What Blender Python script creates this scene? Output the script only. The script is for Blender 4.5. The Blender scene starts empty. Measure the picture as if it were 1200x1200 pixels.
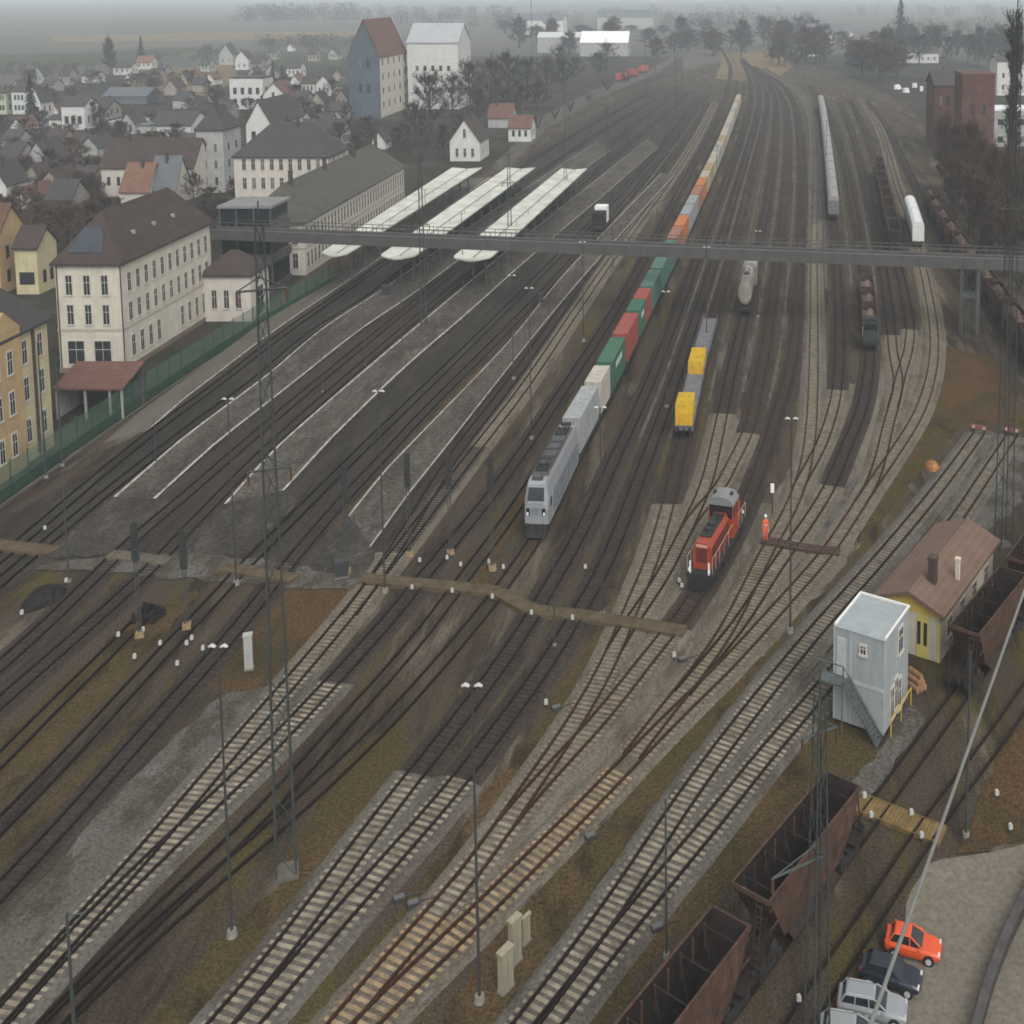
import bpy, math, random
from mathutils import Vector, Matrix
random.seed(7)
PI = math.pi
sc = bpy.context.scene
C = sc.collection
K = 1.78          # heights in this picture read 1.78 times their width scale
# ------------------------------------------------------------- camera model
F, PX, PY, TH, H = 1300.0, 850.0, 116.0, math.radians(5.77), 65.0
cT, sT = math.cos(TH), math.sin(TH)
def at(x, y, z=0.0):
    u = (x-PX)/F; w = (y-PY)/F
    d = (u, cT-w*sT, -sT-w*cT)
    t = (z-H)/d[2]
    return (d[0]*t, d[1]*t)
def proj(X, Y, Z):
    dz = Z-H
    dep = Y*cT-dz*sT; up = Y*sT+dz*cT
    return (PX+F*X/dep, PY-F*up/dep)
def hgt(x, yb, yt):
    X, Y = at(x, yb); lo, hi = 0.0, 64.9
    for _ in range(50):
        m = (lo+hi)/2
        if proj(X, Y, m)[1] > yt: lo = m
        else: hi = m
    return lo
cam = bpy.data.cameras.new('camera')
co = bpy.data.objects.new('camera', cam); C.objects.link(co)
co.location = (0, 0, H); co.rotation_euler = (PI/2-TH, 0, 0)
cam.sensor_width = 36; cam.sensor_fit = 'HORIZONTAL'
cam.lens = 36*F/1200
cam.shift_x = (600-PX)/1200; cam.shift_y = (PY-600)/1200
cam.clip_start = 0.5; cam.clip_end = 20000
sc.camera = co
# ------------------------------------------------------------- materials
M = {}
def mat(name, col, rough=0.8, var=0.25, scale=1.0, metal=0.0, bump=0.0, col2=None, stretch=(1, 1, 1), streak=0.0):
    if name in M: return M[name]
    g = .70 if max(col) < .25 else .82
    col = tuple(c*g for c in col)
    if col2: col2 = tuple(c*g for c in col2)
    m = bpy.data.materials.new(name); m.use_nodes = True
    nt = m.node_tree; b = nt.nodes['Principled BSDF']
    b.inputs['Roughness'].default_value = rough; b.inputs['Metallic'].default_value = metal
    if rough > .72: b.inputs['Specular IOR Level'].default_value = 0.12
    tc = nt.nodes.new('ShaderNodeTexCoord')
    mp = nt.nodes.new('ShaderNodeMapping'); mp.inputs['Scale'].default_value = stretch
    nt.links.new(tc.outputs['Object'], mp.inputs['Vector'])
    n = nt.nodes.new('ShaderNodeTexNoise'); n.inputs['Scale'].default_value = scale
    n.inputs['Detail'].default_value = 6; n.inputs['Roughness'].default_value = 0.65
    nt.links.new(mp.outputs['Vector'], n.inputs['Vector'])
    r = nt.nodes.new('ShaderNodeValToRGB')
    c1 = [c*(1-var) for c in col]; c2 = [min(1, c*(1+var)) for c in col] if col2 is None else col2
    r.color_ramp.elements[0].position = 0.34; r.color_ramp.elements[1].position = 0.66
    r.color_ramp.elements[0].color = (*c1, 1); r.color_ramp.elements[1].color = (*c2, 1)
    nt.links.new(n.outputs['Fac'], r.inputs['Fac'])
    out = r.outputs['Color']
    if streak:
        mp2 = nt.nodes.new('ShaderNodeMapping'); mp2.inputs['Scale'].default_value = (3.0, 3.0, 0.25)
        nt.links.new(tc.outputs['Object'], mp2.inputs['Vector'])
        n2 = nt.nodes.new('ShaderNodeTexNoise'); n2.inputs['Scale'].default_value = 1.2; n2.inputs['Detail'].default_value = 5
        nt.links.new(mp2.outputs['Vector'], n2.inputs['Vector'])
        r2 = nt.nodes.new('ShaderNodeValToRGB'); r2.color_ramp.elements[0].position = 0.38; r2.color_ramp.elements[1].position = 0.62
        r2.color_ramp.elements[0].color = (1-streak, 1-streak, 1-streak, 1); r2.color_ramp.elements[1].color = (1, 1, 1, 1)
        nt.links.new(n2.outputs['Fac'], r2.inputs['Fac'])
        mx = nt.nodes.new('ShaderNodeMixRGB'); mx.blend_type = 'MULTIPLY'; mx.inputs['Fac'].default_value = 1
        nt.links.new(out, mx.inputs['Color1']); nt.links.new(r2.outputs['Color'], mx.inputs['Color2'])
        out = mx.outputs['Color']
    nt.links.new(out, b.inputs['Base Color'])
    if bump:
        n3 = nt.nodes.new('ShaderNodeTexNoise'); n3.inputs['Scale'].default_value = scale*4; n3.inputs['Detail'].default_value = 4
        nt.links.new(mp.outputs['Vector'], n3.inputs['Vector'])
        bp = nt.nodes.new('ShaderNodeBump'); bp.inputs['Strength'].default_value = bump; bp.inputs['Distance'].default_value = 0.1
        nt.links.new(n3.outputs['Fac'], bp.inputs['Height']); nt.links.new(bp.outputs['Normal'], b.inputs['Normal'])
    M[name] = m
    return m
def multimat(name, cols, scales, stretch, rough=0.95, thr=None, grain=0.35, gscale=2.2):
    """several ground covers mixed by large noise fields, with a stony grain on top"""
    m = bpy.data.materials.new(name); m.use_nodes = True
    nt = m.node_tree; b = nt.nodes['Principled BSDF']; b.inputs['Roughness'].default_value = rough
    b.inputs['Specular IOR Level'].default_value = 0.04
    tc = nt.nodes.new('ShaderNodeTexCoord')
    cur = None; cols = [tuple(q*.68 for q in c) for c in cols]
    for i, c in enumerate(cols):
        if i == 0:
            rgb = nt.nodes.new('ShaderNodeRGB'); rgb.outputs[0].default_value = (*c, 1); cur = rgb.outputs[0]; continue
        mp = nt.nodes.new('ShaderNodeMapping'); mp.inputs['Scale'].default_value = stretch[i-1]
        mp.inputs['Location'].default_value = (i*37.3, i*11.7, i*5.1); mp.inputs['Rotation'].default_value = (0, 0, .20)
        nt.links.new(tc.outputs['Object'], mp.inputs['Vector'])
        n = nt.nodes.new('ShaderNodeTexNoise'); n.inputs['Scale'].default_value = scales[i-1]
        n.inputs['Detail'].default_value = 7; n.inputs['Roughness'].default_value = 0.68
        nt.links.new(mp.outputs['Vector'], n.inputs['Vector'])
        r = nt.nodes.new('ShaderNodeValToRGB'); t0, t1 = thr[i-1]
        r.color_ramp.elements[0].position = t0; r.color_ramp.elements[1].position = t1
        r.color_ramp.elements[0].color = (0, 0, 0, 1); r.color_ramp.elements[1].color = (1, 1, 1, 1)
        nt.links.new(n.outputs['Fac'], r.inputs['Fac'])
        mx = nt.nodes.new('ShaderNodeMixRGB'); nt.links.new(r.outputs['Color'], mx.inputs['Fac'])
        nt.links.new(cur, mx.inputs['Color1']); mx.inputs['Color2'].default_value = (*c, 1)
        cur = mx.outputs['Color']
    n = nt.nodes.new('ShaderNodeTexNoise'); n.inputs['Scale'].default_value = gscale; n.inputs['Detail'].default_value = 8; n.inputs['Roughness'].default_value = 0.75
    nt.links.new(tc.outputs['Object'], n.inputs['Vector'])
    r = nt.nodes.new('ShaderNodeValToRGB'); r.color_ramp.elements[0].position = 0.3; r.color_ramp.elements[1].position = 0.7
    r.color_ramp.elements[0].color = (1-grain, 1-grain, 1-grain, 1); r.color_ramp.elements[1].color = (1+grain, 1+grain, 1+grain, 1)
    nt.links.new(n.outputs['Fac'], r.inputs['Fac'])
    mx = nt.nodes.new('ShaderNodeMixRGB'); mx.blend_type = 'MULTIPLY'; mx.inputs['Fac'].default_value = 1
    nt.links.new(cur, mx.inputs['Color1']); nt.links.new(r.outputs['Color'], mx.inputs['Color2'])
    nt.links.new(mx.outputs['Color'], b.inputs['Base Color'])
    bp = nt.nodes.new('ShaderNodeBump'); bp.inputs['Strength'].default_value = 0.5; bp.inputs['Distance'].default_value = 0.15
    nt.links.new(n.outputs['Fac'], bp.inputs['Height']); nt.links.new(bp.outputs['Normal'], b.inputs['Normal'])
    M[name] = m
    return m
def roofmat(name, col, col2, course=0.45, ang=0.0, rough=0.85):
    """rows of tiles: a wave across the slope plus weathering noise"""
    m = bpy.data.materials.new(name); m.use_nodes = True
    nt = m.node_tree; b = nt.nodes['Principled BSDF']; b.inputs['Roughness'].default_value = rough
    tc = nt.nodes.new('ShaderNodeTexCoord')
    n = nt.nodes.new('ShaderNodeTexNoise'); n.inputs['Scale'].default_value = 0.5; n.inputs['Detail'].default_value = 8; n.inputs['Roughness'].default_value = .7
    nt.links.new(tc.outputs['Object'], n.inputs['Vector'])
    r = nt.nodes.new('ShaderNodeValToRGB'); r.color_ramp.elements[0].position = 0.33; r.color_ramp.elements[1].position = 0.68
    r.color_ramp.elements[0].color = (*[c*.75 for c in col], 1); r.color_ramp.elements[1].color = (*[c*.75 for c in col2], 1)
    nt.links.new(n.outputs['Fac'], r.inputs['Fac'])
    w = nt.nodes.new('ShaderNodeTexWave'); w.bands_direction = 'Z'; w.inputs['Scale'].default_value = 0.5/course
    w.inputs['Distortion'].default_value = 1.0; w.inputs['Detail'].default_value = 3
    nt.links.new(tc.outputs['Object'], w.inputs['Vector'])
    r2 = nt.nodes.new('ShaderNodeValToRGB'); r2.color_ramp.elements[0].color = (.88, .88, .88, 1); r2.color_ramp.elements[1].color = (1.03, 1.03, 1.03, 1)
    nt.links.new(w.outputs['Fac'], r2.inputs['Fac'])
    mx = nt.nodes.new('ShaderNodeMixRGB'); mx.blend_type = 'MULTIPLY'; mx.inputs['Fac'].default_value = 1
    nt.links.new(r.outputs['Color'], mx.inputs['Color1']); nt.links.new(r2.outputs['Color'], mx.inputs['Color2'])
    nt.links.new(mx.outputs['Color'], b.inputs['Base Color'])
    M[name] = m
    return m
# ------------------------------------------------------------- mesh builder (z in real metres, stretched by K at build time)
class MB:
    def __init__(self): self.v = []; self.f = []; self.mi = []
    def add(self, vs, fs, mi=0):
        o = len(self.v); self.v += [tuple(p) for p in vs]
        self.f += [tuple(i+o for i in f) for f in fs]; self.mi += [mi]*len(fs)
    def box(self, x0, x1, y0, y1, z0, z1, mi=0):
        self.add([(x0,y0,z0),(x1,y0,z0),(x1,y1,z0),(x0,y1,z0),(x0,y0,z1),(x1,y0,z1),(x1,y1,z1),(x0,y1,z1)],
                 [(0,3,2,1),(4,5,6,7),(0,1,5,4),(1,2,6,5),(2,3,7,6),(3,0,4,7)], mi)
        return self
    def cbox(self, cx, cy, cz, sx, sy, sz, mi=0):
        return self.box(cx-sx/2, cx+sx/2, cy-sy/2, cy+sy/2, cz-sz/2, cz+sz/2, mi)
    def prism(self, poly, z0, z1, mi=0, top=None):
        n = len(poly); t = top or poly
        vs = [(p[0], p[1], z0) for p in poly]+[(p[0], p[1], z1) for p in t]
        fs = [tuple(range(n-1, -1, -1)), tuple(range(n, 2*n))]+[(i, (i+1) % n, n+(i+1) % n, n+i) for i in range(n)]
        self.add(vs, fs, mi); return self
    def extr(self, prof, y0, y1, mi=0, axis='y'):
        """profile of (a, z) pairs swept along y (a = x) or along x (a = y)"""
        n = len(prof)
        if axis == 'y': vs = [(a, y0, z) for a, z in prof]+[(a, y1, z) for a, z in prof]
        else: vs = [(y0, a, z) for a, z in prof]+[(y1, a, z) for a, z in prof]
        fs = [tuple(range(n)), tuple(range(2*n-1, n-1, -1))]+[(i, n+i, n+(i+1) % n, (i+1) % n) for i in range(n)]
        self.add(vs, fs, mi); return self
    def loft(self, rings, mi=0, caps=True):
        n = len(rings[0]); vs = [p for r in rings for p in r]; fs = []
        for k in range(len(rings)-1):
            for i in range(n):
                a, b2 = k*n+i, k*n+(i+1) % n
                fs.append((a, b2, b2+n, a+n))
        if caps: fs += [tuple(range(n-1, -1, -1)), tuple(range((len(rings)-1)*n, len(rings)*n))]
        self.add(vs, fs, mi); return self
    def tube(self, p, q, r, n=6, r2=None, mi=0):
        p, q = Vector(p), Vector(q); d = (q-p)
        if d.length < 1e-6: return self
        d.normalize(); a = Vector((0, 0, 1)) if abs(d.z) < .9 else Vector((1, 0, 0))
        u = d.cross(a).normalized(); w = d.cross(u); r2 = r if r2 is None else r2
        R = [[tuple(c+(u*math.cos(2*PI*i/n)+w*math.sin(2*PI*i/n))*rr) for i in range(n)] for c, rr in ((p, r), (q, r2))]
        return self.loft(R, mi)
    def cyl(self, c, axis, r, h, n=16, mi=0):
        e = {'x': Vector((1,0,0)), 'y': Vector((0,1,0)), 'z': Vector((0,0,1))}[axis]*h/2
        return self.tube(Vector(c)-e, Vector(c)+e, r, n, mi=mi)
    def quad(self, a, b, c, d, mi=0): self.add([a, b, c, d], [(0, 1, 2, 3)], mi); return self
    def mesh(self, name, mats, k=K, smooth=False):
        me = bpy.data.meshes.new(name)
        me.from_pydata([(x, y, z*k) for x, y, z in self.v], [], self.f)
        for m in (mats if isinstance(mats, (list, tuple)) else [mats]): me.materials.append(m)
        if any(self.mi): me.polygons.foreach_set('material_index', self.mi)
        if smooth: me.polygons.foreach_set('use_smooth', [True]*len(self.f))
        me.update()
        if self.f:
            import bmesh
            bm = bmesh.new(); bm.from_mesh(me); bmesh.ops.recalc_face_normals(bm, faces=bm.faces); bm.to_mesh(me); bm.free()
        return me
    def build(self, name, mats, parent=None, k=K, loc=None, rz=0.0, smooth=False):
        return put(name, self.mesh(name, mats, k, smooth), parent, loc, rz)
def put(name, me, parent=None, loc=None, rz=0.0):
    o = bpy.data.objects.new(name, me); C.objects.link(o)
    if parent is not None: o.parent = parent
    if loc is not None: o.location = (loc[0], loc[1], (loc[2]*K if len(loc) > 2 else 0))
    if rz: o.rotation_euler = (0, 0, rz)
    return o
def tag(o, label, cat, group=None):
    o['label'] = label; o['category'] = cat
    if group: o['group'] = group
    return o
def thing(name, label, cat, loc=(0, 0, 0), rz=0.0, group=None):
    """loc z is a true scene height here"""
    o = bpy.data.objects.new(name, None); C.objects.link(o)
    o.location = (loc[0], loc[1], loc[2] if len(loc) > 2 else 0); o.rotation_euler = (0, 0, rz)
    o.empty_display_size = 0.5
    return tag(o, label, cat, group)
KIDS = {}
def dup(o, label, loc, rz=0.0, group=None, scale=None):
    def cp(s, par):
        c = s.copy(); C.objects.link(c)
        if par is not None: c.parent = par
        for ch in kids(s): cp(ch, c)
        return c
    r = cp(o, None); r.location = (loc[0], loc[1], loc[2] if len(loc) > 2 else 0); r.rotation_euler = (0, 0, rz)
    if scale: r.scale = scale
    r['label'] = label
    if group: r['group'] = group
    return r
def kids(o): return list(o.children)
def struct(o): o['kind'] = 'structure'; return o
# ------------------------------------------------------------- paths
def crom(P, step):
    out = []; n = len(P)
    for i in range(n-1):
        p0 = P[i-1] if i else (2*P[0][0]-P[1][0], 2*P[0][1]-P[1][1])
        p1, p2 = P[i], P[i+1]
        p3 = P[i+2] if i+2 < n else (2*p2[0]-p1[0], 2*p2[1]-p1[1])
        L = math.dist(p1, p2); k = max(1, int(L/step))
        d0, d1, d2 = max(math.dist(p0, p1), 1e-3)**.5, max(L, 1e-3)**.5, max(math.dist(p2, p3), 1e-3)**.5
        for j in range(k):
            t = d1*j/k
            def lerp(a, b, ta, tb, tt): return tuple(a[q]*(tb-tt)/(tb-ta)+b[q]*(tt-ta)/(tb-ta) for q in (0, 1))
            t0, t1, t2, t3 = -d0, 0.0, d1, d1+d2
            A1 = lerp(p0, p1, t0, t1, t); A2 = lerp(p1, p2, t1, t2, t); A3 = lerp(p2, p3, t2, t3, t)
            B1 = lerp(A1, A2, t0, t2, t); B2 = lerp(A2, A3, t1, t3, t)
            out.append(lerp(B1, B2, t1, t2, t))
    out.append(P[-1]); return out
def smooth_path(P, it=6):
    P = list(P)
    for _ in range(it):
        P = [P[0]]+[((P[i-1][0]+2*P[i][0]+P[i+1][0])/4, (P[i-1][1]+2*P[i][1]+P[i+1][1])/4) for i in range(1, len(P)-1)]+[P[-1]]
    return P
class Path:
    def __init__(self, px, step=2.0, raw=False, it=8):
        G = px if raw else [at(*p) for p in px]
        S = crom(G, step)
        # equal steps
        s = [0.0]
        for a, b in zip(S, S[1:]): s.append(s[-1]+math.dist(a, b))
        n = max(2, int(s[-1]/step)); R = []; j = 0
        for i in range(n+1):
            t = s[-1]*i/n
            while j < len(s)-2 and s[j+1] < t: j += 1
            f = (t-s[j])/max(1e-6, s[j+1]-s[j]); R.append((S[j][0]+(S[j+1][0]-S[j][0])*f, S[j][1]+(S[j+1][1]-S[j][1])*f))
        self.p = smooth_path(R, it); self.s = [0.0]
        for a, b in zip(self.p, self.p[1:]): self.s.append(self.s[-1]+math.dist(a, b))
        self.len = self.s[-1]
    def pos(self, t):
        t = min(max(t, 0), self.len-1e-4)
        lo, hi = 0, len(self.s)-1
        while hi-lo > 1:
            m = (lo+hi)//2
            if self.s[m] <= t: lo = m
            else: hi = m
        f = (t-self.s[lo])/(self.s[lo+1]-self.s[lo]); a, b = self.p[lo], self.p[lo+1]
        return (a[0]+(b[0]-a[0])*f, a[1]+(b[1]-a[1])*f)
    def ang(self, t, d=1.0):
        a, b = self.pos(t-d), self.pos(t+d); return math.atan2(b[1]-a[1], b[0]-a[0])
    def s_at_y(self, ypx):
        best, bs = 1e9, 0
        for p, s in zip(self.p, self.s):
            e = abs(proj(p[0], p[1], 0)[1]-ypx)
            if e < best: best, bs = e, s
        return bs
    def off(self, d, s0=0, s1=None):
        """points offset sideways by d (right of travel positive)"""
        out = []
        for i, (x, y) in enumerate(self.p):
            if self.s[i] < s0 or (s1 is not None and self.s[i] > s1): continue
            a = self.p[max(0, i-1)]; b = self.p[min(len(self.p)-1, i+1)]
            L = math.dist(a, b); nx, ny = (b[1]-a[1])/L, -(b[0]-a[0])/L
            out.append((x+nx*d, y+ny*d))
        return out
def strip(L, R, z, mb, mi=0, zskirt=None):
    n = min(len(L), len(R))
    if n < 2: return
    vs = [(*p, z) for p in L[:n]]+[(*p, z) for p in R[:n]]
    mb.add(vs, [(i, i+1, n+i+1, n+i) for i in range(n-1)], mi)
def sweep(path, d, w, z0, z1, mb, mi=0, s0=0, s1=None):
    """box-section rib following the path"""
    L, R = path.off(d-w/2, s0, s1), path.off(d+w/2, s0, s1); n = len(L)
    if n < 2: return
    vs = [(*p, z0) for p in L]+[(*p, z1) for p in L]+[(*p, z1) for p in R]+[(*p, z0) for p in R]
    fs = []
    for i in range(n-1):
        for a, b in ((0, 1), (1, 2), (2, 3)): fs.append((a*n+i, a*n+i+1, b*n+i+1, b*n+i))
    fs += [(0, n, 2*n, 3*n), (n-1, 4*n-1, 3*n-1, 2*n-1)]
    mb.add(vs, fs, mi)
# ============================================================= light, air, ground
w = bpy.data.worlds.new('World'); sc.world = w; w.use_nodes = True
nt = w.node_tree; bg = nt.nodes['Background']
sky = nt.nodes.new('ShaderNodeTexSky'); sky.sky_type = 'NISHITA'; sky.sun_disc = False
SUN_EL, SUN_AZ = math.radians(50), math.radians(155)     # azimuth clockwise from +Y
sky.sun_elevation = SUN_EL; sky.sun_rotation = SUN_AZ; sky.air_density = 1.0; sky.dust_density = 3.0
hsv = nt.nodes.new('ShaderNodeHueSaturation'); hsv.inputs['Saturation'].default_value = 0.10   # overcast: grey cloud layer
nt.links.new(sky.outputs['Color'], hsv.inputs['Color']); nt.links.new(hsv.outputs['Color'], bg.inputs['Color'])
bg.inputs['Strength'].default_value = 0.10
sl = bpy.data.lights.new('sun', 'SUN'); sl.energy = 0.9; sl.angle = math.radians(42); sl.color = (1.0, 0.97, 0.92)
so = bpy.data.objects.new('sun', sl); C.objects.link(so)
dirv = Vector((math.sin(SUN_AZ)*math.cos(SUN_EL), math.cos(SUN_AZ)*math.cos(SUN_EL), math.sin(SUN_EL)))
so.rotation_euler = dirv.to_track_quat('Z', 'Y').to_euler(); so.location = (0, -50, 200)
sc.view_settings.view_transform = 'Standard'; sc.view_settings.look = 'None'; sc.view_settings.gamma = 1
sc.view_settings.exposure = 1.08
sc.cycles.use_denoising = True; sc.cycles.filter_width = 1.7
try: sc.cycles.denoiser = 'OPENIMAGEDENOISE'
except Exception: pass
sc.cycles.max_bounces = 5; sc.cycles.diffuse_bounces = 2; sc.cycles.glossy_bounces = 2; sc.cycles.transparent_max_bounces = 12
sc.cycles.volume_bounces = 2; sc.cycles.caustics_reflective = False; sc.cycles.caustics_refractive = False
# haze: one even box of pale air round the camera and everything built
hz = MB().box(-4200, 4200, -150, 7600, -1.0, 78.0).build('haze', [], k=1); hz['kind'] = 'stuff'
hm = bpy.data.materials.new('haze_air'); hm.use_nodes = True; hnt = hm.node_tree; hnt.nodes.clear()
ho = hnt.nodes.new('ShaderNodeOutputMaterial'); hv = hnt.nodes.new('ShaderNodeVolumePrincipled')
hv.inputs['Color'].default_value = (0.86, 0.94, 1.0, 1); hv.inputs['Density'].default_value = 0.00024; hv.inputs['Anisotropy'].default_value = 0.0
hnt.links.new(hv.outputs['Volume'], ho.inputs['Volume'])
hz.data.materials.append(hm)
# ground
GR = multimat('yard_ground', [(.078, .060, .043), (.086, .070, .026), (.038, .029, .022), (.150, .126, .097)],
              [0.22, 0.28, 0.25], [(1, .16, 1), (1, .16, 1), (1, .16, 1)], thr=[(.52, .60), (.50, .62), (.55, .66)], grain=.8, gscale=4.5)
FIELD = multimat('field_ground', [(.12, .115, .095), (.095, .1, .075), (.14, .12, .085)], [.006, .005], [(1, 2.2, 1), (1, 3, 1)], thr=[(.46, .52), (.52, .58)], grain=.15, gscale=.2)
TOWN = multimat('town_ground', [(.055, .047, .038), (.036, .036, .020), (.085, .078, .07)], [.03, .04], [(1, 1, 1), (1, 1, 1)], thr=[(.45, .55), (.55, .65)], grain=.3, gscale=.8)
mb = MB()
for i in range(28):
    for j in range(26):
        pass
mb.add([(-4000, -100, 0), (4000, -100, 0), (4000, 7400, 0), (-4000, 7400, 0)], [(0, 1, 2, 3)])
struct(mb.build('ground', FIELD, k=1))
def patch(name, px, m, z, raw=False):
    G = px if raw else [at(*p) for p in px]
    a = sum(G[i][0]*G[(i+1) % len(G)][1]-G[(i+1) % len(G)][0]*G[i][1] for i in range(len(G)))
    if a < 0: G = G[::-1]
    J = []; rj = random.Random(len(G)*31+int(z*1e4))
    for p, q in zip(G, G[1:]+G[:1]):                       # ragged outline
        n = max(1, min(60, int(math.dist(p, q)/1.3))); L_ = math.dist(p, q) or 1; am = min(.45, L_*.08)
        for k in range(n):
            f = k/n; o_ = rj.uniform(-am, am) if k else 0
            J.append((p[0]+(q[0]-p[0])*f-(q[1]-p[1])/L_*o_, p[1]+(q[1]-p[1])*f+(q[0]-p[0])/L_*o_))
    G = J
    b = MB(); b.add([(*p, z) for p in G], [tuple(range(len(G)))])
    return struct(b.build(name, m, k=1))
patch('yard_ground', [(-60, 640), (-60, 1260), (1300, 1260), (1290, 560), (1215, 300), (1110, 170), (1060, 120), (980, 84), (880, 62), (800, 84), (660, 130), (590, 190), (380, 300), (300, 370)], GR, .004)
patch('town_ground', [(-90, 612), (-60, 640), (300, 370), (380, 300), (590, 190), (660, 130), (800, 84), (800, 66), (420, 66), (180, 82), (-200, 120), (-400, 300)], TOWN, .005)
patch('town_ground', [(1290, 560), (1500, 300), (1300, 110), (1100, 66), (880, 62), (980, 84), (1060, 120), (1110, 170), (1215, 300)], TOWN, .006)
GRAVEL = multimat('pale_gravel', [(.122, .114, .098), (.076, .064, .050), (.152, .145, .13)], [.35, .5], [(1, .5, 1), (1, .6, 1)], thr=[(.46, .58), (.54, .66)], grain=.7, gscale=3.5)
LOTM = multimat('gravel_lot', [(.205, .182, .145), (.150, .130, .100), (.235, .215, .178)], [.1, .25], [(1, 1, 1), (1, 1, 1)], thr=[(.5, .64), (.55, .7)], grain=.35, gscale=2.5)
ASPH = multimat('asphalt', [(.070, .062, .053), (.050, .045, .040), (.1, .09, .078)], [.2, .5], [(1, .4, 1), (1, .4, 1)], thr=[(.45, .58), (.54, .66)], grain=.6, gscale=1.9)
GRASS = multimat('dry_grass', [(.078, .060, .026), (.104, .068, .034), (.044, .034, .018)], [.15, .2], [(1, .5, 1), (1, .5, 1)], thr=[(.5, .6), (.52, .62)], grain=.8, gscale=4)
RUST = multimat('rusty_grass', [(.100, .060, .028), (.076, .052, .026), (.062, .052, .022)], [.25, .15], [(1, .7, 1), (1, .7, 1)], thr=[(.48, .6), (.5, .62)], grain=.8, gscale=4)
DARK = multimat('dark_ballast', [(.055, .044, .036), (.078, .063, .051), (.038, .031, .026)], [.3, .4], [(1, .2, 1), (1, .2, 1)], thr=[(.5, .62), (.52, .64)], grain=.6, gscale=3.5)
# pale gravel service path at lower left, dry grass strips, rusty grass, gravel car park
z = [0.012]
def zz(): z[0] += .004; return z[0]
patch('gravel_path', [(-40, 1225), (-40, 1110), (20, 1068), (60, 1020), (112, 950), (140, 925), (205, 862), (262, 815), (322, 795), (330, 782), (338, 790), (300, 838), (250, 895), (190, 955), (130, 1030), (70, 1100), (0, 1175)], GRAVEL, zz())
patch('dry_grass_verge', [(420, 870), (345, 985), (330, 1040), (250, 1105), (170, 1200), (110, 1250), (215, 1250), (290, 1130), (360, 1045), (440, 945), (478, 905), (470, 850)], GRASS, zz())
patch('rusty_grass_verge', [(262, 745), (310, 700), (350, 682), (428, 690), (420, 706), (372, 755), (330, 800), (265, 812), (240, 800)], RUST, zz())
patch('dry_grass_verge', [(0, 865), (95, 780), (140, 740), (168, 720), (230, 690), (232, 700), (150, 790), (60, 890), (-20, 965), (-40, 965), (-40, 915)], GRASS, zz())
patch('dry_grass_verge', [(-20, 1010), (100, 895), (180, 825), (205, 790), (215, 790), (160, 860), (90, 940), (0, 1035), (-40, 1070)], GRASS, zz())
patch('dry_grass_verge', [(728, 690), (733, 712), (712, 765), (665, 845), (615, 918), (560, 996), (515, 1052), (455, 1110), (380, 1190), (378, 1178), (470, 1068), (545, 965), (600, 888), (640, 832), (690, 755), (705, 715)], GRASS, zz())
patch('dry_grass_verge', [(905, 880), (985, 795), (1015, 850), (1040, 900), (985, 910), (880, 1010), (825, 1070), (760, 1130), (690, 1230), (660, 1230), (740, 1110), (850, 985)], GRASS, zz())
patch('dry_grass_verge', [(715, 930), (670, 1000), (600, 1075), (560, 1130), (500, 1230), (600, 1230), (625, 1150), (690, 1060), (745, 975), (800, 900), (860, 825), (900, 770), (880, 770), (800, 850)], GRASS, zz())
patch('rusty_grass_verge', [(1090, 400), (1160, 420), (1195, 470), (1190, 500), (1130, 492), (1090, 540), (1050, 590), (1005, 640), (1035, 570), (1070, 520), (1095, 450)], RUST, zz())
patch('dry_grass_verge', [(1095, 470), (1130, 495), (1085, 545), (1030, 610), (1000, 640), (1020, 600), (1075, 535)], GRASS, zz())
patch('rusty_grass_verge', [(440, 540), (480, 505), (560, 430), (575, 430), (500, 520), (420, 610), (350, 690), (335, 690), (390, 620)], RUST, zz())
for pts in ([(690, 690), (735, 570), (770, 470), (800, 400), (812, 400), (780, 480), (757, 570), (722, 690)],
            [(642, 690), (690, 590), (735, 490), (765, 430), (772, 430), (745, 500), (700, 600), (662, 690)],
            [(742, 690), (790, 540), (828, 430), (840, 430), (806, 540), (766, 690)],
            [(868, 590), (896, 490), (915, 400), (924, 400), (908, 500), (886, 590)],
            [(550, 690), (600, 600), (620, 560), (627, 560), (612, 600), (570, 690)]):
    patch('dry_grass_verge', pts, GRASS, zz())
patch('car_park', [(960, 1250), (1040, 1120), (1062, 1060), (1085, 1015), (1125, 1005), (1160, 1000), (1240, 975), (1300, 975), (1300, 1250)], LOTM, zz())
patch('rusty_grass_verge', [(1120, 1000), (1170, 880), (1230, 800), (1300, 800), (1300, 970), (1200, 985), (1150, 1000)], RUST, zz())
patch('service_path', [(1010, 945), (1045, 905), (1085, 845), (1070, 825), (1050, 840), (1038, 870), (985, 935)], GRAVEL, zz())
patch('gravel_path', [(1140, 500), (1200, 520), (1200, 590), (1160, 620), (1090, 720), (1030, 780), (1010, 760), (1080, 670)], GRAVEL, zz())
for pts in ([(950, 560), (985, 555), (965, 650), (905, 720), (915, 660)], [(1000, 560), (1030, 560), (985, 640), (940, 690), (905, 740), (930, 690)], [(770, 860), (840, 770), (880, 720), (890, 725), (850, 780), (790, 850), (720, 950), (640, 1030), (560, 1110), (500, 1180), (490, 1180), (560, 1100), (650, 1005), (700, 950)]):
    patch('gravel_path', pts, GRAVEL, zz())
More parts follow.
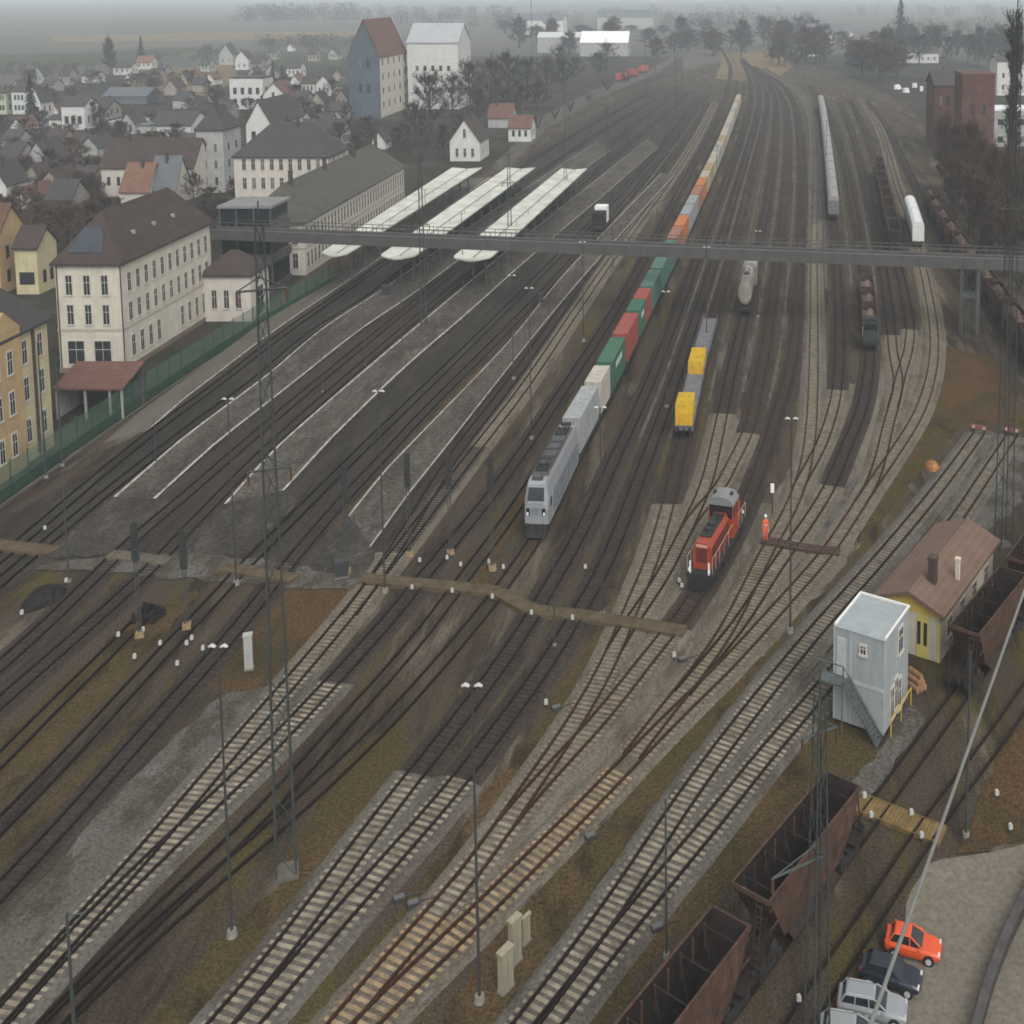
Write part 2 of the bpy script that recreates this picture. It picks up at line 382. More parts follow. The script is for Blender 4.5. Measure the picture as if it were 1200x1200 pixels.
patch('gravel_bed', [(690, 812), (725, 760), (752, 640), (770, 600), (800, 590), (846, 484), (884, 500), (862, 590), (905, 590), (935, 530), (940, 450), (1000, 450), (1030, 440), (1088, 380), (1106, 400), (1100, 460), (1060, 560), (975, 680), (860, 800), (770, 880), (690, 955), (600, 1015), (575, 1020), (640, 915)],
      multimat('pale_ballast_spread', [(.170, .148, .115), (.108, .090, .069), (.20, .178, .145)], [.3, .4], [(1, .25, 1), (1, .25, 1)], thr=[(.48, .6), (.52, .64)], grain=.75, gscale=4.5), .0105)
patch('dark_ballast_field', [(-60, 700), (-60, 640), (120, 545), (250, 448), (420, 325), (575, 212), (660, 155), (760, 100), (832, 110), (800, 205), (720, 310), (620, 440), (500, 560), (480, 620), (432, 680), (330, 690), (180, 672), (60, 665)],
      multimat('station_ballast', [(.055, .048, .040), (.038, .033, .028), (.075, .066, .055)], [.25, .4], [(1, .15, 1), (1, .2, 1)], thr=[(.47, .6), (.54, .68)], grain=.65, gscale=2.6), .0108)
# fields beyond the town, the pale road to the warehouses
FB = multimat('brown_field', [(.21, .15, .075), (.15, .125, .065)], [.01], [(1, 3, 1)], thr=[(.45, .6)], grain=.15, gscale=.2)
FG = multimat('green_field', [(.060, .066, .032), (.075, .072, .040)], [.01], [(1, 3, 1)], thr=[(.45, .6)], grain=.15, gscale=.2)
patch('field', [(180, 112), (150, 100), (190, 82), (280, 74), (275, 96), (240, 112)], FB, .007)
patch('field', [(-200, 78), (120, 76), (240, 60), (240, 54), (100, 62), (-200, 66)], FG, .008)
patch('field', [(60, 50), (330, 46), (420, 42), (420, 36), (300, 38), (60, 42)], FB, .009)
patch('field', [(270, 80), (400, 78), (400, 62), (300, 60)], FG, .0075)
patch('bare_earth', [(838, 92), (850, 62), (905, 58), (930, 78), (900, 98)], FB, .010)
patch('road', [(575, 196), (600, 172), (632, 138), (690, 108), (760, 82), (790, 66), (796, 66), (770, 86), (700, 116), (645, 148), (612, 180), (590, 202)], GRAVEL, .011)
# ---------------------------------------------- platforms
PLATTOP = multimat('platform_paving', [(.100, .088, .073), (.072, .062, .052), (.135, .121, .103)], [.25, .5], [(1, .25, 1), (1, .3, 1)], thr=[(.46, .56), (.52, .64)], grain=.75, gscale=1.7)
PLATPALE = multimat('pale_paving', [(.14, .125, .105), (.11, .098, .082), (.17, .156, .135)], [.2, .3], [(1, .25, 1), (1, .3, 1)], thr=[(.46, .6), (.55, .7)], grain=.15, gscale=2.5)
EDGE = mat('platform_edge_white', (.33, .315, .285), .9, .45, .9)
KERB = mat('platform_concrete', (.10, .095, .088), .9, .3, 1)
def platform(L, R, name, label, edgeL=True, edgeR=True, h=.38, paving=PLATTOP):
    """L, R: pixel polylines of the two edges, same count, near to far"""
    o = thing(name, label, 'platform')
    GL = crom([at(*p) for p in L], 6); GR_ = crom([at(*p) for p in R], 6)
    pl, pr = Path(GL, 6, raw=True, it=1), Path(GR_, 6, raw=True, it=1); N = 60
    GL = [pl.pos(pl.len*i/N) for i in range(N+1)]; GR_ = [pr.pos(pr.len*i/N) for i in range(N+1)]
    b = MB(); n = N+1; hs = [h*min(1, .12+i*.3) for i in range(n)]
    vs = [(*p, 0) for p in GL]+[(*p, q) for p, q in zip(GL, hs)]+[(*p, q) for p, q in zip(GR_, hs)]+[(*p, 0) for p in GR_]; fs = []
    for i in range(n-1):
        for q in range(3): fs.append((q*n+i, q*n+i+1, (q+1)*n+i+1, (q+1)*n+i))
    fs += [(0, n, 2*n, 3*n), (n-1, 2*n-1, 3*n-1, 4*n-1)]
    b.add(vs, fs); b.build('deck', paving, o)
    for on, A, B in ((edgeL, GL, GR_), (edgeR, GR_, GL)):
        if not on: continue
        e = MB(); a2 = []; b2 = []
        for p, q in zip(A, B):
            d = math.dist(p, q); ux, uy = (q[0]-p[0])/d, (q[1]-p[1])/d
            a2.append((p[0]-ux*.05, p[1]-uy*.05)); b2.append((p[0]+ux*.34, p[1]+uy*.34))
        nn = len(a2); e.add([(*p, q+.008) for p, q in zip(a2, hs)]+[(*p, q+.008) for p, q in zip(b2, hs)], [(i, i+1, nn+i+1, nn+i) for i in range(nn-1)]); e.build('edge_line', EDGE, o)
    return o
platform([(133, 583), (240, 498), (308, 448), (378, 388), (440, 348), (560, 262), (665, 190), (700, 168)],
         [(182, 585), (274, 508), (328, 466), (428, 386), (476, 354), (585, 272), (685, 200), (716, 178)],
         'station_platform', 'dark island platform with white edge lines under the middle canopy')
platform([(262, 592), (312, 540), (448, 420), (500, 376), (600, 292), (700, 212), (760, 164)],
         [(333, 575), (440, 468), (480, 430), (540, 378), (622, 304), (718, 222), (772, 174)],
         'station_platform', 'dark island platform under the canopy farthest from the station building')
platform([(408, 605), (440, 568), (486, 520), (600, 400), (656, 330), (720, 262), (775, 205)],
         [(434, 642), (478, 586), (524, 528), (608, 420), (668, 346), (736, 268), (790, 208)],
         'station_platform', 'open dark island platform without a canopy beside the container train')
platform([(120, 520), (190, 468), (240, 432), (318, 374), (400, 322), (470, 270), (548, 212)],
         [(175, 500+4), (240, 454), (318, 394), (400, 338), (470, 288), (560, 220), (575, 210)],
         'station_platform', 'pale house platform along the green fence and station building', edgeL=False, paving=PLATPALE)
patch('asphalt', [(40, 655), (133, 583), (182, 585), (205, 590), (150, 650), (70, 655)], ASPH, zz())
patch('asphalt', [(215, 655), (262, 592), (333, 575), (350, 590), (292, 650)], ASPH, zz())
patch('asphalt', [(345, 665), (408, 605), (434, 642), (440, 660), (430, 682), (380, 680)], ASPH, zz())
patch('asphalt', [(60, 660), (205, 650), (300, 655), (430, 680), (425, 692), (330, 690), (140, 672), (40, 668)], GRAVEL, zz())
# ============================================================= railway tracks
DK = (('dark', 'dark', 9999),)
RAIL = mat('rail_steel', (.018, .012, .009), .8, .35, 3)
RUSTRAIL = mat('rusty_rail', (.048, .021, .009), .8, .35, 3)
BAL = {'dark': DARK, 'light': multimat('pale_ballast', [(.140, .128, .110), (.098, .084, .068), (.172, .160, .140)], [.2, .35], [(1, .4, 1), (1, .4, 1)], thr=[(.48, .62), (.55, .7)], grain=.6, gscale=4),
       'mid': multimat('mid_ballast', [(.165, .142, .110), (.108, .090, .068), (.198, .175, .142)], [.2, .35], [(1, .4, 1), (1, .4, 1)], thr=[(.48, .62), (.55, .7)], grain=.6, gscale=4)}
SLP = {'dark': mat('tarred_sleeper', (.048, .038, .031), .9, .4, 2), 'light': mat('concrete_sleeper', (.20, .165, .115), .9, .3, .8, col2=(.39, .34, .255)),
       'mid': mat('weathered_sleeper', (.21, .178, .13), .9, .4, 1.2), 'rusty': mat('rust_stained_sleeper', (.26, .195, .115), .9, .4, 1.0)}
TR = {}; GRID = {}; SLEEP = []
def track(key, px, label, styles=(('dark', 'dark', 0),), w=3.3, rail=RAIL, near=300):
    """styles: (ballast, sleeper, from pixel row) from the near end to the far end, rows falling"""
    i = len(TR); dz = i*.004
    P = Path(px, 1.6); TR[key] = P
    o = struct(bpy.data.objects.new('railway_track', None)); C.objects.link(o); o['label'] = label; o['category'] = 'railway track'
    marks = []
    for bal, slp, row in styles: marks.append((bal, slp, P.s_at_y(row) if row < 5000 else 0))
    for q, (bal, slp, s0) in enumerate(marks):
        s1 = marks[q+1][2] if q+1 < len(marks) else P.len
        if s1-s0 < 3: continue
        wq = 2.7 if bal == 'dark' else w
        b = MB(); L, R = P.off(-wq/2, s0-1, s1+1), P.off(wq/2, s0-1, s1+1); n = min(len(L), len(R))
        L2, R2 = P.off(-wq/2-.5, s0-1, s1+1), P.off(wq/2+.5, s0-1, s1+1)
        zt = .09+dz
        vs = [(*p, .002) for p in L2]+[(*p, zt) for p in L]+[(*p, zt) for p in R]+[(*p, .002) for p in R2]; fs = []
        for j in range(n-1):
            for a in range(3): fs.append((a*n+j, a*n+j+1, (a+1)*n+j+1, (a+1)*n+j))
        b.add(vs, fs); b.build('ballast_bed', BAL[bal], o, k=1)
        t = s0+.3; rnd = random.Random(i*7+q); recs = []
        while t < s1:
            c = P.pos(t)
            if c[1] > near: break
            a = P.ang(t); hit = None; best = 2.45
            gx, gy = int(c[0]//3), int(c[1]//3)
            for ix in (-1, 0, 1):
                for iy in (-1, 0, 1):
                    for r_ in GRID.get((gx+ix, gy+iy), ()):
                        if r_['i'] == i: continue
                        dd = math.dist(r_['c'], c)
                        if dd < best: best, hit = dd, r_
            if hit is not None:
                # shared turnout timber: lengthen the neighbour's sleeper instead of laying a second one
                v = -(c[0]-hit['c'][0])*math.sin(hit['a'])+(c[1]-hit['c'][1])*math.cos(hit['a'])
                hit['lo'] = min(hit['lo'], v-1.25); hit['hi'] = max(hit['hi'], v+1.25)
                t += .30; continue
            rec = {'i': i, 'c': c, 'a': a+rnd.uniform(-.012, .012), 'lo': -1.25-rnd.uniform(0, .04), 'hi': 1.25+rnd.uniform(0, .04)}
            recs.append(rec); GRID.setdefault((gx, gy), []).append(rec)
            t += .63+rnd.uniform(-.03, .03)
        SLEEP.append((o, slp, zt, recs))
    for d in (-.755, .755):
        b = MB(); sweep(P, d, .15, .10+dz, .36+dz, b); b.build('rail', rail, o, k=1)
    return P
track('T0a', [(-20, 672), (30, 632), (100, 572), (188, 500), (251, 454), (329, 394), (409, 338), (470, 295), (575, 222), (640, 178), (760, 110)], 'track along the pale house platform')
track('T0b', [(-40, 718), (0, 684), (40, 650), (117, 585), (226, 500), (295, 450), (366, 390), (430, 350), (480, 312), (590, 232), (650, 190), (770, 115)], 'track on the station side of the middle-canopy platform')
track('T1', [(-40, 818), (0, 783), (60, 729), (132, 657), (170, 622), (211, 588), (266, 540), (338, 478), (410, 418), (540, 312), (668, 208), (775, 122), (800, 100)], 'grey railed track on the station side of the two platform tracks between canopies', DK)
track('T2', [(-40, 862), (0, 826), (80, 756), (165, 680), (205, 638), (247, 594), (302, 538), (437, 418), (562, 312), (690, 208), (785, 130), (806, 108)], 'platform track beside the outer canopy platform', DK)
track('TL', [(-40, 932), (0, 896), (40, 852), (96, 798), (165, 728)], 'overgrown stub siding ending at a signal post')
track('T3', [(-40, 1010), (0, 972), (88, 880), (127, 838), (176, 784), (205, 752), (240, 717), (280, 672), (312, 640), (340, 612), (412, 540), (480, 474), (560, 396), (640, 316), (740, 212), (800, 140), (815, 118)], 'track between dry grass strips at the left, curving to the open platform')
track('T4', [(-40, 1092), (0, 1047), (27, 1020), (85, 959), (120, 918), (176, 855), (225, 800), (263, 757), (321, 685), (345, 655), (400, 590), (452, 534), (500, 482), (590, 392), (660, 318), (752, 215), (808, 142), (822, 118)], 'track beside the pale gravel path and open platform', (('dark', 'dark', 9999),))
track('T5', [(-60, 1262), (-40, 1238), (5, 1188), (80, 1103), (155, 1020), (207, 960), (240, 920), (262, 894), (312, 835), (343, 800), (387, 748), (432, 692), (472, 632), (528, 542), (592, 458), (656, 368), (697, 306), (772, 205), (815, 145), (830, 120)], 'left track of the pale concrete-sleepered pair, past the open platform', (('light', 'light', 9999), ('mid', 'mid', 782), ('dark', 'dark', 650)))
track('T6', [(410, 722), (432, 692), (482, 628), (549, 540), (613, 457), (674, 367), (716, 306), (790, 204), (826, 145), (838, 120)], 'grey ballasted track beside the open platform', (('mid', 'mid', 9999),))
track('T7', [(-20, 1222), (12, 1186), (87, 1102), (170, 1020), (236, 956), (266, 928), (326, 870), (376, 816), (409, 781), (478, 702), (494, 680), (530, 638), (560, 602), (606, 540), (655, 466), (705, 390), (757, 300), (806, 205), (836, 150), (851, 112), (856, 80), (846, 58)], 'right track of the pale concrete-sleepered pair at lower left', (('light', 'light', 9999), ('dark', 'dark', 800)))
track('T8', [(20, 1245), (66, 1197), (150, 1108), (240, 1023), (290, 974), (341, 921), (400, 853), (462, 785), (528, 702), (540, 684), (570, 645), (598, 606), (640, 540), (684, 466), (727, 392), (775, 302), (822, 203), (847, 150), (860, 110), (863, 80), (852, 56)], 'dark track next to the container train')
track('T9', [(25, 1245), (72, 1197), (160, 1113), (240, 1043), (344, 954), (417, 886), (478, 823), (577, 706), (588, 690), (624, 640), (663, 562), (710, 472), (755, 381), (793, 302), (838, 202), (854, 160), (867, 122), (873, 95), (868, 70)], 'dark track carrying the container train')
track('T10', [(224, 1245), (262, 1199), (317, 1138), (374, 1060), (448, 961), (492, 904), (540, 844), (586, 782), (621, 730), (638, 700), (683, 622), (718, 545), (755, 465), (791, 375), (822, 290), (856, 200), (872, 150), (880, 112), (878, 90), (868, 68)], 'track with pale concrete sleepers below and dark ones above, right of the container train', (('light', 'light', 9999), ('dark', 'dark', 903)))
track('T11', [(254, 1245), (296, 1199), (340, 1147), (384, 1095), (479, 988), (536, 922), (570, 877), (639, 783), (671, 730), (684, 711), (704, 675), (720, 640), (742, 582), (785, 465), (815, 375), (843, 290), (870, 200), (884, 150), (890, 114), (884, 90), (870, 68)], 'second track right of the container train, pale sleepers at its near end', (('light', 'light', 9999), ('dark', 'dark', 922)))
track('T12', [(370, 1240), (404, 1199), (478, 1111), (524, 1060), (560, 1017), (619, 929), (665, 864), (716, 775), (737, 722), (754, 684), (770, 640), (783, 592), (801, 518), (822, 425), (836, 375), (860, 290), (882, 200), (895, 150), (899, 116), (890, 92), (872, 70)], 'siding carrying the yellow flat wagons, then the rusty ladder track', (('mid', 'rusty', 9999), ('mid', 'light', 1080), ('mid', 'mid', 960), ('dark', 'dark', 592)), rail=RUSTRAIL)
track('T13', [(718, 768), (737, 735), (768, 692), (787, 658), (812, 606), (827, 572), (846, 491), (860, 425), (872, 375), (886, 310), (902, 220), (909, 150), (908, 118), (898, 96), (876, 76)], 'siding carrying the pale tank wagon', (('mid', 'mid', 9999), ('dark', 'dark', 488)))
track('T14', [(800, 632), (815, 604), (843, 576), (858, 545), (876, 510), (890, 450), (901, 390), (911, 310), (921, 220), (923, 150), (918, 118), (905, 97), (880, 78)], 'empty siding right of the tank wagon siding', (('mid', 'mid', 9999), ('dark', 'dark', 508)), rail=RUSTRAIL)
track('T15', [(545, 1035), (589, 972), (649, 904), (708, 841), (720, 825), (781, 747), (790, 737), (821, 692), (850, 642), (886, 565), (910, 490), (925, 440), (933, 390), (938, 310), (940, 220), (936, 150), (928, 116), (910, 95), (884, 78)], 'track carrying the red shunting engine', (('mid', 'light', 9999), ('mid', 'mid', 960), ('dark', 'dark', 735)), rail=RUSTRAIL)
track('T16', [(740, 890), (778, 840), (819, 789), (850, 745), (875, 697), (899, 648), (923, 606), (942, 558), (950, 512), (953, 460), (954, 400), (954, 300), (955, 173), (947, 125), (930, 102), (895, 80)], 'pale straight ladder track running far back in the middle of the yard', (('mid', 'mid', 9999), ('light', 'mid', 480)), rail=RUSTRAIL)
track('T17', [(935, 575), (945, 556), (964, 520), (981, 460), (984, 400), (980, 300), (976, 250), (968, 170), (961, 125), (950, 100)], 'siding carrying the row of long pale wagons', (('mid', 'mid', 9999), ('dark', 'dark', 458)))
track('T18', [(800, 815), (819, 791), (840, 768), (872, 727), (903, 677), (928, 641), (954, 604), (973, 572), (990, 530), (1009, 484), (1019, 430), (1019, 390), (1013, 330), (1003, 260), (990, 190), (974, 140), (960, 110)], 'siding carrying the small dark rail tractor', (('mid', 'mid', 9999), ('dark', 'dark', 571)))
track('T19', [(395, 1240), (432, 1199), (480, 1153), (564, 1073), (618, 1018), (682, 955), (719, 915), (760, 873), (802, 830), (848, 787), (885, 746), (960, 662), (973, 646), (1020, 574), (1049, 532), (1078, 484), (1093, 434), (1095, 395), (1089, 350), (1079, 305), (1068, 265), (1052, 220), (1030, 150), (1008, 115)], 'long rusty ladder track sweeping from the lower middle to the white covered wagons', (('mid', 'rusty', 9999), ('mid', 'mid', 880)), rail=RUSTRAIL)
track('T20', [(1008, 592), (1020, 574), (1032, 540), (1041, 500), (1050, 470), (1056, 440), (1064, 415), (1067, 385), (1060, 345), (1048, 295), (1035, 235), (1026, 190), (1012, 150), (996, 118)], 'siding carrying the row of dark hopper wagons', (('mid', 'mid', 9999), ('dark', 'dark', 388)))
track('T21', [(1046, 480), (1053, 450), (1047, 415), (1043, 370), (1032, 300), (1015, 220), (1000, 160), (985, 120)], 'siding beside the row of dark hopper wagons', (('mid', 'mid', 9999), ('dark', 'dark', 395)))
track('T22', [(590, 1240), (622, 1199), (684, 1117), (737, 1041), (752, 1018), (800, 944), (852, 873), (921, 785), (960, 738), (1031, 658), (1092, 585), (1124, 543), (1148, 509)], 'left of the two pale stub tracks ending at buffer stops', (('light', 'light', 9999), ('light', 'mid', 800)))
track('T23', [(615, 1240), (651, 1197), (706, 1122), (763, 1054), (806, 1001), (843, 958), (876, 914), (959, 816), (1005, 760), (1060, 690), (1118, 615), (1158, 555), (1186, 512)], 'right of the two pale stub tracks, passing behind the yellow shed', (('light', 'light', 9999), ('light', 'mid', 800)))
track('T24', [(620, 1520), (700, 1400), (780, 1286), (815, 1238), (850, 1190), (920, 1095), (985, 1008), (1034, 943), (1096, 858), (1123, 821), (1180, 745), (1230, 672), (1300, 570)], 'dark track carrying the brown hopper wagons')
track('T25', [(905, 1255), (940, 1200), (985, 1130), (1020, 1080), (1063, 1013), (1084, 980), (1150, 893), (1200, 822), (1280, 700)], 'dark track beside the parked cars')
track('T26', [(1015, 118), (1040, 150), (1064, 200), (1090, 250), (1115, 292), (1150, 345), (1200, 418), (1260, 500)], 'track carrying the dark open wagons at the right edge')

for o_, slp, zt, recs in SLEEP:
    sb = MB()
    for r_ in recs:
        c, ca, sa = r_['c'], math.cos(r_['a']), math.sin(r_['a']); hw = .15
        pts = [(c[0]+ca*u-sa*v, c[1]+sa*u+ca*v) for u, v in ((-hw, r_['lo']), (hw, r_['lo']), (hw, r_['hi']), (-hw, r_['hi']))]
        sb.add([(*p, zt-.05) for p in pts]+[(*p, zt+.055) for p in pts], [(4, 5, 6, 7), (0, 1, 5, 4), (1, 2, 6, 5), (2, 3, 7, 6), (3, 0, 4, 7)])
    if sb.f:
        so_ = sb.build('sleepers', SLP[slp], o_, k=1); so_['kind'] = 'stuff'
# pale walkways half way between neighbouring sidings
for ka, kb in (('T8', 'T9'), ('T10', 'T11'), ('T11', 'T12'), ('T12', 'T13'), ('T13', 'T14'), ('T14', 'T15'), ('T15', 'T16'), ('T16', 'T17'), ('T17', 'T18'), ('T18', 'T21'), ('T4', 'T5')):
    A_, B_ = TR[ka], TR[kb]; s0 = A_.s_at_y({'T12': 470, 'T13': 460, 'T14': 480, 'T10': 520, 'T11': 520, 'T15': 420, 'T4': 420}.get(ka, 345)); L_, R_ = [], []
    for p, s in zip(A_.p[::3], A_.s[::3]):
        if s < s0 or s > A_.len-40: continue
        q = min(B_.p[::2], key=lambda e: (e[0]-p[0])**2+(e[1]-p[1])**2); d_ = math.dist(p, q)
        if d_ < 3.2 or d_ > 9: continue
        m_ = ((p[0]+q[0])/2, (p[1]+q[1])/2); ux, uy = (q[0]-p[0])/d_, (q[1]-p[1])/d_; w_ = .27
        L_.append((m_[0]-ux*w_, m_[1]-uy*w_)); R_.append((m_[0]+ux*w_, m_[1]+uy*w_))
    b = MB(); strip(L_, R_, zz()+.02, b)
    if b.f: struct(b.build('gravel_walkway', GRAVEL, k=1))
# ============================================================= rolling stock (built along local x, nose at +x; z in real metres)
BLK = mat('black_underframe', (.018, .017, .017), .7, .4, 3)
WHL = mat('wheel_steel', (.05, .042, .036), .55, .3, 4)
GLS = mat('dark_glass', (.02, .024, .028), .12, .2, 1)
SIL = mat('silver_loco_paint', (.28, .29, .30), .38, .08, .8, streak=.15)
SILD = mat('grey_loco_side', (.21, .225, .25), .42, .2, .6, streak=.2)
ROOFG = mat('loco_roof_grey', (.075, .078, .08), .7, .3, 1)
WHT = mat('white_lamp_glass', (.85, .85, .82), .3, .03, 1)
WLINE = mat('white_paint', (.72, .72, .70), .6, .08, 2)
RED = mat('engine_red', (.36, .055, .022), .48, .18, 1.2, streak=.25)
REDD = mat('engine_dark_red', (.15, .025, .016), .6, .25, 2, streak=.3)
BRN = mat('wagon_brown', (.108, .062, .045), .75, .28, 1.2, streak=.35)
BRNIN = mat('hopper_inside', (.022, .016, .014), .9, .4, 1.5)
RUSTD = mat('dark_rust', (.035, .026, .022), .85, .4, 2)
YEL = mat('load_yellow', (.62, .40, .015), .6, .14, 1.5, streak=.2)
GRYW = mat('flat_wagon_deck', (.17, .165, .175), .85, .25, 1.5)
BLUW = mat('flat_wagon_frame', (.13, .14, .18), .7, .25, 1.5)
TANKW = mat('tank_white', (.72, .72, .70), .45, .06, 1, streak=.12)
TANKP = mat('tank_pale_grey', (.30, .28, .23), .5, .18, 1, streak=.25)
PALER = mat('pale_wagon_roof', (.27, .265, .25), .7, .16, 1.2, streak=.2)
def wheelset(x, par, r=.46, name='wheelset'):
    b = MB()
    for s in (-1, 1): b.cyl((x, s*.755, r+.16), 'y', r, .14, 18); b.cyl((x, s*.70, r+.16), 'y', r+.04, .03, 18)
    b.tube((x, -.9, r+.16), (x, .9, r+.16), .09, 8)
    return b.build(name, WHL, par)
def bogie(x, par, wb=1.9, r=.46):
    b = MB()
    for s in (-1, 1):
        b.box(x-wb/2-.5, x+wb/2+.5, s*1.0-.09, s*1.0+.09, .42, .78)
        for dx in (-wb/2, wb/2): b.cbox(x+dx, s*1.02, .62, .36, .26, .36)
        for dx in (-.3, 0, .3): b.cyl((x+dx, s*1.0, .55), 'z', .1, .3, 8)
    b.box(x-.22, x+.22, -1.0, 1.0, .5, .85)
    o = b.build('bogie', BLK, par)
    for dx in (-wb/2, wb/2):
        wheelset(x+dx, o, r)
    return o
def buffers(xe, par, z=1.05, m=None):
    d = 1 if xe > 0 else -1
    for s in (-1, 1):
        b = MB(); b.cyl((xe+d*.2, s*.88, z), 'x', .10, .45, 10); b.cyl((xe+d*.44, s*.88, z), 'x', .26, .06, 14)
        b.build('buffer', m or BLK, par)
    b = MB(); b.cbox(xe+d*.18, 0, z-.05, .36, .16, .22); b.cbox(xe+d*.32, 0, z-.28, .08, .10, .5); b.build('coupler', BLK, par)
GLAB = {}
# ---- silver electric engine
def electric_engine(loc, rz):
    t = thing('electric_locomotive', 'silver electric locomotive with dark windscreen at the head of the container train', 'locomotive', loc, rz)
    Lh = 9.3
    def ring(x, zb, zt, wb, wt, r=.30):
        hw, ht = wb/2, wt/2
        return [(x, -hw, zb), (x, hw, zb), (x, hw, zb+(zt-zb)*.62), (x, ht+(hw-ht)*.25, zt-r), (x, ht-r*.4, zt), (x, -ht+r*.4, zt), (x, -ht-(hw-ht)*.25, zt-r), (x, -hw, zb+(zt-zb)*.62)]
    b = MB()
    R = [ring(-Lh, 1.15, 2.6, 2.6, 2.2), ring(-Lh+.55, 1.05, 3.75, 2.95, 2.2), ring(-Lh+1.1, 1.05, 3.95, 2.98, 2.3), ring(Lh-1.1, 1.05, 3.95, 2.98, 2.3), ring(Lh-.55, 1.05, 3.75, 2.95, 2.2), ring(Lh, 1.15, 2.6, 2.6, 2.2)]
    b.loft(R); b.build('body', SIL, t)
    for s in (-1, 1):       # darker side band with ribs, proud of the flank
        b = MB(); b.box(-Lh+2.0, Lh-2.0, s*1.49-.012, s*1.49+.012, 1.3, 2.72)
        for k in range(18): b.box(-Lh+2.3+k*.83, -Lh+2.36+k*.83, s*1.505-.02, s*1.505+.02, 1.3, 2.72)
        b.build('side_panel', SILD, t)
        b = MB(); b.cbox(s*0+Lh-1.6, s*1.50, 2.35, .55, .03, .6); b.build('cab_side_window', GLS, t)
        b = MB(); b.cbox(Lh-2.25, s*1.50, 2.0, .06, .06, 1.7); b.build('handrail', WLINE, t)
    # windscreen following the sloped nose
    def nose(z): return Lh-.55*(z-2.6)/1.15 if z > 2.6 else Lh
    for sx in (1, -1):
        b = MB(); x0, x1 = nose(2.72)+.03, nose(3.55)+.03
        b.add([(sx*x0, -1.0, 2.72), (sx*x0, 1.0, 2.72), (sx*x1, .92, 3.55), (sx*x1, -.92, 3.55), (sx*(x0-.05), -1.0, 2.72), (sx*(x0-.05), 1.0, 2.72), (sx*(x1-.05), .92, 3.55), (sx*(x1-.05), -.92, 3.55)],
              [(0, 1, 2, 3), (4, 7, 6, 5), (0, 4, 5, 1), (1, 5, 6, 2), (2, 6, 7, 3), (3, 7, 4, 0)]); ws = b.build('windscreen', GLS, t)
        for s in (-1, 1):
            b = MB(); b.tube((sx*(x0+.03), s*.45, 2.76), (sx*(x0-.2), s*.12, 3.2), .025, 5); b.build('wiper', BLK, ws)
        b = MB(); b.cbox(sx*(Lh+.01), 0, 2.02, .05, 1.1, .5); b.build('nose_panel', SILD, t)
        for s in (-1, 1):
            h = MB().cbox(sx*(Lh+.02), s*.93, 1.98, .06, .42, .5).build('headlight', GLS, t)
            MB().cyl((sx*(Lh+.06), s*.98, 1.86), 'x', .12, .05, 12).build('lamp', WHT, h)
        b = MB(); b.add([(sx*(Lh-.1), -1.35, 1.1), (sx*(Lh-.1), 1.35, 1.1), (sx*(Lh+.25), 1.1, .25), (sx*(Lh+.25), -1.1, .25), (sx*(Lh-.5), -1.35, 1.1), (sx*(Lh-.5), 1.35, 1.1), (sx*(Lh-.4), 1.1, .25), (sx*(Lh-.4), -1.1, .25)],
                         [(0, 1, 2, 3), (4, 7, 6, 5), (0, 4, 5, 1), (1, 5, 6, 2), (2, 6, 7, 3), (3, 7, 4, 0)]); b.build('plough', BLK, t)
        buffers(sx*Lh, t)
        b = MB(); b.box(min(sx*(Lh-.9), sx*(Lh-1.6)), max(sx*(Lh-.9), sx*(Lh-1.6)), -.62, .62, 3.93, 4.16); b.build('air_conditioner', ROOFG, t)
    b = MB().box(-7.2, 7.2, -1.02, 1.02, 3.94, 4.02)
    for x in (-3.4, -1.2, 1.0, 3.2): b.box(x, x+1.5, -.78, .78, 4.02, 4.22)
    b.build('roof_equipment', ROOFG, t)
    for x in (-5.6, 5.2):
        b = MB().box(x-1.1, x+1.1, -.75, .75, 4.02, 4.12)
        for s in (-1, 1):
            b.tube((x-.9, s*.5, 4.12), (x+.7, s*.3, 4.38), .05, 5); b.tube((x+.7, s*.3, 4.38), (x-.5, s*.6, 4.52), .04, 5)
        for d in (-.12, .12): b.tube((x-.5+d, -.95, 4.53), (x-.5+d, .95, 4.53), .05, 6)
        for xx in (-.8, .8):
            for s in (-1, 1): b.tube((x+xx, s*.65, 4.0), (x+xx, s*.65, 4.28), .08, 7)
        b.build('pantograph', BLK, t)
    b = MB(); b.tube((-3.5, -.9, 4.3), (3.5, -.9, 4.3), .05, 5)
    for x in (-3, -1, 1, 3): b.tube((x, -.9, 4.0), (x, -.9, 4.3), .07, 6)
    b.build('busbar', WHL, t)
    MB().box(-8.9, 8.9, -1.3, 1.3, .75, 1.06).build('underframe', BLK, t)
    MB().box(-2.4, 2.4, -1.25, 1.25, .3, .76).build('transformer_box', BLK, t)
    for x in (-5.3, 5.3): bogie(x, t, 2.6, .55)
    return t
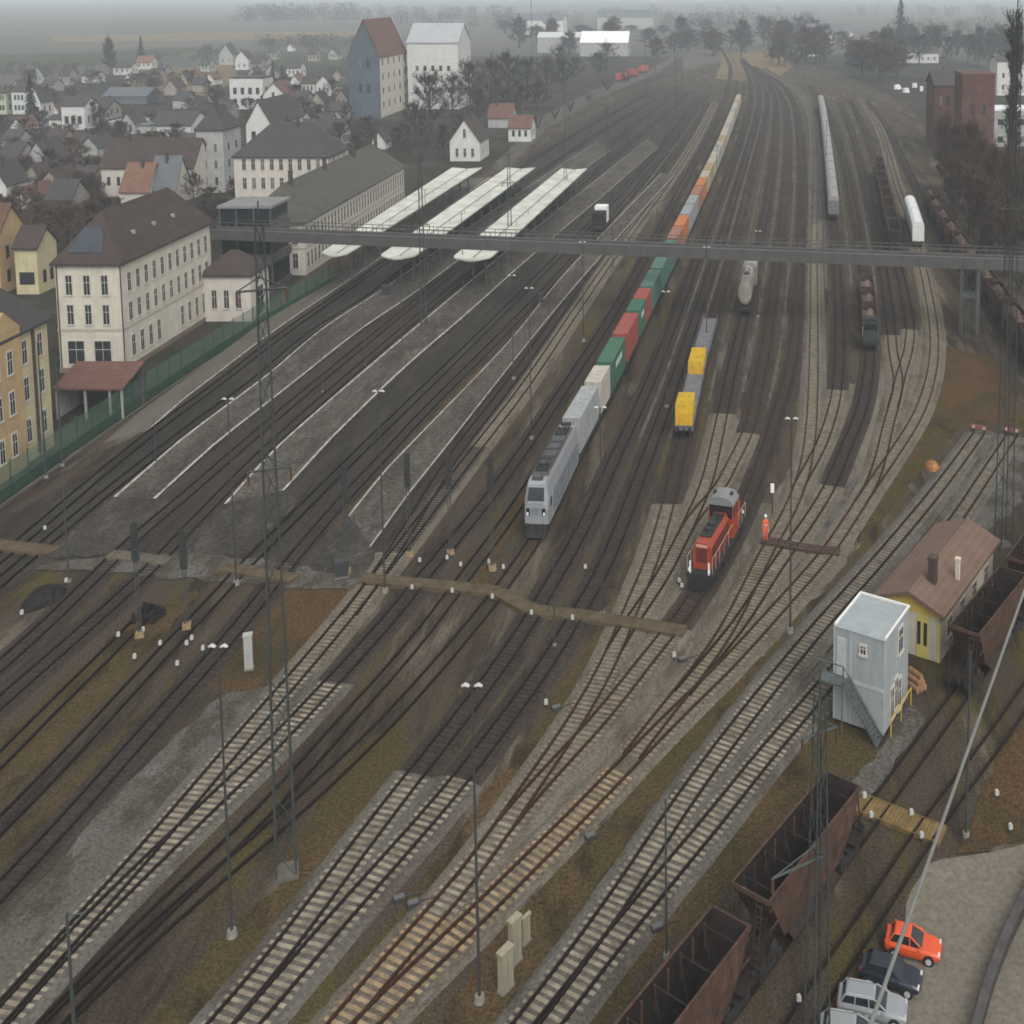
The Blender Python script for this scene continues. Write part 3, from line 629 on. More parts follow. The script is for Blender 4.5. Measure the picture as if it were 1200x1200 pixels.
# ---- red diesel shunting engine
def shunting_engine(loc, rz):
    t = thing('shunting_locomotive', 'red diesel shunting locomotive with dark hood and grey cab roof', 'locomotive', loc, rz)
    MB().box(-7.0, 7.0, -1.5, 1.5, .95, 1.28).build('running_board', BLK, t)
    b = MB()
    def hood(x0, x1, w2, zt):
        prof = [(-w2, 1.29), (w2, 1.29), (w2, zt-.35), (w2-.32, zt), (-w2+.32, zt), (-w2, zt-.35)]
        return MB().extr(prof, x0, x1, axis='x')
    long_hood = hood(-1.2, 6.1, .98, 2.95).build('long_hood', RED, t)
    for s in (-1, 1):
        for k in range(7): MB().cbox(-.5+k*.95, s*1.0, 2.05, .75, .04, 1.1).build('hood_door', REDD, long_hood)
    b = MB(); b.cbox(6.12, 0, 2.15, .05, 1.2, .9)
    for k in range(6): b.cbox(6.16, 0, 1.8+k*.14, .04, 1.15, .05)
    b.build('radiator_grille', REDD, long_hood)
    MB().cbox(6.14, 0, 2.76, .06, 1.3, .16).build('warning_stripe', mat('pale_pink_stripe', (.55, .30, .24), .6, .1, 1), long_hood)
    b = MB(); b.box(-.6, 4.8, -.66, .66, 2.955, 3.06); b.cyl((2.2, 0, 3.12), 'z', .45, .2, 14); b.cyl((3.5, 0, 3.12), 'z', .4, .2, 14); b.tube((.9, .25, 3.0), (.9, .25, 3.5), .14, 10)
    b.build('exhaust_deck', BLK, t)
    hood(-6.2, -3.55, .98, 2.75).build('short_hood', RED, t)
    MB().box(-3.5, -1.25, -1.48, 1.48, 1.3, 2.55).build('cab', RED, t)
    b = MB().box(-3.42, -1.33, -1.42, 1.42, 2.55, 3.45); b.build('cab_window', GLS, t)
    b = MB()
    for x in (-3.42, -2.4, -1.33):
        for y in (-1.42, 1.42): b.cbox(x, y, 3.0, .14, .12, .92)
    b.build('cab_pillar', RED, t)
    prof = [(-1.56, 3.45), (1.56, 3.45), (1.5, 3.62), (1.0, 3.92), (0, 4.02), (-1.0, 3.92), (-1.5, 3.62)]
    MB().extr(prof, -3.65, -1.05, axis='x').build('cab_roof', mat('cab_roof_grey', (.21, .22, .21), .6, .15, 1), t)
    b = MB()
    for y in (-1.0, 1.0): b.cbox(-2.4, y, 4.0, .5, .3, .14)
    b.build('roof_vent', BLK, t)
    for s in (-1, 1):
        b = MB()
        for x in (-6.9, -5.3, -4.0, -2.4, .5, 2.3, 4.1, 5.6, 6.9): b.tube((x, s*1.42, 1.28), (x, s*1.42, 2.25), .03, 5)
        b.tube((-6.9, s*1.42, 2.25), (6.9, s*1.42, 2.25), .03, 5)
        b.build('handrail', mat('rail_pale', (.5, .3, .25), .6, .1, 1), t)
    for s in (-1, 1): MB().box(6.92, 7.04, s*1.05-.09, s*1.05+.09, .75, 2.0).build('step_post', WLINE, t)
    for sx in (-1, 1):
        MB().cbox(sx*7.02, 0, 1.0, .14, 2.7, .5).build('buffer_beam', BLK, t); buffers(sx*7.1, t)
        for s in (-1, 1): MB().cyl((sx*7.12, s*1.1, 1.5), 'x', .13, .1, 10).build('headlight', WHT, t)
        MB().cbox(sx*7.05, 0, .5, .1, 2.3, .5).build('step_board', BLK, t)
    MB().box(-1.6, 1.6, -1.3, 1.3, .35, .95).build('fuel_tank', BLK, t)
    for x in (-4.3, 4.3): bogie(x, t, 2.5, .5)
    return t
# ---- container flat wagon and containers
def flat_wagon(length, label, loc=(0, 0, 0), rz=0, group=None, deck=None, cat='flat wagon', open_frame=True):
    t = thing('container_wagon', label, cat, loc, rz, group); h = length/2
    b = MB()
    for s in (-1, 1): b.box(-h, h, s*1.2-.1, s*1.2+.1, .82, 1.15)
    b.box(-h+.02, h-.02, -.25, .25, .85, 1.10)
    n = int(length/2)
    for k in range(n+1): x = -h+.1+k*(length-.2)/n; b.box(x-.09, x+.09, -1.098, 1.098, .87, 1.12)
    b.build('underframe', deck or BLK, t)
    for x in (-h+2.2, h-2.2): bogie(x, t, 1.8)
    for sx in (-1, 1): buffers(sx*h, t)
    return t
CONT = {}
def container_mesh(L, col):
    k = (L, col)
    if k in CONT: return CONT[k]
    m = mat('container_'+col, COLS[col], .55, .16, .8, streak=.28)
    b = MB(); h = L/2; w2 = 1.22; H2 = 2.75
    b.box(-h+.06, h-.06, -w2+.05, w2-.05, .05, H2-.04)
    n = int(L/.28)
    for i in range(n):                                  # corrugated flanks and roof
        x = -h+.15+(L-.3)*(i+.5)/n
        for s in (-1, 1): b.box(x-.07, x+.07, s*(w2-.06)-.035, s*(w2-.06)+.035, .16, H2-.14)
        if i % 2: b.box(x-.09, x+.09, -w2+.12, w2-.12, H2-.045, H2-.018)
    body = b.mesh('container_body', m)
    f = MB()
    for x in (-h+.08, h-.08):
        for y in (-w2+.08, w2-.08): f.cbox(x, y, H2/2, .16, .16, H2)
        for z in (.09, H2-.07): f.cbox(x, 0, z, .14, 2*w2-.34, .13)
    for y in (-w2+.06, w2-.06):
        for z in (.09, H2-.06): f.cbox(0, y, z, L-.34, .12, .12)
    frame = f.mesh('container_frame', m)
    d = MB()
    for s in (-1, 1):
        d.box(h-.055, h-.02, s*.56-.52, s*.56+.52, .2, H2-.18)
        for y in (s*.36, s*.76): d.tube((h+.005, y, .15), (h+.005, y, H2-.12), .03, 5)
    door = d.mesh('container_door', m)
    CONT[k] = (body, frame, door); return CONT[k]
COLS = {'silver': (.35, .36, .365), 'cream': (.50, .46, .40), 'green': (.055, .17, .095), 'teal': (.09, .20, .155), 'red': (.33, .075, .06), 'maroon': (.20, .075, .06),
        'orange': (.50, .18, .05), 'rust': (.34, .15, .09), 'pale': (.42, .38, .30), 'grey': (.30, .31, .32), 'yellow': (.36, .27, .13)}
def container(L, col, label, loc, rz, group):
    t = thing('shipping_container', label, 'container', loc, rz, group)
    b, f, d = container_mesh(L, col)
    put('body', b, t); put('frame', f, t); put('door', d, t)
    if col == 'green':
        for s_ in (-1, 1):
            q = MB()
            for k in range(6): q.box(-L*.22+k*L*.075, -L*.22+k*L*.075+L*.05, s_*1.2-.012, s_*1.2+.012, 1.5, 2.1)
            q.build('side_marking', mat('marking_pale', (.55, .58, .54), .7, .1, 1), t)
    return t
# ---- open hopper wagon: hollow brown body with cross stays, sloping ends, bogies
def hopper_parts():
    t = thing('hopper_wagon', 'x', 'hopper wagon'); h = 6.3; zt = 3.55; zb = 1.65; w2 = 1.42
    o = MB(); th = .07
    outer_t = [(-h, -w2), (h, -w2), (h, w2), (-h, w2)]
    outer_b = [(-h+2.4, -1.15), (h-2.4, -1.15), (h-2.4, 1.15), (-h+2.4, 1.15)]
    mid = 2.45
    n = 4
    vs = [(x, y, zt) for x, y in outer_t]+[(x-math.copysign(1.0, x), y*1.03, mid) for x, y in outer_t]+[(x, y, zb-.55) for x, y in outer_b]
    fs = []
    for r in (0, 4):
        for i in range(4): fs.append((r+i, r+4+i, r+4+(i+1) % 4, r+(i+1) % 4))
    o.add(vs, fs, 0); o.add([(x, y, zb-.55) for x, y in outer_b], [(3, 2, 1, 0)], 0)
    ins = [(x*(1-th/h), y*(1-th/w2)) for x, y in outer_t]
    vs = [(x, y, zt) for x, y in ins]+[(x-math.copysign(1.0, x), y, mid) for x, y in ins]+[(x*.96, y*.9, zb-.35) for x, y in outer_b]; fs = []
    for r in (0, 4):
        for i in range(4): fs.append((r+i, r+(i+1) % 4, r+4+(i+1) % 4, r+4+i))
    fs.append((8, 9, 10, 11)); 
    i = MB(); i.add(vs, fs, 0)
    rim = MB()
    for s in (-1, 1): rim.box(-h-.04, h+.04, s*w2-.10, s*w2+.06, zt-.16, zt+.02)
    for sx in (-1, 1): rim.box(sx*h-.06 if sx > 0 else sx*h-.08, sx*h+.08 if sx > 0 else sx*h+.06, -w2+.1, w2-.1, zt-.16, zt+.018)
    body = put('body', None, t) if False else None
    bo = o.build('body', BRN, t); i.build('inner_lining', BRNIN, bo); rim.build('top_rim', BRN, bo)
    for s in (-1, 1):
        b = MB().box(-h, h, s*(w2+.03)-.02, s*(w2+.03)+.02, mid-.12, mid-.02)
        b.box(-h, h, s*(w2+.03)-.02, s*(w2+.03)+.02, zt-.45, zt-.38); b.build('side_rib', BRN, bo)
        b = MB()
        for k in range(9):
            x = -h+1.1+k*(2*h-2.2)/8; b = MB().box(x-.06, x+.06, s*(w2-.15)-.06, s*(w2-.15)+.06, mid, zt-.17); b.build('inner_rib', BRN, bo)
    b = MB()
    for k in range(5):
        x = -h+1.2+k*(2*h-2.4)/4; b.tube((x, -w2+.05, zt-.22), (x, w2-.05, zt-.22), .05, 6)
        b.tube((x, -w2+.05, zt-.22), (x+.9, w2*.1, mid-.5), .05, 6)
    b.build('cross_stay', RUSTD, bo)
    f = MB().box(-7.2, 7.2, -.3, .3, .85, 1.15)
    for sx in (-1, 1):
        f.box(min(sx*5.6, sx*7.2), max(sx*5.6, sx*7.2), -1.35, 1.35, 1.0, 1.13); f.cbox(sx*7.15, 0, 1.05, .16, 2.7, .4)
        for s in (-1, 1):
            f.tube((sx*7.0, s*1.2, 1.1), (sx*h, s*1.25, 2.9), .06, 6); f.tube((sx*6.2, s*1.2, 1.1), (sx*h, s*1.3, 2.0), .05, 6)
            f.tube((sx*7.1, s*.6, 1.1), (sx*6.3, s*.6, 3.2), .035, 5)
        f.tube((sx*7.0, -1.2, 1.1), (sx*6.3, 1.25, 2.9), .04, 5)
    f.build('underframe', RUSTD, t)
    for s in (-1, 1):
        c = MB().add([(-3.2, s*.5, 1.2), (3.2, s*.5, 1.2), (3.2, s*1.5, .75), (-3.2, s*1.5, .75), (-3.2, s*.5, 1.12), (3.2, s*.5, 1.12), (3.2, s*1.5, .67), (-3.2, s*1.5, .67)],
                     [(0, 1, 2, 3), (7, 6, 5, 4), (0, 4, 5, 1), (1, 5, 6, 2), (2, 6, 7, 3), (3, 7, 4, 0)])
        cc = MB(); cc.add([(-3.2, s*.5, 1.2), (3.2, s*.5, 1.2), (3.2, s*1.5, .75), (-3.2, s*1.5, .75), (-3.2, s*.5, 1.12), (3.2, s*.5, 1.12), (3.2, s*1.5, .67), (-3.2, s*1.5, .67)],
                     [(0, 1, 2, 3), (7, 6, 5, 4), (0, 4, 5, 1), (1, 5, 6, 2), (2, 6, 7, 3), (3, 7, 4, 0)])
        cc.build('discharge_chute', RUSTD, t)
    b = MB()
    for y in (.55, 1.0):
        b.tube((7.0, y, 1.1), (6.5, y, 3.4), .03, 5)
    for k in range(6): z_ = 1.4+k*.38; x = 7.0-.55*(z_-1.1)/2.8; b.tube((x, .55, z_), (x, 1.0, z_), .025, 4)
    b.build('ladder', WHL, t)
    for x in (-5.5, 5.5): bogie(x, t, 1.8)
    for sx in (-1, 1): buffers(sx*7.2, t)
    return t
MB_add0 = MB.add
def _add(self, vs, fs, mi=0): MB_add0(self, vs, fs, mi); return self
MB.add = _add
def tank_wagon(length, m, label, loc, rz, group=None, r=1.42, zc=2.75):
    t = thing('tank_wagon', label, 'tank wagon', loc, rz, group); h = length/2
    rings = []
    for x, q in ((-h+.3, .45), (-h+.36, .75), (-h+.55, .94), (-h+.8, 1), (h-.8, 1), (h-.55, .94), (h-.36, .75), (h-.3, .45)):
        rings.append([(x, r*q*math.cos(2*PI*i/20), zc+r*q*math.sin(2*PI*i/20)) for i in range(20)])
    tk = MB().loft(rings).build('tank', m, t, smooth=True)
    MB().cyl((0, 0, zc+r+.08), 'z', .4, .3, 14).build('manhole', m, tk)
    b = MB().box(-1.6, 1.6, -.45, .45, zc+r+.02, zc+r+.06)
    for s in (-1, 1):
        b.tube((-1.6, s*.5, zc+r+.5), (1.6, s*.5, zc+r+.5), .025, 4)
        for x in (-1.6, 0, 1.6): b.tube((x, s*.5, zc+r), (x, s*.5, zc+r+.5), .025, 4)
    b.build('walkway', BLK, t)
    for k in range(3):
        x = -h*.5+k*h*.5; rr = r+.02
        MB().loft([[(x+d, rr*math.cos(2*PI*i/20), zc+rr*math.sin(2*PI*i/20)) for i in range(20)] for d in (-.06, .06)]).build('band', BLK if m is TANKP else m, t)
    b = MB()
    for s in (-1, 1): b.box(-h, h, s*1.1-.09, s*1.1+.09, .9, 1.2); 
    for sx in (-1, 1): b.box(min(sx*(h-1.2), sx*h), max(sx*(h-1.2), sx*h), -1.0, 1.0, 1.0, 1.17); b.cbox(sx*(h-.06), 0, 1.05, .13, 2.7, .42)
    for x in (-h+1.5, -h*.3, h*.3, h-1.5): b.cbox(x, 0, 1.3, .3, 1.9, .3)
    b.build('underframe', BLK, t)
    b = MB()
    for s in (-.25, .25): b.tube((s, r+.08, 1.0), (s, r*.4, zc+r), .03, 4)
    for k in range(8): b.tube((-.25, r+.08-.06*k, 1.2+k*.36), (.25, r+.08-.06*k, 1.2+k*.36), .02, 4)
    b.build('ladder', BLK, t)
    for x in (-h+2.1, h-2.1): bogie(x, t, 1.8)
    for sx in (-1, 1): buffers(sx*h, t)
    return t
def van_wagon(length, label, loc, rz, group=None, roof=PALER, body=None):
    t = thing('covered_wagon', label, 'covered wagon', loc, rz, group); h = length/2
    MB().box(-h+.15, h-.15, -1.4, 1.4, 1.15, 3.3).build('body', body or GRYW, t)
    prof = [(-1.46, 3.3), (1.46, 3.3), (1.4, 3.5), (.8, 3.85), (0, 3.95), (-.8, 3.85), (-1.4, 3.5)]
    MB().extr(prof, -h+.1, h-.1, axis='x').build('roof', roof, t)
    for s in (-1, 1):
        for k in range(4): MB().cbox(-h+length*(k+.5)/4, s*1.42, 2.2, length/4-.3, .05, 1.9).build('sliding_door', roof, t)
    MB().box(-h, h, -1.2, 1.2, .85, 1.14).build('underframe', BLK, t)
    for x in (-h+2, h-2): bogie(x, t, 1.8)
    for sx in (-1, 1): buffers(sx*h, t)
    return t
# ------------------------------------------------------------- the container train on T9
P = TR['T9']; RAILZ = .30*1.0
def on(Pth, s): 
    p = Pth.pos(s); return (p[0], p[1], .02)
def facing(Pth, s): return Pth.ang(s)+PI          # nose towards the near end
s = P.s_at_y(634)+9.3
electric_engine(on(P, s), facing(P, s)); s += 9.3+.9
ORDER = [('silver', 12.2, 'silver container riding right behind the silver locomotive'), ('cream', 7.2, 'cream topped container, second behind the locomotive'), ('green', 12.2, 'dark green container with pale lettering behind the cream one'),
         ('red', 12.2, 'red container between the two nearest green ones'), ('green', 7.2, 'short green container between two red ones'), ('red', 7.2, 'short red container ahead of the run of teal containers'),
         ('teal', 12.2, 'teal container behind the short red one, first of the teal run'), ('teal', 12.2, 'teal container just in front of the footbridge'), ('teal', 12.2, 'teal container passing below the footbridge'),
         ('rust', 12.2, 'rust coloured container just beyond the footbridge'), ('orange', 12.2, 'bright orange container beyond the footbridge'), ('grey', 12.2, 'grey container behind the bright orange one'), ('grey', 12.2, 'second grey container behind the bright orange one'),
         ('rust', 12.2, 'rusty pink container behind two grey ones'), ('orange', 12.2, 'faded orange container half way along the far part of the train')]
far_cols = ['pale', 'yellow', 'pale', 'pale', 'grey', 'pale', 'yellow', 'pale', 'pale', 'grey', 'pale', 'pale', 'pale', 'grey', 'pale', 'pale', 'yellow', 'pale', 'pale']
for i, c in enumerate(far_cols): ORDER.append((c, 12.2, None))
wag = None; pend = []
i = 0; cg = 'containers of the long container train'; wg = 'wagons of the long container train'
FARLAB = '%s container in the hazy far end of the container train'
while i < len(ORDER):
    # a wagon carries one long box or two short ones
    loads = [ORDER[i]]; i += 1
    if loads[0][1] < 8 and i < len(ORDER) and ORDER[i][1] < 8: loads.append(ORDER[i]); i += 1
    L = sum(l[1] for l in loads)+.35*(len(loads)-1); LW = L+1.2
    sc_ = s+LW/2
    if sc_ > P.len-8: break
    first = loads[0][2] or (FARLAB % loads[0][0])
    lab = 'container wagon under the '+first
    if loads[0][2] is None: lab = 'container wagon in the hazy far end of the train'
    else:
        cnt = GLAB.get(lab, 0); GLAB[lab] = cnt+1
        if cnt: lab = 'second container wagon under the '+first
    if wag is None or abs(wag[1]-LW) > .1:
        o = flat_wagon(LW, lab, on(P, sc_), facing(P, sc_), wg); wag = (o, LW)
    else: dup(wag[0], lab, on(P, sc_), facing(P, sc_), wg)
    x = -L/2
    for col, l, lb in loads:
        q = sc_+(x+l/2); x += l+.35
        p = P.pos(q)
        container(l, col, lb or (FARLAB % col), (p[0], p[1], .02+1.155*K), facing(P, q), cg)
    s += LW+.5
# ------------------------------------------------------------- red shunter, yellow flats, tanks, hoppers
P = TR['T15']; s = P.s_at_y(700)+7.4; shunting_engine(on(P, s), facing(P, s))
P = TR['T12']; s = P.s_at_y(519)
YG = 'yellow flat wagons'
for n_, ln in enumerate((31.0, 20.0)):
    q = s+.6+ln/2
    lab = ['grey flat wagon carrying two yellow load frames, nearest of the siding', 'empty grey flat wagon behind the one with the yellow load frames'][n_]
    t = flat_wagon(ln, lab, on(P, q), facing(P, q), YG, BLUW)
    MB().box(-ln/2+.1, ln/2-.1, -1.3, 1.3, 1.16, 1.26).build('deck', GRYW, t)
    b = MB()
    for sx in range(8):
        for sd in (-1, 1): b.cbox(-ln/2+1.2+sx*(ln-2.4)/7, sd*1.36, 1.5, .1, .09, .95)
    b.build('stake', BLUW, t)
    if n_ == 0:
        def yload(qq, ln2, lab, h0):
            p = P.pos(qq); y = thing('yellow_load_frame', lab, 'load frame', (p[0], p[1], .02+1.262*K), facing(P, qq), 'yellow load frames')
            MB().box(-ln2/2, ln2/2, -1.24, 1.24, .0, h0*.55).build('lower_box', YEL, y)
            b = MB()
            for k in range(7): b.box(-ln2/2+.05+k*(ln2-.4)/6, -ln2/2+.35+k*(ln2-.4)/6, -1.22, 1.22, h0*.55, h0)
            b.box(-ln2/2+.1, ln2/2-.1, -1.0, 1.0, h0*.55, h0*.82)
            b.build('upper_frame', YEL, y)
            b = MB()
            for k in range(5): b.box(ln2/2+.005, ln2/2+.03, -1.2, 1.2, .12+k*h0*.11, .15+k*h0*.11)
            b.build('end_rib', mat('load_orange', (.55, .24, .02), .6, .15, 1), y)
        yload(s+.7+2.5, 4.9, 'yellow load frame at the near end of the grey flat wagon', 1.75)
        yload(s+.6+25.0, 7.0, 'yellow load frame at the far end of the grey flat wagon', 1.2)
    s += ln+1.2
P = TR['T13']; s = P.s_at_y(372)+6.8
t = tank_wagon(13.5, TANKP, 'pale grey tank wagon standing alone in front of the footbridge', on(P, s), facing(P, s)); s += 14.2
t = van_wagon(9.0, 'short pinkish grey covered wagon coupled behind the pale tank wagon', on(P, s), facing(P, s), body=mat('dusty_pink_grey', (.22, .17, .15), .8, .2, 1))
P = TR['T17']; s = P.s_at_y(261)+8.2; LG = 'long pale covered wagons in the middle siding'
v0 = van_wagon(15.2, 'nearest of the long pale covered wagons in the middle siding', on(P, s), facing(P, s), LG); s += 16.3
k = 0
while s < P.s_at_y(128):
    dup(v0, 'long pale covered wagon further back in the middle siding row', on(P, s), facing(P, s), LG); s += 16.3
# rail tractor with two low brown wagons
P = TR['T18']; s = P.s_at_y(414)+3.6
t = thing('rail_tractor', 'small dark green rail tractor with pale side rails in the right siding', 'locomotive', on(P, s), facing(P, s))
GRND = mat('tractor_green', (.030, .040, .032), .6, .3, 1.5)
MB().box(-3.4, 3.4, -1.45, 1.45, .8, 1.15).build('underframe', BLK, t)
MB().extr([(-1.1, 1.16), (1.1, 1.16), (1.1, 2.0), (.8, 2.3), (-.8, 2.3), (-1.1, 2.0)], -.8, 3.1, axis='x').build('hood', GRND, t)
MB().box(1.0, 3.0, -1.35, 1.35, 1.16, 3.2).build('cab', GRND, t)
MB().box(.98, 3.02, -1.2, 1.2, 2.2, 2.9).build('cab_window', GLS, t)
MB().extr([(-1.45, 3.2), (1.45, 3.2), (.9, 3.45), (-.9, 3.45)], .85, 3.15, axis='x').build('cab_roof', BLK, t)
for y in (-1.3, 0, 1.3): MB().box(-3.3, .6, y-.12, y+.12, 2.32 if y == 0 else 1.16, 2.42 if y == 0 else 1.5).build('pale_rail', mat('pale_grey_paint', (.5, .5, .52), .6, .1, 1), t)
for x in (-2, 2): wheelset(x, t, .5)
for sx in (-1, 1): buffers(sx*3.4, t)
s += 5.5
LOWG = 'low brown wagons behind the rail tractor'
def low_wagon(lab, loc, rz):
    t = thing('low_wagon', lab, 'open wagon', loc, rz, LOWG); h = 4.6
    b = MB().box(-h, h, -1.35, 1.35, 1.1, 1.25)
    for sd in (-1, 1): b.box(-h, h, sd*1.37-.05, sd*1.37+.05, 1.1, 2.1)
    for sx in (-1, 1): b.box(sx*h-.05, sx*h+.05, -1.3, 1.3, 1.25, 2.09)
    b.build('body', BRN, t)
    l = MB()
    rr = random.Random(len(lab))
    rings = [[(-h+.1, -1.3, 1.26), (-h+.1, 1.3, 1.26), (-h+.1, 0, 1.3)], [(-2, -1.3, 1.26), (-2, 1.3, 1.26), (-2, .1, 1.95)], [(1, -1.3, 1.26), (1, 1.3, 1.26), (1, -.1, 1.7)], [(h-.1, -1.3, 1.26), (h-.1, 1.3, 1.26), (h-.1, 0, 1.4)]]
    l.loft(rings).build('load_heap', mat('pinkish_ballast_load', (.21, .16, .145), .95, .3, 2), t)
    MB().box(-h, h, -1.1, 1.1, .85, 1.095).build('underframe', BLK, t)
    for x in (-2.9, 2.9): wheelset(x, t, .48)
    for sx in (-1, 1): buffers(sx*h, t)
    return t
for lab in ('low brown open wagon coupled directly behind the rail tractor', 'low brown open wagon second behind the rail tractor', 'low brown open wagon right under the footbridge'):
    s += 5.3; low_wagon(lab, on(P, s), facing(P, s)); s += 5.3
# hoppers
hop = hopper_parts(); HL = 14.9
def hoppers(key, y0, n, labs, grp, off=6.7):
    global hop_used
    Pq = TR[key]; s = Pq.s_at_y(y0)+off
    for i in range(n):
        if s > Pq.len-5: break
        lab = labs[i] if i < len(labs) else labs[-1]
        if not hop_used:
            o = hop; o.location = on(Pq, s); o.rotation_euler = (0, 0, facing(Pq, s)); o['label'] = lab; o['group'] = grp; hop_used = True
        else: dup(hop, lab, on(Pq, s), facing(Pq, s), grp)
        s += HL
hop_used = False
P = TR['T24']; s1 = P.s_at_y(1006)
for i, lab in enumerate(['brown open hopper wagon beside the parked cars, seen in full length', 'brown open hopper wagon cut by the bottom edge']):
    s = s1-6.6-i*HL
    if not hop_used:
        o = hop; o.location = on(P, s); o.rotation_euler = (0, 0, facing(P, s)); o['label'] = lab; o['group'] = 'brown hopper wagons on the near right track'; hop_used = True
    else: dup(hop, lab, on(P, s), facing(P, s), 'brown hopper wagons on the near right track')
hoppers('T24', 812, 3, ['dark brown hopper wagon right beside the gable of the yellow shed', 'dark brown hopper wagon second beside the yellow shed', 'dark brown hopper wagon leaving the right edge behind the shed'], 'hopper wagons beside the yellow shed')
hoppers('T20', 300, 8, ['nearest of the dark hopper wagons in the row left of the white covered wagons', 'dark hopper wagon further back in the row left of the white covered wagons'], 'dark hopper row left of the white wagons')
Pq = TR['T26']
s0, s1 = Pq.s_at_y(246), Pq.s_at_y(430)
for i, s in enumerate([s0+5+HL*k for k in range(13)]):
    if s > Pq.len-4: break
    dw_ = dup(hop, ['dark open wagon right beside the white covered wagons'][0] if i == 0 else 'dark open wagon in the row along the right edge beyond the yellow shed', on(Pq, s), Pq.ang(s), 'dark open wagons at the right edge')
    hp_ = MB().loft([[(-5.6, -1.2, 2.9), (-5.6, 1.2, 2.9), (-5.6, 0, 3.1)], [(-2.5, -1.3, 3.1), (-2.5, 1.3, 3.1), (-2.5, .1, 3.75)], [(1.5, -1.3, 3.0), (1.5, 1.3, 3.0), (1.5, -.1, 3.5)], [(5.6, -1.2, 2.9), (5.6, 1.2, 2.9), (5.6, 0, 3.1)]])
    hp_.build('load_heap', mat('rusty_scrap_load', ((.20, .115, .085), (.13, .085, .07))[i % 2], .95, .35, 1.5) if i else mat('rusty_load', (.12, .08, .065), .95, .3, 1.5), dw_)
P = TR['T19']; s = P.s_at_y(292)+7.5
van_wagon(17.5, 'bright white covered wagon just beyond the footbridge at right', on(P, s), facing(P, s), 'white covered wagons', TANKW, TANKW)
van_wagon(17.5, 'second white covered wagon, behind the one next to the footbridge', on(P, s+18.2), facing(P, s+18.2), 'white covered wagons', TANKW, TANKW)
# road-rail work vehicle among the far tracks
X, Y = at(704, 272)
t = thing('work_trolley', 'small dark and white work trolley on the far track beyond the footbridge', 'rail trolley', (X, Y, .02), TR['T7'].ang(TR['T7'].s_at_y(272))+PI)
MB().box(-3, 3, -1.3, 1.3, .8, 1.2).build('underframe', BLK, t)
MB().box(.2, 2.9, -1.2, 1.2, 1.2, 2.8).build('cab', RUSTD, t)
MB().box(-2.8, -.2, -1.2, 1.2, 1.2, 3.2).build('white_box', WLINE, t)
b = MB(); b.box(2.905, 2.93, -1.0, 1.0, 2.0, 2.6); b.build('windscreen', GLS, t)
t.scale = (1.35, 1.35, 1.2)
for x in (-2, 2): wheelset(x, t, .42)
# ============================================================= buildings
CREAM = mat('cream_render', (.56, .52, .43), .85, .10, .4, streak=.10)
CREAM2 = mat('ochre_render', (.46, .33, .18), .85, .12, .4, streak=.12)
YELL = mat('yellow_render', (.52, .45, .28), .85, .10, .4, streak=.12)
PINKW = mat('pale_pink_render', (.54, .50, .44), .85, .08, .4, streak=.08)
WHITEW = mat('white_render', (.58, .58, .55), .85, .08, .4, streak=.12)
GREYW = mat('grey_render', (.36, .36, .34), .85, .12, .4, streak=.15)
BANDM = mat('string_course', (.40, .36, .29), .85, .1, 1)
FRAMEM = mat('window_surround', (.50, .47, .41), .8, .08, 1)
WGL = mat('window_glass', (.035, .038, .042), .18, .3, .4)
WGL2 = mat('window_glass_with_blind', (.14, .13, .11), .3, .3, .4)
ROOFB = roofmat('brown_tile_roof', (.034, .022, .018), (.064, .041, .033))
ROOFR = roofmat('red_tile_roof', (.10, .046, .032), (.16, .074, .050))
ROOFO = roofmat('orange_tile_roof', (.15, .070, .042), (.21, .105, .065))
ROOFD = roofmat('dark_tile_roof', (.034, .031, .031), (.062, .054, .050))
ROOFGR = roofmat('mossy_slate_roof', (.045, .042, .032), (.095, .088, .070), .6)
ROOFS = roofmat('shed_tile_roof', (.135, .078, .050), (.175, .112, .078), .5)
ROOFBL = mat('blue_grey_sheet', (.105, .118, .128), .6, .15, .4)
PIPE = mat('downpipe', (.06, .045, .038), .6, .2, 2)
SOLAR = mat('solar_glass', (.05, .06, .075), .2, .15, .6)
BRICK = mat('red_brick', (.13, .065, .052), .9, .25, .5, streak=.2)
WMESH = {}
def window(par, x, y, z, face, w, h, frame=True, glass=None, name='window', arch=False):
    glass = glass or WGL
    key = (round(w, 2), round(h, 2), glass.name, arch)
    if key not in WMESH:
        p = MB()
        if arch: p.extr([(-w/2, 0), (w/2, 0), (w/2, h*.78), (w*.36, h*.93), (0, h), (-w*.36, h*.93), (-w/2, h*.78)], -.05, 0)
        else: p.box(-w/2, w/2, -.05, 0, 0, h)
        f = MB(); t = .13
        f.box(-w/2-t, -w/2-.003, -.09, 0, 0, h); f.box(w/2+.003, w/2+t, -.09, 0, 0, h); f.box(-w/2-t, w/2+t, -.09, 0, h+.003, h+t)
        f.box(-w/2-t-.05, w/2+t+.05, -.16, 0, -t, -.003); f.box(-.035, .035, -.075, -.052, 0, h)
        f.box(-w/2, -.037, -.075, -.052, h*.62, h*.62+.05); f.box(.037, w/2, -.075, -.052, h*.62, h*.62+.05)
        WMESH[key] = (p.mesh('window', glass), f.mesh('window_frame', FRAMEM))
    p, f = WMESH[key]
    rz = {'s': 0, 'e': PI/2, 'n': PI, 'w': -PI/2}[face]
    o = put(name, p, par, (x, y, z), rz)
    if frame: put('frame', f, o)
    return o
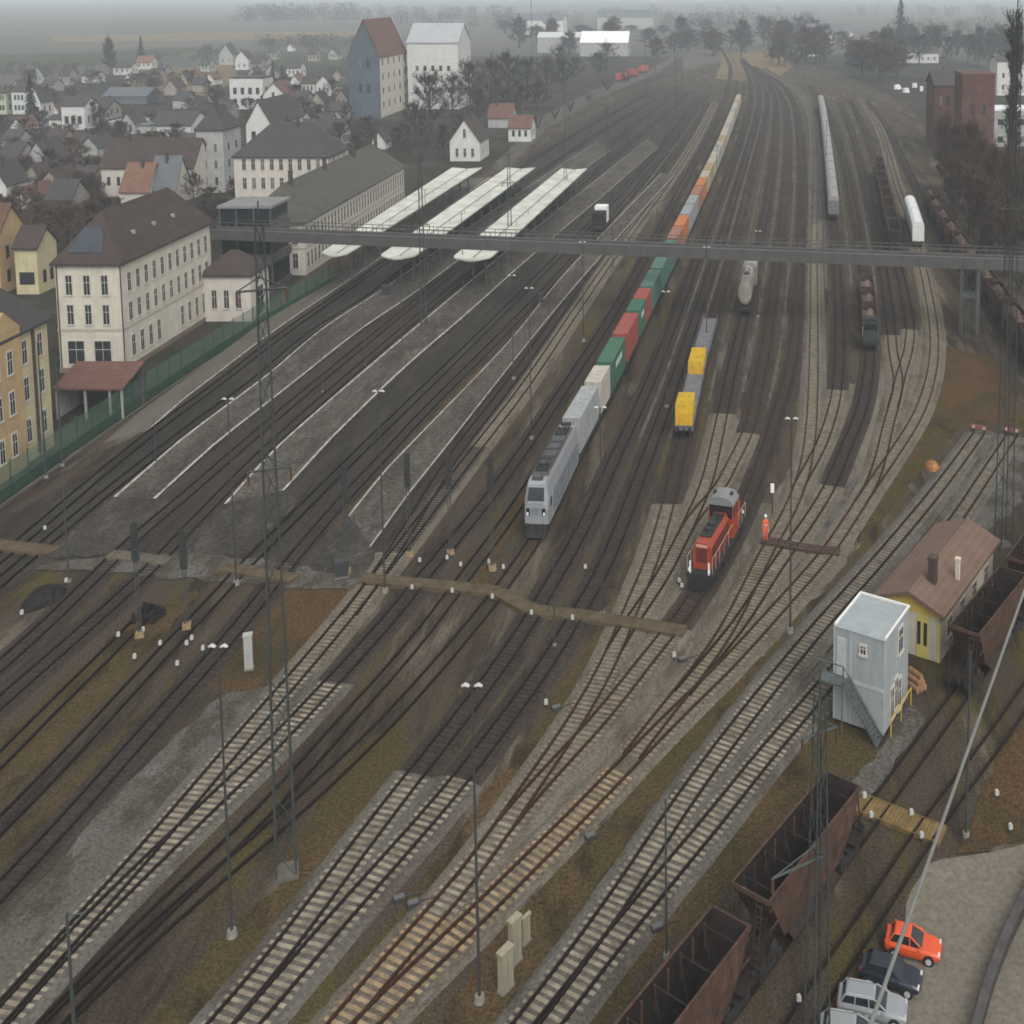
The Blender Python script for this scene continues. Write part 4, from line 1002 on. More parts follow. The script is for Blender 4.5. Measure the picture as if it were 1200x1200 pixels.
def gable_roof(W, L, e, r, oh=.5, th=.22, axis='y'):
    b = MB(); a = (W if axis == 'y' else L)/2; l = (L if axis == 'y' else W)/2+oh
    sl = (r-e)/a; ex = a+oh; ez = e-sl*oh
    prof = [(-ex, ez), (0, r), (ex, ez), (ex, ez+th), (0, r+th*1.25), (-ex, ez+th)]
    b.extr(prof, -l, l, axis='y' if axis == 'y' else 'x')
    return b
def hip_roof(W, L, e, r, oh=.5, th=.2):
    b = MB(); x, y = W/2+oh, L/2+oh
    if L >= W: rd = [(0, -max(.3, L/2-W/2*.95)), (0, max(.3, L/2-W/2*.95))]
    else: rd = [(-max(.3, W/2-L/2*.95), 0), (max(.3, W/2-L/2*.95), 0)]
    B = [(-x, -y), (x, -y), (x, y), (-x, y)]
    b.add([(*p, e-.02) for p in B]+[(*p, e+th) for p in B]+[(*p, r+th) for p in rd], [])
    b.f += [(3, 2, 1, 0)]+[(i, (i+1) % 4, 4+(i+1) % 4, 4+i) for i in range(4)]; b.mi += [0]*5
    fs = [(4, 5, 8), (5, 6, 9, 8), (6, 7, 9), (7, 4, 8, 9)] if L >= W else [(4, 5, 9, 8), (5, 6, 9), (6, 7, 8, 9), (7, 4, 8)]
    b.f += fs; b.mi += [0]*4
    return b
def chimney(par, x, y, z0, z1, s=.7, m=None):
    MB().box(x-s/2, x+s/2, y-s/2, y+s/2, z0, z1).box(x-s/2-.06, x+s/2+.06, y-s/2-.06, y+s/2+.06, z1+.002, z1+.15).build('chimney', m or PIPE, par)
def house(label, X, Y, W, L, e, r, wall=WHITEW, roofm=ROOFB, roof='y', rz=0, name='house', cat='house', wins=(), chim=1, oh=.45, group=None, frame=True):
    """X, Y: ground centre; W across, L deep, e eave and r ridge in real metres"""
    t = thing(name, label, cat, (X, Y, 0), rz, group)
    b = MB()
    if roof in ('hip', 'flat'): b.box(-W/2, W/2, -L/2, L/2, 0, e-.03)
    elif roof == 'y': b.extr([(-W/2, 0), (W/2, 0), (W/2, e), (0, r-.04), (-W/2, e)], -L/2, L/2)
    else: b.extr([(-L/2, 0), (L/2, 0), (L/2, e), (0, r-.04), (-L/2, e)], -W/2, W/2, axis='x')
    b.build('wall', wall, t)
    if roof == 'hip': ro = hip_roof(W, L, e, r, oh).build('roof', roofm, t)
    elif roof == 'flat': ro = MB().box(-W/2-oh*.4, W/2+oh*.4, -L/2-oh*.4, L/2+oh*.4, e, r).build('roof', roofm, t)
    else: ro = gable_roof(W, L, e, r, oh, axis=roof).build('roof', roofm, t)
    rnd = random.Random(int(abs(X*7+Y*3)))
    for i in range(chim):
        if roof in ('y', 'x'):
            q = (rnd.uniform(-.3, .3))*(L if roof == 'y' else W); o_ = rnd.choice((-1, 1))*.9
            x, y = (o_, q) if roof == 'y' else (q, o_)
        else: x, y = rnd.uniform(-.15, .15)*W, rnd.uniform(-.2, .2)*L
        if roof != 'flat': chimney(ro, x, y, e+(r-e)*.4, r+.9)
    for face, cols, rows, z0, dz, w, h, mg in wins:
        ln = W if face in 'sn' else L
        for i in range(cols):
            q = -ln/2+mg+(ln-2*mg)*(i+.5)/cols
            for j in range(rows):
                if z0+j*dz+h > e-.15: continue
                x, y = {'s': (q, -L/2), 'n': (-q, L/2), 'e': (W/2, q), 'w': (-W/2, -q)}[face]
                window(t, x, y, z0+j*dz, face, w, h, frame, WGL2 if rnd.random() < .18 else WGL)
    return t
# ---- big cream railway building
U = 1/K
X1, Y1 = at(147, 437)
Wc, Lc = 10.9, 33.0
t = thing('station_office', 'big cream three storey railway building with brown hipped roof behind the green fence', 'building', (X1-Wc/2, Y1+Lc/2, 0))
e1, r1 = 18.6*U, 26.5*U
MB().box(-Wc/2, Wc/2, -Lc/2, Lc/2, 0, e1-.03).build('wall', CREAM, t)
ro = hip_roof(Wc, Lc, e1, r1, .55).build('roof', ROOFB, t)
chimney(ro, -.5, -6, r1-1.2, r1+.8, .8)
b = MB(); q = .62
zf = lambda y: e1+.2+(y+Lc/2+.55)*(r1-e1)/(Wc/2*.95+.55)
ya, yb2 = -Lc/2+.5, -Lc/2+3.3
b.add([(-3.4, ya, zf(ya)+.14), (2.4, ya, zf(ya)+.14), (1.2, yb2, zf(yb2)+.14), (-1.9, yb2, zf(yb2)+.14), (-3.4, ya, zf(ya)+.04), (2.4, ya, zf(ya)+.04), (1.2, yb2, zf(yb2)+.04), (-1.9, yb2, zf(yb2)+.04)],
      [(0, 1, 2, 3), (7, 6, 5, 4), (0, 4, 5, 1), (1, 5, 6, 2), (2, 6, 7, 3), (3, 7, 4, 0)]); b.build('solar_panel', SOLAR, ro)
for yy in (-8, -1, 6):
    b = MB(); b.cbox(3.2, yy, e1+2.05, .9, .8, .5); b.build('roof_light', GREYW, ro)
b = MB()
b.box(-Wc/2-.07, Wc/2+.07, -Lc/2-.07, Lc/2+.07, 4.05, 4.3); b.build('string_course', BANDM, t)
b = MB().box(-Wc/2-.12, Wc/2+.12, -Lc/2-.12, Lc/2+.12, 0, .5).build('plinth', mat('plinth_brown', (.22, .17, .13), .9, .2, 1), t)
for x, y in ((Wc/2+.1, -Lc/2-.1), (-Wc/2+.3, -Lc/2-.1), (Wc/2+.1, Lc/2-.3)):
    MB().tube((x, y, .5), (x, y, e1), .10, 6).build('downpipe', PIPE, t)
for i in range(3):
    for z0 in (4.75, 7.6): window(t, -3.2+i*3.0, -Lc/2, z0, 's', 1.0, 1.85)
for x in (-2.6, 1.9): window(t, x, -Lc/2, .9, 's', 2.7, 2.2, name='double_window')
for z0 in (4.75, 7.6):
    for i in range(11): window(t, Wc/2, -Lc/2+2.6+i*(Lc-5.2)/10, z0, 'e', 1.0, 1.75)
for i in (0, 1, 2, 3, 6, 7, 8, 9): window(t, Wc/2, -Lc/2+3.0+i*2.85, 1.2, 'e', 1.05, 2.0)
# ---- carport in front
Xa, Ya = at(78, 492); Xb, Yb = at(150, 484)
t = thing('carport', 'open carport with sloping red tiled roof between the cream and the yellow buildings', 'carport', ((Xa+Xb)/2-.5, Ya+3.2, 0))
MB().extr([(-3.4, 2.6), (3.2, 3.7), (3.2, 3.88), (-3.4, 2.78)], -5.2, 5.4, axis='x').build('roof', ROOFR, t)
for x in (-4.8, -.5, 3.2, 5.0): MB().box(x-.14, x+.14, -3.1, -2.82, 0, 2.62).build('post', mat('carport_post', (.32, .3, .27), .8, .1, 1), t)
MB().box(-5.1, 5.2, 2.9, 3.1, 0, 3.45).build('back_wall', mat('carport_boards', (.10, .09, .085), .9, .2, 1), t)  # back wall in dark grey-brown boards
MB().box(-5.1, -4.95, -2.8, 2.85, 0, 2.55).build('side_wall', GREYW, t)
# ---- yellow and ochre house at left edge
X2, Y2 = at(66, 522)
We, Le = 13.0, 13.0
t = thing('corner_house', 'tall yellow and ochre house with dark steep roof at the left edge beside the fence', 'house', (X2-We/2-.3, Y2-Le/2, 0))
e2 = 18.2*U
MB().box(-We/2, We/2, -Le/2, Le/2, 0, e2-.03).build('wall', YELL, t)
MB().box(We/2, We/2+.45, -Le/2-.05, -Le/2+6.4, 0, e2+.7).build('ochre_bay', CREAM2, t)
b = MB(); b.extr([(-Le/2-.2, e2+.7), (-Le/2+6.55, e2+.7), (-Le/2+3.2, e2+2.3)], We/2-3.0, We/2+.5, axis='x'); b.build('bay_gable', CREAM2, t)
ro = hip_roof(We, Le, e2, e2+5.0, .5).build('roof', ROOFD, t)
chimney(ro, -1, 0, e2+3, e2+6)
MB().box(We/2-.2, We/2+.35, Le/2-3.6, Le/2-3.35, .3, e2).build('downpipe', PIPE, t)
for y in (-5.2, -2.6):
    for z0 in (1.4, 4.6, 7.7): window(t, We/2+.45, y, z0, 'e', .95, 1.7, arch=z0 < 2)
for y in (1.2, 4.6):
    for z0 in (1.6, 4.9, 7.8): window(t, We/2, y, z0, 'e', .95, 1.75, arch=z0 < 2)
# ---- small annex beside the big cream building
X3, Y3 = at(256, 380)
house('low cream annex with brown red roof between the cream building and the glass stair block', X3+1.0, Y3+6, 9.5, 8.5, 9.0*U, 13.0*U, PINKW, ROOFB, 'hip', name='annex', cat='annex', wins=(('s', 3, 1, 1.5, 1, .9, 2.0, 1.2), ('e', 1, 1, .2, 1, 2.6, 3.2, 1.0)), chim=0)
# ---- glass stair block at the footbridge head
X4, Y4 = at(259, 348); X5, _ = at(320, 348)
CONC = mat('footbridge_concrete', (.17, .172, .175), .8, .15, .6, streak=.15)
STEELB = mat('footbridge_steel', (.090, .086, .080), .6, .18, .5, streak=.15)
t = thing('stair_block', 'modern grey stair block with dark glass bands at the left end of the footbridge', 'building', ((X4+X5)/2, Y4+5.6, 0))
ws = (X5-X4)/2
zb_t = 12.6
hz_ = hgt(290, 348, 242)*U
MB().box(-ws, ws, -5, 5, 0, hz_*.12).build('plinth', STEELB, t)
MB().box(-ws+.3, ws-.3, -4.7, 4.7, hz_*.12, hz_*.971).build('glass_core', GLS, t)
for z0, z1 in ((.36, .46), (zb_t*U/hz_, (zb_t+2.3)*U/hz_)): MB().box(-ws-.1, ws+.1, -5.1, 5.1, hz_*z0, hz_*z1).build('storey_band', STEELB, t)
MB().box(-ws-.2, ws+.2, -5.2, 5.2, hz_*.972, hz_).build('roof', mat('stair_block_roof', (.24, .24, .235), .8, .15, .5), t)
for x in (-ws+.2, -ws*.33, ws*.33, ws-.2): MB().box(x-.15, x+.15, -4.98, -4.72, hz_*.12, hz_*.964).build('mullion', STEELB, t)
# ---- long station building
Xw = -95.0; Ys, Ye = 246.0, 324.0; Wd = 14.0
t = thing('station_building', 'long white station building with mossy grey hipped roof beside the first canopy', 'station building', (Xw-Wd/2, (Ys+Ye)/2, 0))
Ls = Ye-Ys; es = 11.9*U
MB().box(-Wd/2, Wd/2, -Ls/2, Ls/2, 0, es-.03).build('wall', PINKW, t)
ro = hip_roof(Wd, Ls, es, 19.6*U, .6).build('roof', ROOFGR, t)
for y in (-30, -8, 14, 33): chimney(ro, .8, y, 17*U, 22.3*U, .8)
for i in range(34):
    for z0 in (.9, 4.0): window(t, Wd/2, -Ls/2+1.7+i*(Ls-3.4)/33, z0, 'e', 1.15, 2.0, frame=True, arch=z0 < 2)
for i in range(4):
    for z0 in (.9, 4.0): window(t, -Wd/2+2.2+i*3.2, -Ls/2, z0, 's', 1.1, 1.9)
MB().box(-Wd/2-.08, Wd/2+.08, -Ls/2-.08, Ls/2+.08, 3.35, 3.55).build('string_course', BANDM, t)
# ---- cream hotel behind
Xh, Yh = at(331, 252)
house('cream two row windowed building with broad dark hipped roof behind the station building', Xh, Yh+9, 27, 17, 16.5*U, 25.5*U, PINKW, ROOFD, 'hip', name='guest_house', cat='building', wins=(('s', 9, 3, 1.2, 3.05, 1.0, 1.75, 1.6), ('e', 3, 3, 1.2, 3.05, 1.0, 1.75, 2)), chim=2)
# ---- green fence along the station side
FENG = mat('fence_green', (.020, .062, .036), .6, .25, 1)
m = bpy.data.materials.new('fence_mesh_green'); m.use_nodes = True; n_ = m.node_tree
bs = n_.nodes['Principled BSDF']; bs.inputs['Base Color'].default_value = (.075, .15, .105, 1); bs.inputs['Roughness'].default_value = .6; bs.inputs['Alpha'].default_value = .28
FMESH = m
Pf = Path([(-60, 634), (0, 590), (60, 548), (120, 506), (190, 458), (250, 418), (300, 386), (340, 362), (395, 330)], 3)
t = thing('green_fence', 'long green mesh fence with a solid lower band beside the station tracks', 'fence')
b = MB(); sweep(Pf, 0, .10, 0.05, 1.6, b); b.build('lower_panel', FENG, t, k=1)
b = MB(); sweep(Pf, 0, .03, 1.63, 4.5, b); b.build('mesh_panel', FMESH, t, k=1)
b = MB(); sweep(Pf, .9, .35, 0, .35, b); b.build('base_kerb', PLATPALE, t, k=1)
pm = MB().box(-.06, .06, -.06, .06, 0, 4.8).mesh('post', FENG, k=1)
s = 1.0
while s < Pf.len:
    p = Pf.pos(s); put('post', pm, t, (p[0], p[1], 0), Pf.ang(s)); s += 3.6
# ---- platform canopies (shallow butterfly roofs on posts)
CANW = mat('canopy_sheet', (.54, .54, .47), .7, .22, .22, streak=.1)
CANP = mat('canopy_post', (.10, .105, .10), .6, .2, 1)
def canopy(nl, nr, fr, fl, label, z=7.6):
    A, B, D, E2 = [Vector((*at(*p, z), 0)) for p in (nl, nr, fl, fr)]
    t = thing('platform_canopy', label, 'canopy')
    n = 14; top = MB(); rows = []
    ax = ((D+E2)/2-(A+B)/2).normalized()
    for i in range(n+1):
        f = i/n; l = A.lerp(D, f); r = B.lerp(E2, f)
        q = 1.0
        c = (l+r)/2
        rows.append([(*(l.xy), z+.25), (*(l.lerp(r, .42).xy), z-.10), (*(l.lerp(r, .5).xy), z-.18), (*(l.lerp(r, .58).xy), z-.10), (*(r.xy), z+.25)])
    # rounded near end
    l, r = A, B; c = (l+r)/2
    e = [(*((l+(c-l)*.10-ax*1.2).xy), z+.2), (*((l.lerp(r, .35)-ax*2.4).xy), z-.05), (*((c-ax*2.6).xy), z-.1), (*((l.lerp(r, .65)-ax*2.4).xy), z-.05), (*((r+(c-r)*.10-ax*1.2).xy), z+.2)]
    rows = [e]+rows; m_ = len(rows)
    vs = [p for r_ in rows for p in r_]; fs = []
    for i in range(m_-1):
        for j in range(4): fs.append((i*5+j, i*5+j+1, i*5+j+6, i*5+j+5))
    nv = len(vs); vs += [(x, y, zz_-.32) for x, y, zz_ in vs]
    fs += [tuple(reversed([k+nv for k in f])) for f in fs]
    for i in range(m_-1):
        for j in (0, 4): fs.append((i*5+j, (i+1)*5+j, (i+1)*5+j+nv, i*5+j+nv))
    for i in (0, m_-1):
        for j in range(4): fs.append((i*5+j, i*5+j+nv, i*5+j+1+nv, i*5+j+1))
    top.add(vs, fs); ro = top.build('roof', CANW, t, k=1)
    g = MB(); c0, c1 = (A+B)/2, (D+E2)/2; w_ = .16
    sx = Vector((ax.y, -ax.x, 0))*w_
    g.add([(*((c0-sx).xy), z-.12), (*((c0+sx).xy), z-.12), (*((c1+sx).xy), z-.12), (*((c1-sx).xy), z-.12)], [(0, 1, 2, 3)])
    g.build('gutter', CONC, ro, k=1)
    k = 12; pm = MB().box(-.16, .16, -.16, .16, .39, z-.5).mesh('post', CANP, k=1)
    for i in range(k):
        c = c0.lerp(c1, (i+.5)/k)
        for s_ in (-1, 1):
            p = c+Vector((ax.y, -ax.x, 0))*s_*1.4; put('post', pm, t, (p.x, p.y, 0))
        b = MB(); hw = (B-A).length*.42; b.box(-hw, hw, -.1, .1, z-.52, z-.36)
        b.build('cross_beam', CANP, t, k=1, loc=(c.x, c.y, 0), rz=math.atan2(-ax.x, ax.y))
    b = MB()
    for i in range(9):                                    # slim vents along the ridge of the roof
        c = c0.lerp(c1, (i+.5)/9)+Vector((ax.y, -ax.x, 0))*1.6; b.tube((c.x, c.y, z-.05), (c.x, c.y, z+1.0), .05, 5)
    b.build('vent_pipe', CANP, ro, k=1)
    return t
canopy((378, 296), (411, 296), (565, 197), (530, 197), 'pale canopy roof nearest the station building')
canopy((447, 299), (489, 299), (627, 197), (594, 197), 'middle of the three pale canopy roofs')
canopy((532, 301), (577, 301), (688, 198), (658, 198), 'pale canopy roof farthest from the station building')
# ---- footbridge across the whole yard
t = thing('footbridge', 'long grey steel footbridge with railings crossing the whole yard', 'footbridge')
zb = 12.6
A = Vector((*at(330, 284, zb), 0)); B = Vector((*at(1200, 318, zb), 0)); d = (B-A).normalized(); B2 = B+d*70; A2 = A-d*16.5
nrm = Vector((-d.y, d.x, 0)); Lb = (B2-A2).length
def along(b, u0, u1, v0, v1, z0, z1):
    pts = [A2+d*u0+nrm*v0, A2+d*u1+nrm*v0, A2+d*u1+nrm*v1, A2+d*u0+nrm*v1]; b.prism([(p.x, p.y) for p in pts], z0, z1); return b
b = MB(); along(b, 0, Lb, -.05, .12, zb, zb+2.1); along(b, 0, Lb, 2.7, 2.87, zb, zb+2.1)
n = int(Lb/4.0)
for i in range(n+1): along(b, i*Lb/n-.08, i*Lb/n+.08, -.17, -.052, zb+.03, zb+2.07)
b.build('girder', STEELB, t, k=1)
b = MB(); along(b, 0, Lb, .122, 2.698, zb+1.4, zb+1.6); b.build('deck', CONC, t, k=1)
b = MB(); along(b, 0, Lb, -.09, .16, zb+2.103, zb+2.25); along(b, 0, Lb, 2.66, 2.91, zb+2.103, zb+2.25); b.build('cap_rail', mat('bridge_cap', (.15, .15, .15), .6, .15, 1), t, k=1)
for v in (.03, 2.78):
    b = MB()
    for i in range(int(Lb/2.2)): along(b, i*2.2, i*2.2+.1, v-.05, v+.05, zb+2.252, zb+3.7)
    along(b, 0, Lb, v-.06, v+.06, zb+3.703, zb+3.82); along(b, 0, Lb, v-.03, v+.03, zb+2.9, zb+2.98); b.build('railing', STEELB, t, k=1)
PIER = mat('bridge_pier', (.085, .095, .09), .7, .2, .6, streak=.2)
for px in (1128,):
    q = (Vector((*at(px, 281+(px-256)*.0392, zb), 0))-A2).dot(d)
    for off in (0, 3.0 if px > 1000 else 1.6):
        b = MB(); along(b, q+off-.28, q+off+.28, .2, .8, 0, zb); along(b, q+off-.28, q+off+.28, 2.0, 2.6, 0, zb)
        b.build('pier', PIER, t, k=1)
    for v_ in (.3, 2.1): b = MB(); along(b, q-.2, q+(3.2 if px > 1000 else 1.8), v_, v_+.3, zb*.55, zb*.62); b.build('pier_brace', PIER, t, k=1)
# ---- white stacked-container office and yellow shed at right
def quadhouse(px3, ztop, name, label, cat):
    pass
zt = 9.1
Lp, Fp, Rp = [Vector((*at(*p, zt), 0)) for p in ((978, 733), (1037, 751), (1067, 712))]
ex = (Fp-Lp).normalized(); Wb = (Fp-Lp).length; Db = (Rp-Fp).length
rzb = math.atan2(ex.y, ex.x)
cb = Lp+ex*Wb/2+Vector((-ex.y, ex.x, 0))*Db/2
CBW = mat('container_office_white', (.33, .36, .365), .55, .07, .5, streak=.12)
t = thing('site_office', 'white two storey stacked container office with steel stairs beside the yellow shed', 'site office', (cb.x, cb.y, 0), rzb)
zr = zt*U
MB().box(-Wb/2, Wb/2, -Db/2, Db/2, .25, zr*.49).build('lower_module', CBW, t)
MB().box(-Wb/2, Wb/2, -Db/2, Db/2, zr*.495, zr-.06).build('upper_module', CBW, t)
b = MB().box(-Wb/2-.05, Wb/2+.05, -Db/2-.05, Db/2+.05, zr-.058, zr)
ro = b.build('roof', mat('office_roof', (.29, .325, .33), .6, .14, .6), t)
b = MB()
b.box(-Wb/2-.07, -Wb/2+.10, -Db/2+.1, Db/2-.1, zr+.003, zr+.10); b.box(Wb/2-.10, Wb/2+.07, -Db/2+.1, Db/2-.1, zr+.003, zr+.10); b.box(-Wb/2-.07, Wb/2+.07, Db/2-.1, Db/2+.07, zr+.003, zr+.10); b.build('roof_edge', WLINE, ro)
b = MB()
for x in (-Wb/2, -Wb/6, Wb/2): b.box(x-.06, x+.06, -Db/2-.03, -Db/2-.002, .25, zr-.06)
b.box(-Wb/2, Wb/2, -Db/2-.045, -Db/2-.031, zr*.47, zr*.51); b.build('corner_post', mat('office_trim', (.40, .43, .44), .6, .1, 1), t)
for y in (-Db*.28,): window(t, Wb/2, y+Db*.42, zr*.66, 'e', 1.0, 1.25)
for y, z0 in ((-Db*.18, .55), (-Db*.02, .75), (Db*.12, .45)): window(t, Wb/2, y, z0, 'e', .7, 1.5)
window(t, Wb*.08, -Db/2, zr*.80, 's', .45, .4, frame=True)
MB().box(-Wb/2+.25, -Wb/2+1.15, -Db/2-.06, -Db/2, zr*.51, zr*.51+2.0).build('door', mat('office_door', (.43, .45, .46), .5, .1, 1), t)
STG = mat('stair_steel', (.10, .12, .115), .5, .25, 2)
sts = thing('steel_stairs', 'dark steel outside stairs on the front of the white container office', 'stairs', (cb.x, cb.y, 0), rzb)
y0, y1 = -Db/2-1.3, -Db/2-.1
b = MB().box(-Wb/2-.9, -Wb/2+1.4, y0, y1, zr*.49, zr*.51); b.build('landing', STG, sts)
b = MB(); N = 13; x0, x1 = -Wb/2+1.45, Wb/2-.1
for i in range(N):
    f = (i+.5)/N; b.box(x0+(x1-x0)*f-.14, x0+(x1-x0)*f+.14, y0+.08, y1-.08, zr*.49*(1-f)-.03, zr*.49*(1-f)+.03)
b.build('tread', STG, sts)
for yv in (y0, y1):
    b = MB(); b.add([(x0, yv-.04, zr*.5), (x1, yv-.04, .0), (x1, yv-.04, .28), (x0, yv-.04, zr*.5+.0), (x0, yv+.04, zr*.5), (x1, yv+.04, .0), (x1, yv+.04, .28), (x0, yv+.04, zr*.5+.28)], [(0, 1, 2, 3), (7, 6, 5, 4), (0, 4, 5, 1), (1, 5, 6, 2), (2, 6, 7, 3), (3, 7, 4, 0)])
    b.build('stringer', STG, sts)
b = MB()
for yv in (y0,):
    for f in (0, .25, .5, .75, 1): b.tube((x0+(x1-x0)*f, yv, zr*.5*(1-f)), (x0+(x1-x0)*f, yv, zr*.5*(1-f)+1.05), .035, 5)
    b.tube((x0, yv, zr*.5+1.05), (x1, yv, 1.05), .04, 5); b.tube((x0, yv, zr*.5+.55), (x1, yv, .55), .03, 5)
    for x in (-Wb/2-.88, -Wb/2+.2, -Wb/2+1.38): b.tube((x, yv+.03, zr*.5), (x, yv+.03, zr*.5+1.05), .035, 5)
    b.tube((-Wb/2-.88, yv+.03, zr*.5+1.05), (-Wb/2+1.4, yv+.03, zr*.5+1.05), .04, 5); b.tube((-Wb/2-.88, yv+.03, zr*.5+.55), (-Wb/2+1.4, yv+.03, zr*.5+.55), .03, 5)
b.build('railing', STG, sts)
for x in (-Wb/2-.8, -Wb/2+1.3): MB().tube((x, y0+.1, 0), (x, y0+.1, zr*.49), .06, 6).build('support_leg', STG, sts)
yr_ = thing('handrail', 'yellow tubular handrail at the near corner of the white container office', 'handrail', (cb.x, cb.y, 0), rzb)
b = MB()
for f in (-.42, 0, .42): b.tube((Wb/2+.5, Db*f, 0), (Wb/2+.5, Db*f, 1.0), .05, 6)
b.tube((Wb/2+.5, -Db*.42, 1.0), (Wb/2+.5, Db*.42, 1.0), .05, 6); b.build('tube', YEL, yr_)
# yellow shed: gable facing the office, ridge running away to the upper right
ze = 4.9
GL, GRt = Vector((*at(1026, 697, ze), 0)), Vector((*at(1107, 726, ze), 0))
FR = Vector((*at(1172, 636, ze), 0))
ey = (FR-GRt).normalized(); exs = Vector((ey.y, -ey.x, 0)); Wsh = abs((GRt-GL).dot(exs)); Dsh = (FR-GRt).length
cen = GRt-exs*Wsh/2+ey*Dsh/2; rzs = math.atan2(exs.y, exs.x)
SHW = mat('shed_pale_wall', (.53, .49, .38), .85, .08, .6, streak=.15)
t = thing('goods_shed', 'yellow and white shed with broad red brown tiled roof behind the container office', 'shed', (cen.x, cen.y, 0), rzs)
e_, r_ = ze*U, 6.3*U
MB().extr([(-Wsh/2+.6, 0), (Wsh/2-.6, 0), (Wsh/2-.6, e_+.15), (0, r_-.1), (-Wsh/2+.6, e_+.15)], -Dsh/2+.5, Dsh/2-.5).build('wall', SHW, t)
ro = gable_roof(Wsh-1.2, Dsh-1.0, e_+.1, r_, .6, .18, 'y').build('roof', ROOFS, t)
chimney(ro, 1.1, -Dsh/2+3.6, e_+.1, r_+1.3, .75, PIPE)
chimney(ro, Wsh*.36, -Dsh/2+6.5, e_+.1, r_+.7, .4, mat('pale_flue', (.55, .5, .4), .8, .1, 1))
yb_ = -Dsh/2+.5
b = MB(); b.extr([(-Wsh/2+.62, e_-.25), (Wsh/2-.62, e_-.25), (Wsh/2-.62, e_+.1), (0, r_-.15), (-Wsh/2+.62, e_+.1)], yb_-.05, yb_-.002); b.build('yellow_gable', mat('yellow_boards', (.58, .40, .09), .7, .14, 1), t)
b = MB(); 
for x0, x1 in ((-Wsh/2+.6, -Wsh/2+.85), (Wsh*.10, Wsh*.26), (Wsh/2-.85, Wsh/2-.6)): b.box(x0, x1, yb_-.045, yb_-.003, 0, e_-.26)
b.build('yellow_post', mat('yellow_boards2', (.56, .47, .13), .7, .1, 1), t)
for x in (Wsh*.13, Wsh*.22): window(t, x, yb_-.04, .75, 's', .34, 1.3, frame=False)
window(t, -Wsh*.15, yb_, .8, 's', .7, 1.1)
for i in range(4): window(t, Wsh/2-.6, -Dsh/2+3+i*(Dsh-6)/3, .9, 'e', 1.2, 1.0)
# ---- silo group, warehouses, far buildings
BLUEW = mat('silo_blue_grey', (.105, .135, .155), .85, .15, .15, streak=.2)
def facing_block(name, label, cat, xl, xr, yb, ye, yr, wall, roofm, roof='x', depth=12, wins=(), chim=0, group=None, frame=False, oh=.45, rz=0):
    x0, Y = at(xl, yb); x1, _ = at(xr, yb); e_ = hgt((xl+xr)/2, yb, ye)*U
    # ridge lies half way into the depth
    Xm = (x0+x1)/2; yy = Y+(depth/2 if roof in ('x', 'hip') else .0); lo, hi = e_, 80*U
    for _ in range(40):
        m_ = (lo+hi)/2
        if proj(Xm, yy, m_*K)[1] > yr: lo = m_
        else: hi = m_
    if roof == 'flat': lo = e_+.4
    return house(label, Xm, Y+depth/2, x1-x0, depth, e_, max(lo, e_+.3), wall, roofm, roof, rz, name, cat, wins, chim, oh, group, frame)
o = facing_block('grain_silo', 'tall silo with blue grey gable and red tiled roof left of the white mill', 'silo', 410, 447, 138, 66, 24, BLUEW, ROOFR, 'y', 46, (('s', 2, 2, 7, 7, 1.4, 2.4, 4),), 0)
wl = [c for c in o.children if c.name.startswith('wall')][0]; bbx = max(v.co.x for v in wl.data.vertices); eh = sorted(set(round(v.co.z, 3) for v in wl.data.vertices))[1]*U
MB().box(bbx+.003, bbx+.15, -23, 23, 0, eh-.3).build('side_wall', CREAM, o)
for i in range(5):
    for j in range(4): window(o, bbx+.15, -19+i*9.5, 2.5+j*4, 'e', 2.0, 1.8, False)
facing_block('mill_annex', 'cream block with rows of windows between the silo and the white mill', 'building', 462, 483, 122, 72, 68, WHITEW, GREYW, 'flat', 18, (('s', 3, 6, 2, 4.2, 2.0, 1.6, 1),), 0)
facing_block('white_mill', 'tall white mill with pale sloping roof and an orange stripe', 'mill', 479, 538, 128, 50, 28, WHITEW, mat('pale_sheet_roof', (.33, .35, .36), .6, .1, .3), 'x', 30, (('s', 5, 2, 5, 6.5, 1.6, 1.6, 3),), 0)
x0, Y0 = at(534, 126.5); x1, _ = at(539.5, 126.5); h_ = hgt(536, 126.5, 50)*U
o = thing('orange_panel', 'tall orange wall panel on the right corner of the white mill', 'wall panel', ((x0+x1)/2, Y0, 0)); MB().box(-(x1-x0)/2, (x1-x0)/2, -.3, .1, 0, h_).build('panel', mat('orange_cladding', (.62, .28, .09), .7, .1, .5), o)
X6, Y6 = at(545, 189)
house('white gabled house with three lower windows beyond the canopies', X6, Y6+8, 11.2, 16, 7.6*U, 15.6*U, WHITEW, ROOFB, 'y', name='gable_house', cat='house', wins=(('s', 3, 1, 1.0, 2.6, .95, 1.7, 1.2), ('e', 3, 1, 1.0, 3, 1.0, 1.7, 2)), chim=2)
t = bpy.data.objects['gable_house']; window(t, 0, -8, 5.0, 's', .9, 1.8)
SHED = mat('white_sheet_roof', (.72, .73, .72), .6, .05, .3)
facing_block('warehouse', 'long low warehouse with bright white roof in the haze right of the mill', 'warehouse', 680, 736, 66, 50, 37, GREYW, SHED, 'x', 30, (), 0)
facing_block('warehouse', 'low pale warehouse left of the bright white roof', 'warehouse', 630, 679, 62, 44, 38, GREYW, mat('pale_sheet', (.5, .51, .51), .6, .08, .3), 'x', 26, (), 0)
facing_block('factory_hall', 'wide hazy factory hall at the top of the picture above the white roofed warehouse', 'factory', 700, 765, 34, 20, 12, GREYW, ROOFBL, 'x', 40, (), 0)
